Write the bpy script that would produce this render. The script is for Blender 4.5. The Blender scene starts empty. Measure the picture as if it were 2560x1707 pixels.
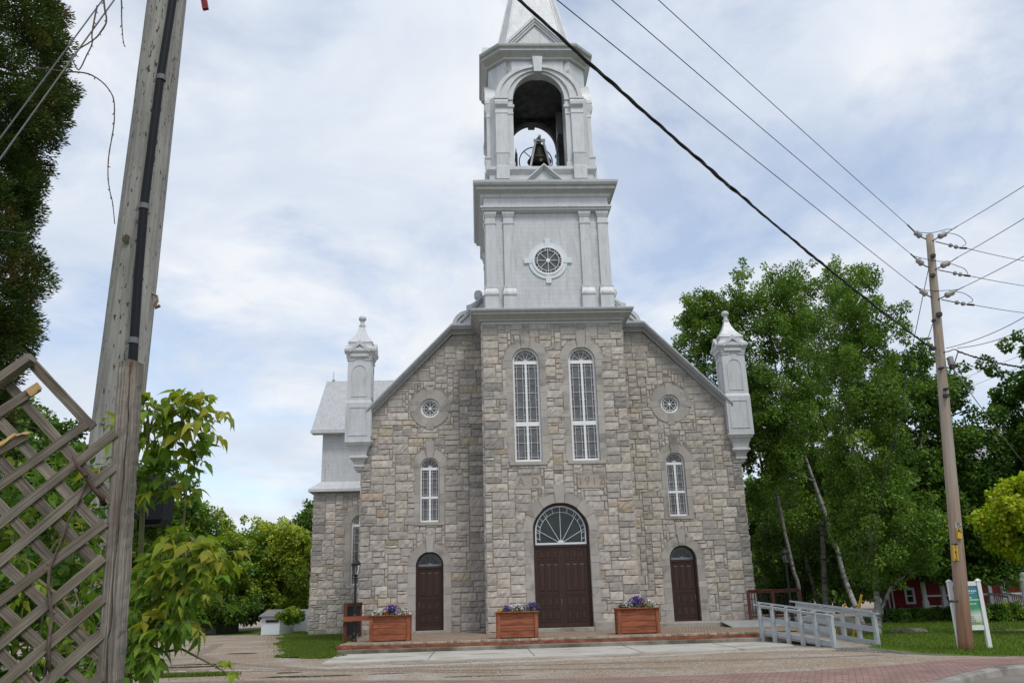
import bpy, math, random
import numpy as np
from mathutils import Vector, Matrix, noise as mnoise

random.seed(7)
R0 = np.random.default_rng(11)
SC = bpy.context.scene
COL = SC.collection
rad = math.radians

# ------------------------------------------------------------------ camera
CF, CP, CR = 2079.7, 0.297042, 0.02853          # focal length in photo pixels, pitch, roll
EYE = np.array([0.0, 0.0, 1.6])
_c, _s = math.cos(CR), math.sin(CR)
_cp, _sp = math.cos(CP), math.sin(CP)
_R = Vector((1, 0, 0)); _U = Vector((0, -_sp, _cp)); _F = Vector((0, _cp, _sp))
_X = _c * _R - _s * _U; _Y = _s * _R + _c * _U; _Z = -_F
cam = bpy.data.cameras.new('camera')
cam.sensor_width = 36.0
cam.lens = CF / 2560 * 36.0
cam.clip_start = 0.05
cam.clip_end = 3000
cam_o = bpy.data.objects.new('camera', cam)
COL.objects.link(cam_o)
cam_o.matrix_world = Matrix(((_X.x, _Y.x, _Z.x, 0), (_X.y, _Y.y, _Z.y, 0), (_X.z, _Y.z, _Z.z, 1.6), (0, 0, 0, 1)))
SC.camera = cam_o

# ------------------------------------------------------------------ light
SUN_EL, SUN_AZ = 58.0, 150.0                     # azimuth clockwise from +Y (north), the camera looks along +Y
_az, _el = rad(SUN_AZ), rad(SUN_EL)
sdir = Vector((math.sin(_az) * math.cos(_el), math.cos(_az) * math.cos(_el), math.sin(_el)))
sun = bpy.data.lights.new('sun', 'SUN')
sun.energy = 1.5
sun.angle = rad(14)
sun.color = (1.0, 0.96, 0.9)
sun_o = bpy.data.objects.new('sun', sun)
COL.objects.link(sun_o)
sun_o.rotation_euler = (-sdir).to_track_quat('-Z', 'Y').to_euler()
sun_o.location = (0, -20, 60)

SC.view_settings.view_transform = 'Standard'
SC.view_settings.look = 'None'
SC.view_settings.gamma = 1
SC.view_settings.exposure = 0.40

world = bpy.data.worlds.new('World')
SC.world = world
world.use_nodes = True
wt = world.node_tree
wt.nodes.clear()
def wn(t, **kw):
    n = wt.nodes.new(t)
    for k, v in kw.items(): setattr(n, k, v)
    return n
wl = wt.links.new
wo = wn('ShaderNodeOutputWorld')
bg = wn('ShaderNodeBackground')
sky = wn('ShaderNodeTexSky', sky_type='NISHITA', sun_disc=False)
sky.sun_elevation = _el
sky.sun_rotation = _az
sky.dust_density = 1.0
tc = wn('ShaderNodeTexCoord')
sep = wn('ShaderNodeSeparateXYZ')
wl(tc.outputs['Generated'], sep.inputs[0])
zc = wn('ShaderNodeMath', operation='MAXIMUM'); zc.inputs[1].default_value = 0.0
wl(sep.outputs['Z'], zc.inputs[0])
za = wn('ShaderNodeMath', operation='ADD'); za.inputs[1].default_value = 0.22
wl(zc.outputs[0], za.inputs[0])
dx = wn('ShaderNodeMath', operation='DIVIDE'); wl(sep.outputs['X'], dx.inputs[0]); wl(za.outputs[0], dx.inputs[1])
dy = wn('ShaderNodeMath', operation='DIVIDE'); wl(sep.outputs['Y'], dy.inputs[0]); wl(za.outputs[0], dy.inputs[1])
cmb = wn('ShaderNodeCombineXYZ'); wl(dx.outputs[0], cmb.inputs[0]); wl(dy.outputs[0], cmb.inputs[1])
def wnoise(scale, detail, rough, off, dist=0.0):
    m = wn('ShaderNodeMapping'); m.inputs['Location'].default_value = off
    wl(cmb.outputs[0], m.inputs[0])
    n = wn('ShaderNodeTexNoise'); n.inputs['Scale'].default_value = scale
    n.inputs['Detail'].default_value = detail; n.inputs['Roughness'].default_value = rough
    n.inputs['Distortion'].default_value = dist
    wl(m.outputs[0], n.inputs['Vector'])
    return n
def wramp(src, stops):
    r = wn('ShaderNodeValToRGB')
    els = r.color_ramp.elements
    while len(els) < len(stops): els.new(0.5)
    for e, (p, c) in zip(els, stops):
        e.position = p; e.color = (c, c, c, 1) if not isinstance(c, tuple) else c + (1,)
    wl(src, r.inputs[0])
    return r
n_big = wnoise(1.9, 9, 0.60, (3.1, 1.7, 0), 0.35)
cover = wramp(n_big.outputs['Fac'], [(0.36, 0.46), (0.54, 1.0)])
n_shade = wnoise(2.3, 7, 0.56, (9.4, 4.2, 2.0), 0.4)
shade = wramp(n_shade.outputs['Fac'], [(0.30, (0.47, 0.535, 0.64)), (0.48, (0.555, 0.605, 0.685)), (0.64, (0.675, 0.70, 0.735))])
skm = wn('ShaderNodeMix', data_type='RGBA', blend_type='MULTIPLY'); skm.inputs['Factor'].default_value = 1.0
skm.inputs['B'].default_value = (0.15, 0.15, 0.15, 1)
wl(sky.outputs[0], skm.inputs['A'])
cmix = wn('ShaderNodeMix', data_type='RGBA')
wl(cover.outputs[0], cmix.inputs['Factor'])
wl(skm.outputs['Result'], cmix.inputs['A'])
wl(shade.outputs[0], cmix.inputs['B'])
wl(cmix.outputs['Result'], bg.inputs['Color'])
bg.inputs['Strength'].default_value = 1.0
wl(bg.outputs[0], wo.inputs[0])

# ------------------------------------------------------------------ helpers
def ray(px, py):
    a, b = px - 1280, py - 853.5
    u = _c * a - _s * b; v = _s * a + _c * b
    return np.array([u / CF, _cp + v / CF * _sp, _sp - v / CF * _cp])
def at(px, py, Y):
    r = ray(px, py)
    return EYE + r * (Y / r[1])

class MB:
    def __init__(self):
        self.V = []; self.F = []; self.M = []; self.C = []; self.G = []; self.n = 0
    def add(self, V, F, col=None, gr=None, mi=0):
        V = np.asarray(V, float).reshape(-1, 3)
        k = len(V)
        o = self.n
        self.V.append(V)
        self.F += [[i + o for i in f] for f in F]
        self.M += [mi] * len(F)
        c = np.ones((k, 4)) if col is None else np.broadcast_to(np.c_[np.asarray(col, float).reshape(-1, 3), np.ones(len(np.asarray(col, float).reshape(-1, 3)))], (k, 4))
        self.C.append(c)
        self.G.append(V.copy() if gr is None else np.asarray(gr, float))
        self.n += k
    def box(self, x0, x1, y0, y1, z0, z1, col=None, mi=0, b=0.0):
        if b <= 0:
            V = [(x0, y0, z0), (x1, y0, z0), (x1, y1, z0), (x0, y1, z0), (x0, y0, z1), (x1, y0, z1), (x1, y1, z1), (x0, y1, z1)]
            F = [(0, 3, 2, 1), (4, 5, 6, 7), (0, 1, 5, 4), (1, 2, 6, 5), (2, 3, 7, 6), (3, 0, 4, 7)]
            self.add(V, F, col, None, mi)
        else:
            r = lambda k, z: [(x0 + k, y0 + k, z), (x1 - k, y0 + k, z), (x1 - k, y1 - k, z), (x0 + k, y1 - k, z)]
            self.loft([r(b, z0), r(0, z0 + b), r(0, z1 - b), r(b, z1)], col=col, mi=mi)
    def loft(self, loops, cap=True, col=None, mi=0, closed=True):
        n = len(loops[0]); V = [p for l in loops for p in l]; F = []
        for i in range(len(loops) - 1):
            for j in range(n if closed else n - 1):
                a, b = i * n + j, i * n + (j + 1) % n
                F.append((a, b, b + n, a + n))
        if cap:
            F.append(tuple(range(n - 1, -1, -1)))
            F.append(tuple(range((len(loops) - 1) * n, len(loops) * n)))
        self.add(V, F, col, None, mi)
    def rect_loft(self, cx, cy, prof, col=None, mi=0, cap=True):
        # prof: (half x, half y, z)
        self.loft([[(cx - a, cy - b, z), (cx + a, cy - b, z), (cx + a, cy + b, z), (cx - a, cy + b, z)] for a, b, z in prof], cap, col, mi)
    def lathe(self, cx, cy, prof, n=16, col=None, mi=0):
        self.loft([[(cx + r * math.cos(2 * math.pi * i / n), cy + r * math.sin(2 * math.pi * i / n), z) for i in range(n)] for r, z in prof], True, col, mi)
    def tube(self, pts, r, n=8, col=None, mi=0, cap=True, jit=0.0):
        pts = [np.asarray(p, float) for p in pts]
        rs = [r] * len(pts) if np.isscalar(r) else list(r)
        loops = []; up = None; L = 0.0; gr = []
        for i, p in enumerate(pts):
            d = pts[min(i + 1, len(pts) - 1)] - pts[max(i - 1, 0)]
            d = d / (np.linalg.norm(d) + 1e-12)
            if up is None:
                up = np.array([0, 0, 1.0]) if abs(d[2]) < 0.9 else np.array([1.0, 0, 0])
            a = np.cross(d, up); a /= np.linalg.norm(a) + 1e-12
            b = np.cross(a, d); up = b
            if i: L += np.linalg.norm(p - pts[i - 1])
            lp = []
            for j in range(n):
                t = 2 * math.pi * j / n
                rr = rs[i] * (1 + (random.uniform(-jit, jit) if jit else 0))
                lp.append(p + (a * math.cos(t) + b * math.sin(t)) * rr)
                gr.append((L, rs[i] * math.cos(t) + 3.7 * (rs[0] * 10 % 1), rs[i] * math.sin(t)))
            loops.append(lp)
        V = [q for l in loops for q in l]; F = []
        for i in range(len(loops) - 1):
            for j in range(n):
                a_, b_ = i * n + j, i * n + (j + 1) % n
                F.append((a_, b_, b_ + n, a_ + n))
        if cap:
            F.append(tuple(range(n - 1, -1, -1))); F.append(tuple(range((len(loops) - 1) * n, len(loops) * n)))
        self.add(V, F, col, gr, mi)
    def board(self, p, q, w, t, nrm=(0, -1, 0), col=None, mi=0, seg=1, jit=0.0, seed=None):
        # a plank from p to q, width w across, thickness t along nrm (p, q on its centre line)
        p = np.asarray(p, float); q = np.asarray(q, float); nrm = np.asarray(nrm, float)
        d = q - p; L = np.linalg.norm(d); d /= L
        nrm = nrm - d * (nrm @ d); nrm /= np.linalg.norm(nrm)
        s = np.cross(d, nrm)
        sd = random.uniform(0, 50) if seed is None else seed
        V = []; G = []; F = []
        for i in range(seg + 1):
            c = p + d * L * i / seg
            for (a, b) in ((-1, -1), (1, -1), (1, 1), (-1, 1)):
                jw = random.uniform(-jit, jit) if jit else 0
                V.append(c + s * (a * w / 2 + jw) + nrm * (b * t / 2)); G.append((L * i / seg + sd, a * w / 2 + sd * 3, b * t / 2))
        for i in range(seg):
            for j in range(4):
                a_, b_ = i * 4 + j, i * 4 + (j + 1) % 4
                F.append((a_, b_, b_ + 4, a_ + 4))
        F.append((3, 2, 1, 0)); k = seg * 4; F.append((k, k + 1, k + 2, k + 3))
        self.add(V, F, col, G, mi)
    def prism(self, poly, h0, h1, T, col=None, mi=0, inset=0.0):
        # 2-D polygon extruded from h0 to h1 through the map T(u, v, h)
        n = len(poly)
        if inset:
            c = np.mean(np.asarray(poly), axis=0)
            top = [tuple(c + (np.asarray(q) - c) * (1 - inset)) for q in poly]
        else: top = poly
        V = [T(u, v, h0) for u, v in poly] + [T(u, v, h1) for u, v in top]
        F = [tuple(range(n - 1, -1, -1)), tuple(range(n, 2 * n))] + [(i, (i + 1) % n, (i + 1) % n + n, i + n) for i in range(n)]
        self.add(V, F, col, None, mi)
    def ring(self, outer, inner, h0, h1, T, col=None, mi=0, closed=True):
        n = len(outer)
        V = [T(u, v, h0) for u, v in outer] + [T(u, v, h1) for u, v in outer] + [T(u, v, h0) for u, v in inner] + [T(u, v, h1) for u, v in inner]
        F = []
        for i in range(n if closed else n - 1):
            j = (i + 1) % n
            F += [(i, j, j + n, i + n), (n + i, n + j, 3 * n + j, 3 * n + i), (3 * n + i, 3 * n + j, 2 * n + j, 2 * n + i), (2 * n + i, 2 * n + j, j, i)]
        if not closed:
            for i in (0, n - 1): F.append((i, n + i, 3 * n + i, 2 * n + i))
        self.add(V, F, col, None, mi)
    def build(self, name, mats, parent=None, smooth=False, bevel=0.0, normals=True):
        me = bpy.data.meshes.new(name)
        V = np.concatenate(self.V)
        me.from_pydata(V.tolist(), [], self.F)
        if not isinstance(mats, (list, tuple)): mats = [mats]
        for m in mats: me.materials.append(m)
        if len(mats) > 1: me.polygons.foreach_set('material_index', self.M)
        ca = me.color_attributes.new('Col', 'FLOAT_COLOR', 'POINT')
        ca.data.foreach_set('color', np.concatenate(self.C).ravel())
        ga = me.attributes.new('gr', 'FLOAT_VECTOR', 'POINT')
        ga.data.foreach_set('vector', np.concatenate(self.G).ravel())
        if smooth: me.polygons.foreach_set('use_smooth', [True] * len(me.polygons))
        me.update()
        if normals:
            import bmesh
            bm = bmesh.new(); bm.from_mesh(me)
            bmesh.ops.recalc_face_normals(bm, faces=bm.faces)
            bm.to_mesh(me); bm.free()
        o = bpy.data.objects.new(name, me)
        COL.objects.link(o)
        if parent: o.parent = parent
        if bevel:
            m = o.modifiers.new('bevel', 'BEVEL'); m.width = bevel; m.segments = 1; m.limit_method = 'ANGLE'
        return o

def quads(name, V, C, mat, parent=None):
    # V (N,4,3) leaf quads, C (N,3)
    N = len(V)
    me = bpy.data.meshes.new(name)
    me.vertices.add(N * 4); me.vertices.foreach_set('co', V.reshape(-1).astype(np.float32))
    me.loops.add(N * 4); me.loops.foreach_set('vertex_index', np.arange(N * 4, dtype=np.int32))
    me.polygons.add(N); me.polygons.foreach_set('loop_start', np.arange(0, N * 4, 4, dtype=np.int32))
    me.polygons.foreach_set('loop_total', np.full(N, 4, dtype=np.int32))
    me.update(calc_edges=True)
    ca = me.color_attributes.new('Col', 'FLOAT_COLOR', 'POINT')
    ca.data.foreach_set('color', np.repeat(np.c_[C, np.ones(N)], 4, axis=0).ravel())
    me.materials.append(mat)
    o = bpy.data.objects.new(name, me)
    COL.objects.link(o)
    if parent: o.parent = parent
    return o

def tag(o, label=None, cat=None, group=None, kind=None):
    if label: o['label'] = label
    if cat: o['category'] = cat
    if group: o['group'] = group
    if kind: o['kind'] = kind
    return o
def thing(name, label, cat, loc=(0, 0, 0), rz=0.0, group=None):
    o = bpy.data.objects.new(name, None); COL.objects.link(o)
    o.location = loc; o.rotation_euler = (0, 0, rz); o.empty_display_size = 0.3
    return tag(o, label, cat, group)
def copy_tree(o, parent=None):
    c = o.copy(); COL.objects.link(c)
    if parent: c.parent = parent
    for ch in [k for k in bpy.data.objects if k.parent == o]: copy_tree(ch, c)
    return c
def arc(cx, cz, r, a0, a1, n):
    return [(cx + r * math.cos(rad(a0 + (a1 - a0) * i / n)), cz + r * math.sin(rad(a0 + (a1 - a0) * i / n))) for i in range(n + 1)]
def inpoly(poly, x, y):
    x = np.asarray(x); y = np.asarray(y); r = np.zeros(x.shape, bool); n = len(poly)
    for i in range(n):
        x0, y0 = poly[i]; x1, y1 = poly[(i + 1) % n]
        if y0 == y1: continue
        r ^= ((y0 > y) != (y1 > y)) & (x < (x1 - x0) * (y - y0) / (y1 - y0) + x0)
    return r

# ------------------------------------------------------------------ materials
def newmat(name):
    m = bpy.data.materials.new(name); m.use_nodes = True
    nt = m.node_tree
    return m, nt, nt.nodes['Principled BSDF']
def nd(nt, t, ins=None, **kw):
    n = nt.nodes.new(t)
    for k, v in kw.items(): setattr(n, k, v)
    for k, v in (ins or {}).items():
        if isinstance(v, bpy.types.NodeSocket): nt.links.new(v, n.inputs[k])
        else: n.inputs[k].default_value = v
    return n
def mulcol(nt, a, b, f=1.0, mode='MULTIPLY'):
    n = nt.nodes.new('ShaderNodeMix'); n.data_type = 'RGBA'; n.blend_type = mode
    for k, v in (('Factor', f), ('A', a), ('B', b)):
        s = n.inputs[k]
        if isinstance(v, bpy.types.NodeSocket): nt.links.new(v, s)
        elif k == 'Factor': s.default_value = v
        else: s.default_value = (v[0], v[1], v[2], 1)
    return n.outputs['Result']
def ramp(nt, src, stops):
    r = nt.nodes.new('ShaderNodeValToRGB'); els = r.color_ramp.elements
    while len(els) < len(stops): els.new(0.5)
    for e, (p, c) in zip(els, stops):
        e.position = p; e.color = (c, c, c, 1) if not isinstance(c, tuple) else tuple(c) + (1,)
    nt.links.new(src, r.inputs[0]); return r.outputs[0]
def noi(nt, vec, scale, detail=5, rough=0.55, stretch=None, dist=0.0):
    if stretch:
        mp = nd(nt, 'ShaderNodeMapping', {'Scale': stretch, 'Vector': vec}); vec = mp.outputs[0]
    return nd(nt, 'ShaderNodeTexNoise', {'Vector': vec, 'Scale': scale, 'Detail': detail, 'Roughness': rough, 'Distortion': dist}).outputs['Fac']
def bump(nt, bsdf, h, strength, dist=0.02):
    b = nd(nt, 'ShaderNodeBump', {'Height': h, 'Strength': strength, 'Distance': dist})
    nt.links.new(b.outputs[0], bsdf.inputs['Normal'])
def surf(name, col=(0.5, 0.5, 0.5), rough=0.8, var=0.2, scale=4.0, bmp=0.2, bscale=30.0, attr=False, stretch=None, spec=0.3, metal=0.0, dirt=None, dscale=1.2, dth=0.52):
    m, nt, b = newmat(name)
    co = nd(nt, 'ShaderNodeTexCoord').outputs['Object']
    base = nd(nt, 'ShaderNodeAttribute', attribute_name='Col').outputs['Color'] if attr else col
    v = ramp(nt, noi(nt, co, scale, 6, 0.6, stretch), [(0.28, 1 - var), (0.72, 1 + var)])
    c = mulcol(nt, base, v) if attr else mulcol(nt, v, base)
    if dirt:
        k = ramp(nt, noi(nt, co, dscale, 7, 0.62, stretch), [(dth, 0.0), (dth + .2, 1.0)])
        c = mulcol(nt, c, dirt, k, 'MIX')
    nt.links.new(c, b.inputs['Base Color'])
    b.inputs['Roughness'].default_value = rough
    b.inputs['Specular IOR Level'].default_value = spec
    b.inputs['Metallic'].default_value = metal
    if bmp: bump(nt, b, noi(nt, co, bscale, 4, 0.6, stretch), bmp)
    return m
def wood(name, col, dark, rough=0.85, along=2.0, across=60.0, var=0.35, spec=0.2, stain=None):
    m, nt, b = newmat(name)
    gr = nd(nt, 'ShaderNodeAttribute', attribute_name='gr').outputs['Vector']
    f = noi(nt, gr, 1.0, 6, 0.6, (along, across, across), 0.4)
    c = ramp(nt, f, [(0.30, dark), (0.62, col)])
    big = ramp(nt, noi(nt, gr, 1.0, 4, 0.5, (along * 1.2, 7, 7)), [(0.3, 1 - var), (0.7, 1 + var * 0.6)])
    c = mulcol(nt, c, big)
    if stain:
        k = ramp(nt, noi(nt, gr, 1.0, 5, 0.6, (3.0, 14, 14)), [(0.56, 0.0), (0.70, 0.8)])
        c = mulcol(nt, c, stain, k, 'MIX')
    nt.links.new(c, b.inputs['Base Color'])
    b.inputs['Roughness'].default_value = rough; b.inputs['Specular IOR Level'].default_value = spec
    bump(nt, b, f, 0.6, 0.006)
    return m
def leafmat(name, trans=0.35, rough=0.55):
    m, nt, b = newmat(name)
    c = nd(nt, 'ShaderNodeAttribute', attribute_name='Col').outputs['Color']
    nt.links.new(c, b.inputs['Base Color']); b.inputs['Roughness'].default_value = rough
    b.inputs['Specular IOR Level'].default_value = 0.25
    t = nd(nt, "ShaderNodeBsdfTranslucent", {"Color": mulcol(nt, c, (1.35, 1.4, 0.7))})
    mx = nd(nt, 'ShaderNodeMixShader', {0: trans, 1: b.outputs[0], 2: t.outputs[0]})
    nt.links.new(mx.outputs[0], nt.nodes['Material Output'].inputs[0])
    return m
M = {}
M['stone'] = surf('rock_faced_stone', attr=True, rough=0.9, var=0.15, scale=6, bmp=0.6, bscale=18, spec=0.15)
_m = M['stone'].node_tree; _b = _m.nodes['Principled BSDF']; _l = _b.inputs['Base Color'].links[0].from_socket
_co = nd(_m, 'ShaderNodeTexCoord').outputs['Object']
_k = ramp(_m, noi(_m, _co, 1.0, 6, 0.6, (2.2, 2.2, .35)), [(0.54, 0.0), (0.72, 0.55)])
_m.links.new(mulcol(_m, _l, mulcol(_m, _l, (0.62, 0.61, 0.60)), _k, 'MIX'), _b.inputs['Base Color'])
M['mortar'] = surf('mortar', (0.305, 0.28, 0.25), 0.95, 0.3, 3, 0.4, 40)
M['dressed'] = surf('dressed_stone', attr=True, rough=0.85, var=0.10, scale=3, bmp=0.15, bscale=30, spec=0.15, dirt=(0.16, 0.15, 0.135), dscale=1.1)
def silver(name, pattern=None, col=(0.55, 0.56, 0.575)):
    m, nt, b = newmat(name)
    co = nd(nt, 'ShaderNodeTexCoord').outputs['Object']
    v = ramp(nt, noi(nt, co, 1.0, 6, 0.6, (4, 4, 1.2)), [(0.3, 0.88), (0.7, 1.07)])
    c = mulcol(nt, v, col)
    k = ramp(nt, noi(nt, co, 1.0, 7, 0.65, (9, 9, 1.1)), [(0.55, 0.0), (0.80, 0.7)])
    c = mulcol(nt, c, (0.24, 0.235, 0.225), k, 'MIX')
    k2 = ramp(nt, noi(nt, co, 2.3, 8, 0.7), [(0.665, 0.0), (0.71, 0.9)])
    c = mulcol(nt, c, (0.10, 0.09, 0.085), k2, 'MIX')
    b.inputs['Roughness'].default_value = 0.5; b.inputs['Specular IOR Level'].default_value = 0.4
    b.inputs['Metallic'].default_value = 0.15
    h = noi(nt, co, 14, 3, 0.5)
    if pattern:
        sp = nd(nt, 'ShaderNodeSeparateXYZ', {0: co})
        ax = nd(nt, 'ShaderNodeMath', {0: sp.outputs[0], 1: sp.outputs[1]}, operation='ADD').outputs[0]
        vv = nd(nt, 'ShaderNodeCombineXYZ', {0: ax, 1: sp.outputs[2]}).outputs[0]
        if pattern == 'shingle':
            mp = nd(nt, 'ShaderNodeMapping', {'Vector': vv, 'Rotation': (0, 0, 0.5)}); vv = mp.outputs[0]
        br = nd(nt, 'ShaderNodeTexBrick', {'Vector': vv, 'Scale': 1.0, 'Mortar Size': 0.012 if pattern == 'shingle' else 0.006, 'Mortar Smooth': 0.3,
            'Brick Width': (0.42 if pattern == 'shingle' else 1.3) if pattern != 'panel' else 1.1, 'Row Height': 0.28 if pattern == 'shingle' else (0.19 if pattern == 'siding' else 0.55)})
        br.inputs['Color1'].default_value = (1, 1, 1, 1); br.inputs['Color2'].default_value = (0.95, 0.95, 0.955, 1); br.inputs['Mortar'].default_value = (0.80, 0.80, 0.80, 1)
        c = mulcol(nt, c, br.outputs['Color'])
        h2 = nd(nt, 'ShaderNodeMath', {0: br.outputs['Fac'], 1: -1.0}, operation='MULTIPLY').outputs[0]
        h = nd(nt, 'ShaderNodeMath', {0: h2, 1: h}, operation='ADD').outputs[0]
    nt.links.new(c, b.inputs['Base Color'])
    bump(nt, b, h, 0.35, 0.02)
    return m
M['silver'] = silver('silver_painted_metal')
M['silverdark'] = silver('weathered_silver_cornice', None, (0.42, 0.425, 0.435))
M['siding'] = silver('pressed_metal_siding', 'siding')
M['shingle'] = silver('metal_shingles', 'shingle', (0.46, 0.465, 0.475))
M['panel'] = silver('spire_metal_panels', 'panel')
M['darkmetal'] = surf('weathered_grey_trim', (0.20, 0.20, 0.205), 0.6, 0.35, 2, 0.2, 20)
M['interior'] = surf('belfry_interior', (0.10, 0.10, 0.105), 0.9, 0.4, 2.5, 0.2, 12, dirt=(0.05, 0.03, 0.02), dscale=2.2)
M['white'] = surf('white_paint', (0.78, 0.79, 0.80), 0.45, 0.05, 6, 0.05, 40)
M['bluewhite'] = surf('pale_blue_paint', (0.66, 0.71, 0.76), 0.5, 0.05, 6, 0.05, 40)
M['lead'] = surf('pale_came', (0.58, 0.555, 0.555), 0.6, 0.1, 6, 0.0)
def glass(name, col, rough=0.12, spec=0.5):
    m, nt, b = newmat(name)
    co = nd(nt, 'ShaderNodeTexCoord').outputs['Object']
    v = ramp(nt, noi(nt, co, 3.0, 3, 0.5), [(0.3, 0.6), (0.7, 1.3)])
    nt.links.new(mulcol(nt, v, col), b.inputs['Base Color'])
    b.inputs['Roughness'].default_value = rough; b.inputs['Specular IOR Level'].default_value = spec
    bump(nt, b, noi(nt, co, 9, 2, 0.5), 0.06)
    return m
M['glass'] = glass('leaded_glass', (0.115, 0.125, 0.13), 0.22)
M['glassdark'] = glass('dark_fanlight_glass', (0.012, 0.02, 0.016), 0.06, 0.5)
M['glassroyal'] = glass('rose_window_glass', (0.085, 0.095, 0.095), 0.2)
M['dimbar'] = surf('dim_blue_grey_bars', (0.24, 0.265, 0.285), 0.6, 0.1, 6, 0.0)
M['door'] = surf('brown_door_paint', (0.045, 0.021, 0.014), 0.42, 0.25, 5, 0.12, 50, stretch=(6, 6, 0.6), spec=0.4)
M['brass'] = surf('aged_brass', (0.25, 0.17, 0.07), 0.4, 0.2, 8, 0.0, metal=0.8)
M['rust'] = surf('rust_lettering', (0.30, 0.19, 0.10), 0.8, 0.3, 12, 0.2, 40)
M['iron'] = surf('black_iron', (0.018, 0.018, 0.02), 0.5, 0.3, 8, 0.1, 40)
M['bell'] = surf('bell_metal', (0.10, 0.085, 0.07), 0.45, 0.4, 3, 0.1, 20, metal=0.6, dirt=(0.05, 0.09, 0.07), dscale=2)
M['concrete'] = surf('concrete', (0.33, 0.31, 0.275), 0.9, 0.2, 3, 0.3, 60, dirt=(0.13, 0.115, 0.09), dscale=1.5)
M['kerbstone'] = surf('old_kerb_concrete', (0.25, 0.235, 0.21), 0.95, 0.35, 2.5, 0.5, 30, dirt=(0.11, 0.10, 0.09), dscale=2.2)
M['stepconc'] = surf('stained_step_concrete', (0.25, 0.228, 0.19), 0.9, 0.25, 2.0, 0.4, 40, dirt=(0.095, 0.08, 0.058), dscale=0.9, dth=0.42)
M['slab'] = surf('light_concrete', (0.43, 0.41, 0.37), 0.9, 0.14, 1.5, 0.3, 60, dirt=(0.25, 0.225, 0.185), dscale=0.7)

# ------------------------------------------------------------------ openings
class Arch:                       # round-headed opening
    def __init__(s, cx, half, z0, spring, Ro, jw, key, keyw=0.17):
        s.cx, s.half, s.z0, s.spring, s.Ro, s.jw, s.key, s.keyw = cx, half, z0, spring, Ro, jw, key, keyw
    def opening(s, u, v):
        a = (abs(u - s.cx) < s.half) & (v > s.z0 - 0.01) & (v <= s.spring)
        return a | (((u - s.cx) ** 2 + (v - s.spring) ** 2 < s.half ** 2) & (v > s.spring))
    def outer(s, u, v):
        a = (abs(u - s.cx) < s.half + s.jw) & (v > s.z0 - 0.14) & (v <= s.spring)
        k = (abs(u - s.cx) < s.keyw) & (v > s.spring) & (v < s.key)
        return a | k | (((u - s.cx) ** 2 + (v - s.spring) ** 2 < s.Ro ** 2) & (v > s.spring - 0.02))
class Round:
    def __init__(s, cx, cz, r, Ro): s.cx, s.cz, s.r, s.Ro = cx, cz, r, Ro
    def opening(s, u, v): return (u - s.cx) ** 2 + (v - s.cz) ** 2 < s.r ** 2
    def outer(s, u, v): return (u - s.cx) ** 2 + (v - s.cz) ** 2 < s.Ro ** 2

TAN = [(0.474, 0.426, 0.374), (0.456, 0.413, 0.369), (0.489, 0.443, 0.388), (0.446, 0.407, 0.367), (0.474, 0.421, 0.359), (0.501, 0.459, 0.413), (0.443, 0.402, 0.364)]
GREY = [(0.428, 0.391, 0.359), (0.397, 0.361, 0.332), (0.452, 0.414, 0.381), (0.386, 0.351, 0.324), (0.417, 0.38, 0.347)]
RUST = [(0.435, 0.374, 0.287), (0.421, 0.35, 0.266), (0.455, 0.395, 0.313)]
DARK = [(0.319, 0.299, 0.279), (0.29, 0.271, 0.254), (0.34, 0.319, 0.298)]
SMOOTH = [(0.388, 0.361, 0.33), (0.357, 0.331, 0.306), (0.409, 0.382, 0.351)]

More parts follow.
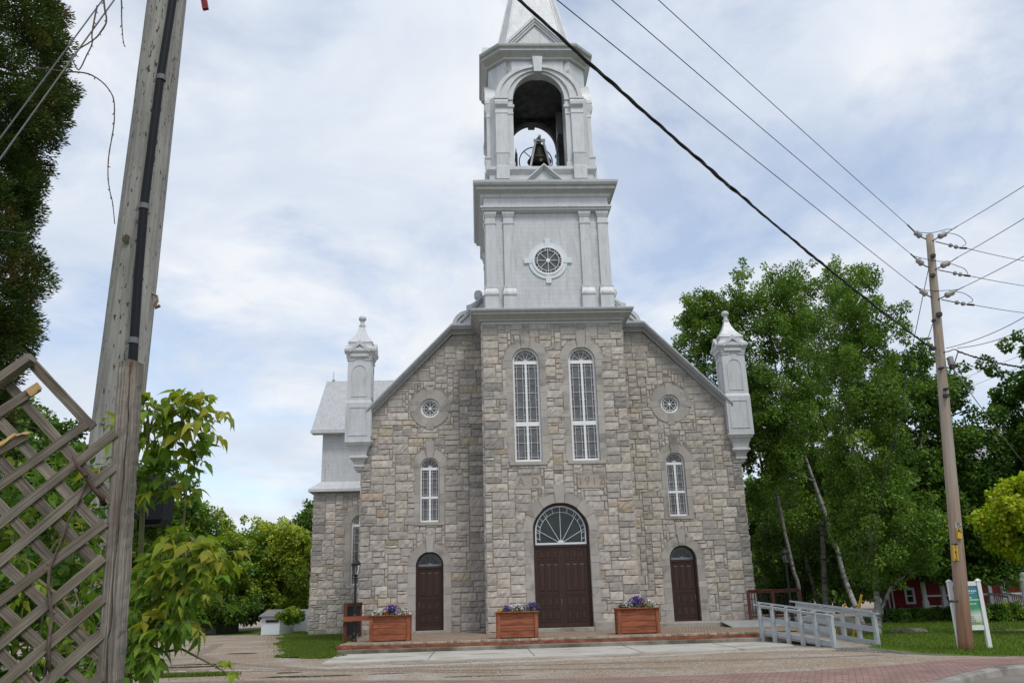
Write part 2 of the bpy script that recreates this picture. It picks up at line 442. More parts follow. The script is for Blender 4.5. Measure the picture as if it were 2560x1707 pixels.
def stone_wall(mb, u0, u1, v0, v1, T, holes=(), topfn=None, grey=0.3, dark_l=0.0, dark_r=0.0, seed=1, rough=1.0, cu=0.128, cv=0.112, cap_rows=0.0, mi=0, mort=1, detail=True):
    rg = np.random.default_rng(seed)
    top = (lambda u: np.full(np.shape(u), v1)) if topfn is None else topfn
    nu = max(1, int(round((u1 - u0) / cu))); nv = max(1, int(round((v1 - v0) / cv)))
    cu = (u1 - u0) / nu; cv = (v1 - v0) / nv
    occ = np.zeros((nv, nu), bool)
    U = u0 + np.arange(nu + 1) * cu; Vv = v0 + np.arange(nv + 1) * cv
    gu, gv = np.meshgrid(U, Vv)
    for h in holes:
        ins = h.outer(gu, gv)
        occ |= ins[:-1, :-1] & ins[1:, :-1] & ins[:-1, 1:] & ins[1:, 1:]
    tp = top(U)
    for i in range(nu):
        occ[:, i] |= Vv[:-1] > max(tp[i], tp[i + 1]) - 0.02
    def put(a, b, c, d, smooth, pal):
        g = 0.0070
        a += g + rg.uniform(-.003, .006); b -= g + rg.uniform(-.003, .006); c += g + rg.uniform(-.003, .006); d -= g + rg.uniform(-.003, .006)
        if b - a < 0.04 or d - c < 0.03: return
        nx = max(2, int((b - a) / 0.085)); nz = max(2, int((d - c) / 0.085))
        e = 0.02
        us = np.concatenate([[a], np.linspace(a + e, b - e, nx), [b]]); vs = np.concatenate([[c], np.linspace(c + e, d - e, nz), [d]])
        uu, vv = np.meshgrid(us, vs)
        H = np.zeros_like(uu)
        n1, n2 = uu.shape
        inn = (slice(1, n1 - 1), slice(1, n2 - 1))
        if smooth: H[inn] = 0.022
        else:
            f = 0.040 * rough
            cx, cz = (a + b) / 2 + rg.uniform(-.2, .2) * (b - a), (c + d) / 2 + rg.uniform(-.1, .3) * (d - c)
            dome = 1 - 0.55 * ((uu - cx) / (b - a + .01) * 1.6) ** 2 - 0.5 * ((vv - cz) / (d - c + .01) * 1.6) ** 2
            H[inn] = (0.012 + f * np.clip(dome, 0, 1) + rg.uniform(-.4, .5, uu.shape) * f)[inn]
            w = 0.35 * min(b - a, d - c) / max(nx, nz)
            uu[inn] += rg.uniform(-.25, .25, (n1 - 2, n2 - 2)) * w; vv[inn] += rg.uniform(-.25, .25, (n1 - 2, n2 - 2)) * w
            uu[[0, -1]] += rg.uniform(-.004, .004, (2, n2)); vv[[0, -1]] += rg.uniform(-.005, .005, (2, n2))
        for h in holes:
            H = np.where(h.outer(uu, vv), -0.012, H)
        vv = np.minimum(vv, top(uu))
        col = np.array(pal[rg.integers(len(pal))]) * rg.uniform(0.88, 1.09)
        cc = col[None] * rg.uniform(0.93, 1.06, (uu.size, 1))
        P = [T(x, y, h) for x, y, h in zip(uu.ravel(), vv.ravel(), H.ravel())]
        F = [(r * n2 + q, r * n2 + q + 1, (r + 1) * n2 + q + 1, (r + 1) * n2 + q) for r in range(n1 - 1) for q in range(n2 - 1)]
        mb.add(P, F, cc, None, mi)
    for r in range(nv):
        for q in range(nu):
            if occ[r, q]: continue
            hh = int(rg.choice([1, 2, 3, 4], p=[0.12, 0.34, 0.44, 0.10]))
            ww = int(rg.integers(3, 8)) if hh < 4 else int(rg.integers(4, 7))
            if hh == 3: ww = int(rg.integers(4, 8))
            if hh == 1: ww = int(rg.integers(2, 6))
            w = 0
            while w < ww and q + w < nu and not occ[r, q + w]: w += 1
            if q + w < nu and nu - (q + w) <= 1 and not occ[r, q + w:].any(): w = nu - q
            h = 1
            while h < hh and r + h < nv and not occ[r + h, q:q + w].any(): h += 1
            occ[r:r + h, q:q + w] = True
            a, b, c, d = u0 + q * cu, u0 + (q + w) * cu, v0 + r * cv, v0 + (r + h) * cv
            uc, vc = (a + b) / 2, (c + d) / 2
            tu = float(np.min(top(np.array([a, b]))))
            smooth = topfn is not None and d > tu - 0.30 or (cap_rows and d > v1 - cap_rows)
            if smooth: pal = SMOOTH
            else:
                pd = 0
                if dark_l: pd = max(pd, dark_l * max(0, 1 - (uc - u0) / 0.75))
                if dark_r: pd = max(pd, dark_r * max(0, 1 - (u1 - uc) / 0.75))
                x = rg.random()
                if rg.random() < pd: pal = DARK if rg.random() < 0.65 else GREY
                elif x < 0.04: pal = RUST
                elif x < 0.04 + grey: pal = GREY
                else: pal = TAN
            put(a, b, c, d, smooth, pal)
    # mortar sheet with the openings left out
    s = 0.055
    mu = max(1, int((u1 - u0) / s)); mv = max(1, int((v1 - v0) / s))
    if not holes and topfn is None: mu = mv = 1
    su, sv = (u1 - u0) / mu, (v1 - v0) / mv
    uc, vc = np.meshgrid(u0 + (np.arange(mu) + .5) * su, v0 + (np.arange(mv) + .5) * sv)
    ok = np.ones(uc.shape, bool)
    for h in holes: ok &= ~h.opening(uc, vc)
    ok &= vc - sv / 2 < top(uc) - 0.005
    for c in range(mu):
        rr = np.where(ok[:, c])[0]
        k = 0
        while k < len(rr):
            j = k
            while j + 1 < len(rr) and rr[j + 1] == rr[j] + 1: j += 1
            a, b = u0 + c * su, u0 + (c + 1) * su; lo, hi = v0 + rr[k] * sv, v0 + (rr[j] + 1) * sv
            ta, tb = float(top(np.array([a]))[0]), float(top(np.array([b]))[0])
            mb.add([T(a, lo, 0), T(b, lo, 0), T(b, min(hi, tb), 0), T(a, min(hi, ta), 0)], [(0, 1, 2, 3)], None, None, mort)
            k = j + 1

def arch_trim(mb, A, T, mi=2, seed=3, front=0.028, reveal=0.26, nv=2, sill=True, ztop_wide=0.55, base=None):
    rg = np.random.default_rng(seed)
    col = lambda: np.array(SMOOTH[rg.integers(3)]) * rg.uniform(0.92, 1.08)
    g = 0.005
    for sg in (-1, 1):
        z = A.z0; wide = True; k = 0
        zs = [A.z0]
        H = A.spring - A.z0
        n = max(1, int(round(H / 0.95)))
        for i in range(n):
            z1 = A.z0 + H * (i + 1) / n
            zs += [zs[0] + H * i / n + H / n * 0.70, z1]
        for i in range(len(zs) - 1):
            w = A.jw if i % 2 == 0 else A.jw + 0.13
            if i == len(zs) - 2: w = max(w, A.Ro - A.half)
            if base and i == 0: w = base
            a, b = A.cx + sg * A.half, A.cx + sg * (A.half + w)
            a, b = min(a, b), max(a, b)
            mb.prism([(a, zs[i] + g), (b - (g if sg > 0 else 0), zs[i] + g), (b - (g if sg > 0 else 0), zs[i + 1] - g), (a, zs[i + 1] - g)], -reveal, front, T, col(), mi)
    kw = math.degrees(math.asin(min(0.9, A.keyw * 0.8 / A.half)))
    for sg in (-1, 1):
        a0, a1 = 90 + sg * kw, 90 + sg * 90
        for i in range(nv):
            s0, s1 = a0 + (a1 - a0) * i / nv, a0 + (a1 - a0) * (i + 1) / nv
            d = 0.4 if a1 > a0 else -0.4
            lift = 0.10 if (nv == 3 and i == 1) else 0.0
            o = arc(A.cx, A.spring, A.Ro + lift, s0 + d, s1 - d, 8 if not lift else 1); q = arc(A.cx, A.spring, A.half, s0 + d, s1 - d, 8 if not lift else 1)
            mb.ring(o, q, -reveal, front, T, col(), mi, closed=False)
    kz = A.spring + math.sqrt(A.half ** 2 - (A.keyw * 0.8) ** 2)
    mb.prism([(A.cx - A.keyw * .78, kz), (A.cx + A.keyw * .78, kz), (A.cx + A.keyw * 1.12, A.key), (A.cx - A.keyw * 1.12, A.key)], -reveal, front + 0.012, T, col(), mi)
    if sill:
        mb.prism([(A.cx - A.half - 0.20, A.z0 - 0.13), (A.cx + A.half + 0.20, A.z0 - 0.13), (A.cx + A.half + 0.20, A.z0 - 0.002), (A.cx - A.half - 0.20, A.z0 - 0.002)], -reveal, 0.07, T, col(), mi)

def arch_loop(cx, half, z0, spring, n=20):
    return [(cx + half, z0)] + arc(cx, spring, half, 0, 180, n) + [(cx - half, z0)]
def bar(mb, p, q, w, h0, h1, T, mi=0):
    p = np.asarray(p, float); q = np.asarray(q, float); d = (q - p) / np.linalg.norm(q - p); s = np.array([-d[1], d[0]]) * w / 2
    mb.prism([tuple(p - s), tuple(q - s), tuple(q + s), tuple(p + s)], h0, h1, T, None, mi)

def church_window(parent, A, T, meet, rows_t, rows_b, label=None):
    # white frame (with its sash bars), leaded cames, glass
    hf = -0.115
    cx, w = A.cx, A.half
    fr = MB(); t = 0.065 if w < 0.5 else 0.085
    fr.ring(arch_loop(cx, w - .004, A.z0, A.spring), arch_loop(cx, w - t, A.z0 + t * 1.2, A.spring), hf - .06, hf, T)
    fr.prism([(cx - w + .01, A.z0 + .003), (cx + w - .01, A.z0 + .003), (cx + w - .01, A.z0 + t * 1.2), (cx - w + .01, A.z0 + t * 1.2)], hf - .06, hf + .012, T)
    zt = A.spring - 0.06
    def hb(z, th): fr.prism([(cx - w + t * .9, z - th / 2), (cx + w - t * .9, z - th / 2), (cx + w - t * .9, z + th / 2), (cx - w + t * .9, z + th / 2)], hf - .05, hf + .006, T)
    hb(zt, 0.11 if w < .5 else .14); hb(meet, 0.10 if w < .5 else .17)
    def vb(z0, z1, wd=0.085): fr.prism([(cx - wd / 2, z0), (cx + wd / 2, z0), (cx + wd / 2, z1), (cx - wd / 2, z1)], hf - .05, hf + .003, T)
    vb(A.z0 + t, meet); vb(meet, zt)
    f = fr.build('window', M['white'], parent)
    if label: f['label'] = label
    ld = MB(); h0, h1 = hf - .05, hf - .022; b = 0.014 if w < .5 else .019
    iw = w - t
    for z0, z1, rows in ((A.z0 + t * 1.2, meet - .05, rows_b), (meet + .05, zt - .055, rows_t)):
        if w >= .5: z0, z1 = (z0, z1 - .035) if z1 < meet else (z0 + .035, z1 - .015)
        for sg in (-1, 1):
            xa, xb = sorted((cx + sg * 0.043, cx + sg * iw))
            m = 0.16 * (xb - xa) + .02; mz = m * 1.05
            for x in (xa + m, xb - m): bar(ld, (x, z0), (x, z1), b, h0, h1, T)
            for z in (z0 + mz, z1 - mz): bar(ld, (xa, z), (xb, z), b, h0, h1, T)
            n = rows
            for i in range(1, n):
                z = z0 + (z1 - z0) * i / n; bar(ld, (xa, z), (xb, z), b, h0, h1, T)
            for i in range(n):
                z = z0 + (z1 - z0) * (i + .5) / n
                bar(ld, (xa, z), (xa + m, z), b, h0, h1, T); bar(ld, (xb - m, z), (xb, z), b, h0, h1, T)
    zf = zt + .06; R = w - t; r2 = R * 0.78
    zc = zf
    for a in (36, 72, 108, 144):
        bar(ld, (cx + .06 * math.cos(rad(a)), zc + .06 * math.sin(rad(a))), (cx + R * .99 * math.cos(rad(a)), zc + R * .99 * math.sin(rad(a))), b, h0, h1, T)
    ld.ring(arc(cx, zc, r2 + b / 2, 0, 180, 16), arc(cx, zc, r2 - b / 2, 0, 180, 16), h0, h1, T, closed=False)
    for a in range(9, 180, 18):
        bar(ld, (cx + r2 * math.cos(rad(a)), zc + r2 * math.sin(rad(a))), (cx + R * math.cos(rad(a)), zc + R * math.sin(rad(a))), b * .8, h0, h1, T)
    ld.prism(arc(cx, zc, .075, 0, 180, 8), h0, h1 + .01, T)
    ld.build('came', M['lead'], f)
    gl = MB(); gl.prism(arch_loop(cx, w - .02, A.z0 + .02, A.spring), hf - .075, hf - .06, T)
    gl.build('pane', M['glass'], f)
    return f

def round_window(parent, cx, cz, r, T, ring_w, n_out, mat, glassm):
    hf = -0.09
    fr = MB(); fr.ring(arc(cx, cz, r, 0, 360, 40)[:-1], arc(cx, cz, r - ring_w, 0, 360, 40)[:-1], hf - .05, hf, T)
    f = fr.build('window', mat, parent)
    ld = MB(); R = r - ring_w; r2 = R * .80; b = .018
    for a in range(0, 360, 45): bar(ld, (cx + .05 * math.cos(rad(a)), cz + .05 * math.sin(rad(a))), (cx + R * math.cos(rad(a)), cz + R * math.sin(rad(a))), b, hf - .04, hf - .01, T)
    ld.ring(arc(cx, cz, r2 + b / 2, 0, 360, 36)[:-1], arc(cx, cz, r2 - b / 2, 0, 360, 36)[:-1], hf - .04, hf - .008, T)
    for i in range(n_out):
        a = 360 * (i + .5) / n_out
        bar(ld, (cx + r2 * math.cos(rad(a)), cz + r2 * math.sin(rad(a))), (cx + R * math.cos(rad(a)), cz + R * math.sin(rad(a))), b, hf - .04, hf - .01, T)
    ld.prism(arc(cx, cz, r * .13, 0, 360, 16)[:-1], hf - .05, hf + .005, T)
    ld.build('came', M['white'], f)
    g = MB(); g.prism(arc(cx, cz, r - .01, 0, 360, 36)[:-1], hf - .08, hf - .055, T)
    g.build('pane', glassm, f)
    return f

def door_set(parent, A, T, sill_z, lintel, leaves, rows, label=None, fan_rays=(30, 60, 90, 120, 150), fh=0.0):
    hf = -0.20
    cx, w = A.cx, A.half
    fr = MB()
    t = 0.07 if w < .8 else .09
    fr.ring(arch_loop(cx, w - .003, sill_z, A.spring), arch_loop(cx, w - t, sill_z + .002, A.spring), hf - .08, hf + .05, T)
    fr.prism([(cx - w + .02, lintel - .07), (cx + w - .02, lintel - .07), (cx + w - .02, lintel), (cx - w + .02, lintel)], hf - .06, hf + .03, T)
    d = fr.build('door', M['door'], parent)
    if label: d['label'] = label
    n = leaves; iw = w - t
    for i in range(n):
        x0 = cx - iw + 2 * iw * i / n + .004; x1 = cx - iw + 2 * iw * (i + 1) / n - .004
        z0, z1 = sill_z + .01, lintel - .074
        lf = MB(); lf.prism([(x0, z0), (x1, z0), (x1, z1), (x0, z1)], hf - .06, hf - .03, T)
        st = .075 if n == 1 else .10
        pw = (x1 - x0 - st * 2) / 3
        tot = sum(rows); avail = z1 - z0 - .32 - .09 * (len(rows) - 1); z = z0 + .22
        for hgt in rows[::-1]:
            ph = avail * hgt / tot
            for k in range(3):
                a = x0 + st + pw * k + .022; b = x0 + st + pw * (k + 1) - .022
                o = [(a - .018, z - .018), (b + .018, z - .018), (b + .018, z + ph + .018), (a - .018, z + ph + .018)]
                q = [(a + .012, z + .012), (b - .012, z + .012), (b - .012, z + ph - .012), (a + .012, z + ph - .012)]
                lf.ring(o, q, hf - .035, hf - .008, T)
                q2 = [(a + .03, z + .05), (b - .03, z + .05), (b - .03, z + ph - .03), (a + .03, z + ph - .03)]
                lf.prism(q2, hf - .04, hf - .014, T, inset=.15)
            z += ph + .09
        lo = lf.build('leaf', M['door'], d)
        if n == 1 or i == 0:
            hx = x1 - .06 if n == 2 else (x0 + .05 if cx < 0 else x1 - .05)
            hm = MB(); hm.prism([(hx - .018, 1.30), (hx + .018, 1.30), (hx + .018, 1.46), (hx - .018, 1.46)], hf - .035, hf - .02, T)
            hm.tube([T(hx, 1.40, hf - .02), T(hx, 1.40, hf + .03)], .018, 8)
            hm.build('handle', M['brass'], d)
    # fanlight: glass, white rim and bars
    zc = lintel + .05
    R = iw - .02
    fl = MB()
    lo = [(cx + R, zc - .04)] + arc(cx, A.spring, R, 0, 180, 24) + [(cx - R, zc - .04)]
    tt = .03 if w < .8 else .048
    li = [(cx + R - tt, zc + .03)] + arc(cx, A.spring, R - tt, 0, 180, 24) + [(cx - R + tt, zc + .03)]
    fl.ring(lo, li, hf - .05, hf - .005, T)
    bw = .012 if w < .8 else .017
    r1 = R - tt
    def edge(a):
        # where the ray from the hub meets the inner rim
        c, s = math.cos(rad(a)), math.sin(rad(a)); dz = zc - A.spring
        B = dz * s; Cq = dz * dz - r1 * r1
        L = -B + math.sqrt(max(0, B * B - Cq))
        if zc + L * s < A.spring and abs(c) > 1e-6: L = r1 / abs(c)
        return L
    for a in fan_rays:
        L = edge(a); bar(fl, (cx, zc), (cx + L * math.cos(rad(a)), zc + L * math.sin(rad(a))), bw, hf - .04, hf - .012, T)
    k = .86
    o = [(cx + (edge(a) * k + bw / 2) * math.cos(rad(a)), zc + (edge(a) * k + bw / 2) * math.sin(rad(a))) for a in range(4, 177, 6)]
    q = [(cx + (edge(a) * k - bw / 2) * math.cos(rad(a)), zc + (edge(a) * k - bw / 2) * math.sin(rad(a))) for a in range(4, 177, 6)]
    fl.ring(o, q, hf - .04, hf - .014, T, closed=False)
    for i, a in enumerate(range(12, 180, 13)):
        L = edge(a); bar(fl, (cx + k * L * math.cos(rad(a)), zc + k * L * math.sin(rad(a))), (cx + L * math.cos(rad(a)), zc + L * math.sin(rad(a))), bw, hf - .04, hf - .015, T)
    fl.prism(arc(cx, zc, .13 if w > .8 else .07, 0, 180, 12), hf - .05, hf + .002, T)
    fl.build('fanlight_frame', M['bluewhite'] if w > .8 else M['dimbar'], d)
    g = MB(); g.prism(lo, hf - .085, hf - .055, T)
    g.build('fanlight_pane', M['glassdark'], d)
    return d
# ------------------------------------------------------------------ church
TH, CX0 = 0.045868, 1.5812
church = thing('church', 'grey stone village church with silver steeple and three brown doors', 'church', (CX0, 35.0, 0), TH)
class Rect:
    def __init__(s, a, b, c, d): s.a, s.b, s.c, s.d = a, b, c, d
    def opening(s, u, v): return np.zeros(np.shape(u), bool)
    def outer(s, u, v): return (u > s.a) & (u < s.b) & (v > s.c) & (v < s.d)
def Tplane(y): return lambda u, v, h: (u, y - h, v)
Tw, Tb, Tt = Tplane(0.0), Tplane(-2.16), Tplane(10.0)
BW = 2.90
d_main = Arch(0.0, 1.10, 0.30, 3.95, 1.46, 0.31, 5.74, 0.21)
d_side = {s: Arch(s * 5.17, 0.56, 0.30, 2.87, 0.90, 0.32, 4.07, 0.155) for s in (-1, 1)}
w_side = {s: Arch(s * 5.17, 0.405, 4.61, 6.86, 0.76, 0.21, 7.96, 0.165) for s in (-1, 1)}
w_mid = {s: Arch(s * 1.15, 0.55, 6.66, 10.80, 0.90, 0.27, 12.07, 0.19) for s in (-1, 1)}
ocu = {s: Round(s * 5.17, 9.37, 0.42, 0.90) for s in (-1, 1)}
w_tr = Arch(-9.32, 0.52, 2.36, 5.45, 0.92, 0.30, 6.5, 0.17)
ad = {-1: Rect(-1.72, -0.68, 5.60, 6.12), 1: Rect(0.74, 1.78, 5.58, 6.10)}
def rake(u): return np.minimum(12.72, 9.13 + (7.62 - np.abs(u)) * 1.012)

wm = [M['stone'], M['mortar'], M['dressed']]
mb = MB()
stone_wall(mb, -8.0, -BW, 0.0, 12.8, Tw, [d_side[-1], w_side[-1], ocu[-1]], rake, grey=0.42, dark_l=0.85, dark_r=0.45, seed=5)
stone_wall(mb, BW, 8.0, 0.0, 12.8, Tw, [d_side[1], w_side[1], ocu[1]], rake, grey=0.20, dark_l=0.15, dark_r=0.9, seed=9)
for s in (-1, 1):
    arch_trim(mb, d_side[s], Tw, seed=20 + s, sill=False, nv=1)
    arch_trim(mb, w_side[s], Tw, seed=30 + s, nv=1)
    o = ocu[s]
    for q in range(4):
        a0 = q * 90 + 12.5; rg = np.random.default_rng(40 + q)
        mb.ring(arc(o.cx, o.cz, 0.83, a0, a0 + 65, 10), arc(o.cx, o.cz, 0.42, a0 - 3, a0 + 68, 10), -.2, .028, Tw, np.array(SMOOTH[q % 3]), 2, closed=False)
        c, si = math.cos(rad(q * 90)), math.sin(rad(q * 90))
        P = [(0.41, -.10), (0.92, -.17), (0.92, .17), (0.41, .10)]
        mb.prism([(o.cx + a * c - b * si, o.cz + a * si + b * c) for a, b in P], -.2, .036, Tw, np.array(SMOOTH[(q + 1) % 3]), 2)
mb.build('front_wall', wm, church)
mb = MB()
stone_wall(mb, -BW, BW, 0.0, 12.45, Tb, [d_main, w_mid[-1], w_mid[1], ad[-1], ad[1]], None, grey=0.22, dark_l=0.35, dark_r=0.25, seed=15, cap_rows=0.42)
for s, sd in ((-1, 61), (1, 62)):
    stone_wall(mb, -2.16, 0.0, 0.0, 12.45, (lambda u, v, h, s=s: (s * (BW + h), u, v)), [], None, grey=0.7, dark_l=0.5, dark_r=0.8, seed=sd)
arch_trim(mb, d_main, Tb, seed=50, sill=False, nv=3)
for s in (-1, 1): arch_trim(mb, w_mid[s], Tb, seed=52 + s, nv=1)
for s in (-1, 1):
    mb.box(min(s * 1.12, s * 1.95), max(s * 1.12, s * 1.95), -2.24, -1.95, 0.0, 0.62, SMOOTH[1], 2, .02)
mb.build('entrance_bay_wall', wm, church)
def text_mesh(body, size, mat, parent, M4, name='lettering', ext=0.004, align='CENTER', spacing=1.0):
    cu = bpy.data.curves.new('t', 'FONT'); cu.body = body; cu.size = size; cu.extrude = ext; cu.align_x = align; cu.align_y = 'CENTER'; cu.space_character = spacing
    cu.resolution_u = 3
    to = bpy.data.objects.new('t', cu)
    me = bpy.data.meshes.new_from_object(to)
    bpy.data.objects.remove(to); bpy.data.curves.remove(cu)
    me.name = name; me.materials.clear(); me.materials.append(mat)
    o = bpy.data.objects.new(name, me); COL.objects.link(o); o.parent = parent
    o.matrix_local = M4
    return o
UP = Matrix.Rotation(rad(90), 4, 'X')
for s, tx in ((-1, 'A D'), (1, '1912')):
    r = ad[s]; m2 = MB()
    m2.prism([(r.a + .008, r.c + .008), (r.b - .008, r.c + .008), (r.b - .008, r.d - .008), (r.a + .008, r.d - .008)], -.05, .036, Tb, SMOOTH[1] if s < 0 else SMOOTH[0], 0)
    ds = m2.build('date_stone', M['dressed'], church)
    text_mesh(tx, 0.46, M['rust'], ds, Matrix.Translation(((r.a + r.b) / 2, -2.16 - .038, (r.c + r.d) / 2)) @ UP, spacing=1.22 if s > 0 else 1.25)
for s in (-1, 1):
    church_window(church, w_side[s], Tw, 5.61, 3, 2)
    church_window(church, w_mid[s], Tb, 8.19, 4, 2)
    round_window(church, ocu[s].cx, ocu[s].cz, 0.415, Tw, .085, 8, M['white'], M['glassroyal'])
door_set(church, d_main, Tb, 0.44, 3.46, 2, (0.34, 1.05, 0.36, 0.36), 'tall brown double door under a large dark fanlight')
for s in (-1, 1):
    door_set(church, d_side[s], Tw, 0.40, 2.86, 1, (1.15, 0.42, 0.42), 'narrow brown single door with small fanlight', (0, 45, 90, 135, 180))
for x0, x1, y0, y1, z1 in ((-1.09, 1.09, -2.30, -1.9, .438), (-5.77, -4.57, -.12, .25, .398), (4.57, 5.77, -.12, .25, .398)):
    mb = MB(); mb.box(x0, x1, y0, y1, 0.29, z1, None, 0, .013); mb.build('doorstep', M['concrete'], church)

# transept and nave
mb = MB()
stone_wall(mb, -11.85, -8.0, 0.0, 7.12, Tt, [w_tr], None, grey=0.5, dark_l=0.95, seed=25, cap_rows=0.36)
arch_trim(mb, w_tr, Tt, seed=26, nv=1)
stone_wall(mb, 10.0, 17.4, 0.0, 7.12, lambda u, v, h: (-11.85 - h, u, v), [], None, grey=0.5, seed=27, cv=.14, cu=.16)
mb.build('transept_wall', wm, church)
church_window(church, w_tr, Tt, 3.2, 5, 2)
mb = MB()
for s, sd in ((-1, 71), (1, 72)):
    stone_wall(mb, 0.0, 10.0 if s < 0 else 24.0, 0.0, 8.7, (lambda u, v, h, s=s: (s * (8.0 + h), u, v)), [], None, grey=0.5, dark_l=.6, seed=sd, cv=.14, cu=.16)
mb.box(-8.0, 8.0, 24.0, 24.4, 0, 8.7, None, 1)
mb.build('nave_side_wall', wm, church)
mb = MB()
U0 = -12.12
for (x0, z0, x1, z1) in ((-12.12, 7.30, -11.56, 7.74),):
    V = [(x0, 9.70, z0), (-7.9, 9.70, z0), (-7.9, 10.25, z1), (x1, 10.25, z1), (x0, 17.8, z0), (x1, 17.3, z1),
         (x0, 9.70, z0 - .14), (-7.9, 9.70, z0 - .14), (x0, 17.8, z0 - .14), (-11.7, 10.1, z0 - .14), (-7.9, 10.1, z0 - .14), (-11.7, 17.8, z0 - .14)]
    mb.add(V, [(0, 1, 2, 3), (4, 0, 3, 5), (6, 7, 1, 0), (8, 6, 0, 4), (6, 9, 10, 7), (8, 11, 9, 6)])
mb.build('skirt_roof', M['silver'], church)
mb = MB()
mb.box(-11.56, -7.9, 10.25, 17.2, 7.70, 10.38)
mb.add([(-11.56, 10.25, 10.38), (-11.56, 17.2, 10.38), (-11.56, 13.72, 13.75)], [(0, 1, 2)])
mb.build('transept_upper_wall', M['siding'], church)
mb = MB()
def slab(mb, P, t, mi=0):
    P = [np.asarray(p, float) for p in P]; n = np.cross(P[1] - P[0], P[2] - P[0]); n /= np.linalg.norm(n)
    if n[2] < 0: n = -n
    mb.loft([[p - n * t for p in P], P], True, None, mi)
slab(mb, [(-12.1, 9.75, 10.46), (-6.0, 9.75, 10.46), (-6.0, 13.72, 14.18), (-12.1, 13.72, 14.18)], .10)
slab(mb, [(-12.1, 17.7, 10.46), (-6.0, 17.7, 10.46), (-6.0, 13.70, 14.175), (-12.1, 13.70, 14.175)], .10)
mb.build('transept_roof', M['shingle'], church)
mb = MB()
mb.box(-12.13, -7.9, 9.70, 9.80, 10.28, 10.44); mb.box(-12.08, -7.9, 9.8, 10.25, 10.27, 10.30)
mb.build('eave_trim', M['silver'], church); mb = MB()
mb.tube([(-11.7, 13.72, 14.15), (-11.7, 13.72, 14.75)], .025, 6); mb.lathe(-11.7, 13.72, [(.03, 14.15), (.10, 14.25), (.03, 14.36)], 8)
mb.build('roof_finial', M['silver'], church)
mb = MB()
sl = 1.037
for s in (-1, 1):
    slab(mb, [(s * 8.40, 0.02, 8.66), (s * 8.40, 25, 8.66), (0, 25, 17.36), (0, 0.02, 17.36)], .12)
mb.prism([(-4.6, 12.6), (4.6, 12.6), (0, 17.2)], -.75, -.6, Tw)
mb.build('nave_roof', M['shingle'], church)
for s in (-1, 1):
    mb = MB()
    def band(t0, t1, h1):
        P = [(s * 7.80, 9.28 - t0), (s * 4.22, 12.995 - t0), (s * 3.2, 12.995 - t0)]
        Q = [(s * 7.80, 9.28 - t1), (s * 4.22 + s * .0, 12.995 - t1), (s * 3.2, 12.995 - t1)]
        mb.ring(P, Q, -.05, h1, Tw, closed=False)
    band(-.015, .07, .46); band(.07, .13, .42); band(.13, .20, .36); band(.20, .27, .20); band(.27, .36, .12)
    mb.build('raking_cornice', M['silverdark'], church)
    mb = MB()
    X = lambda a: s * a
    crv = [(4.22, 13.0), (4.19, 13.22), (4.10, 13.43), (3.96, 13.60), (3.78, 13.72), (3.57, 13.78), (3.565, 14.0), (3.36, 14.07), (3.16, 14.20), (3.0, 14.36), (2.9, 14.55)]
    inr = [(4.06, 13.0), (4.03, 13.18), (3.95, 13.36), (3.84, 13.49), (3.70, 13.58), (3.42, 13.62), (3.40, 13.86), (3.26, 13.93), (3.06, 14.05), (2.88, 14.2), (2.76, 14.40)]
    mb.ring([(X(a), b) for a, b in crv], [(X(a), b) for a, b in inr], -.55, -.02, Tw, closed=False)
    mb.prism([(X(a), b) for a, b in inr] + [(X(2.5), 14.4), (X(2.5), 13.0)], -.5, -.14, Tw)
    for i in range(11):
        c = 2.6 + i * .15; a0, b0 = 2.5, 13.0 + (c - 2.5)
        # boards laid on the diagonal
        p0 = (X(2.55 + i * .16), 13.02); k = 0
        q = [2.55 + i * .16, 13.02]
        while inpoly([(a, b) for a, b in inr] + [(2.5, 14.4), (2.5, 13.0)], q[0] - .02, q[1] + .02) and k < 120:
            q[0] -= .0; q[0] += -0.012; q[1] += 0.012; k += 1
        if k > 6: bar(mb, p0, (X(q[0]), q[1]), .03, -.14, -.115, Tw)
    mb.lathe(0, 0, [(.01, 0), (.17, .0), (.19, .03), (.19, .42), (.17, .45), (.01, .45)], 18)
    v = mb.V[-1]; v2 = v.copy(); v[:, 0] = s * 3.03 + v2[:, 0]; v[:, 1] = .02 + v2[:, 2]; v[:, 2] = 14.54 + v2[:, 1]
    mb.build('volute', M['silver'], church)

# tower
XT, YT = -0.05, 0.5
mb = MB()
c0 = (0.0, -0.0)
mb.rect_loft(0.0, 0.42, [(2.93, 2.62, 12.36), (2.93, 2.62, 12.47), (3.02, 2.71, 12.50), (3.02, 2.71, 12.55), (3.18, 2.88, 12.66), (3.28, 2.98, 12.70), (3.28, 2.98, 12.78), (3.35, 3.05, 12.80), (3.38, 3.08, 12.86), (3.38, 3.08, 12.92), (2.70, 2.6, 13.10), (2.6, 2.5, 13.11)])
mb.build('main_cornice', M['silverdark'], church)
mb = MB()
mb.rect_loft(XT, YT, [(2.58, 2.60, 12.9), (2.56, 2.58, 17.5)])
mb.build('tower_wall', M['siding'], church)
def faces(hx, hy, xc, yc):
    return [lambda u, v, h: (xc + u, yc - hy - h, v), lambda u, v, h: (xc - hx - h, yc - u, v), lambda u, v, h: (xc + hx + h, yc + u, v), lambda u, v, h: (xc - u, yc + hy + h, v)]
def hloft(mb, cx, prof, T, mi=0):
    # steps of a moulding on a wall face: (half width, height, proud)
    loops = [[T(cx - w, z, -.05), T(cx - w, z, p), T(cx + w, z, p), T(cx + w, z, -.05)] for w, z, p in prof]
    mb.loft(loops, True, None, mi)
TF = faces(2.57, 2.59, XT, YT)
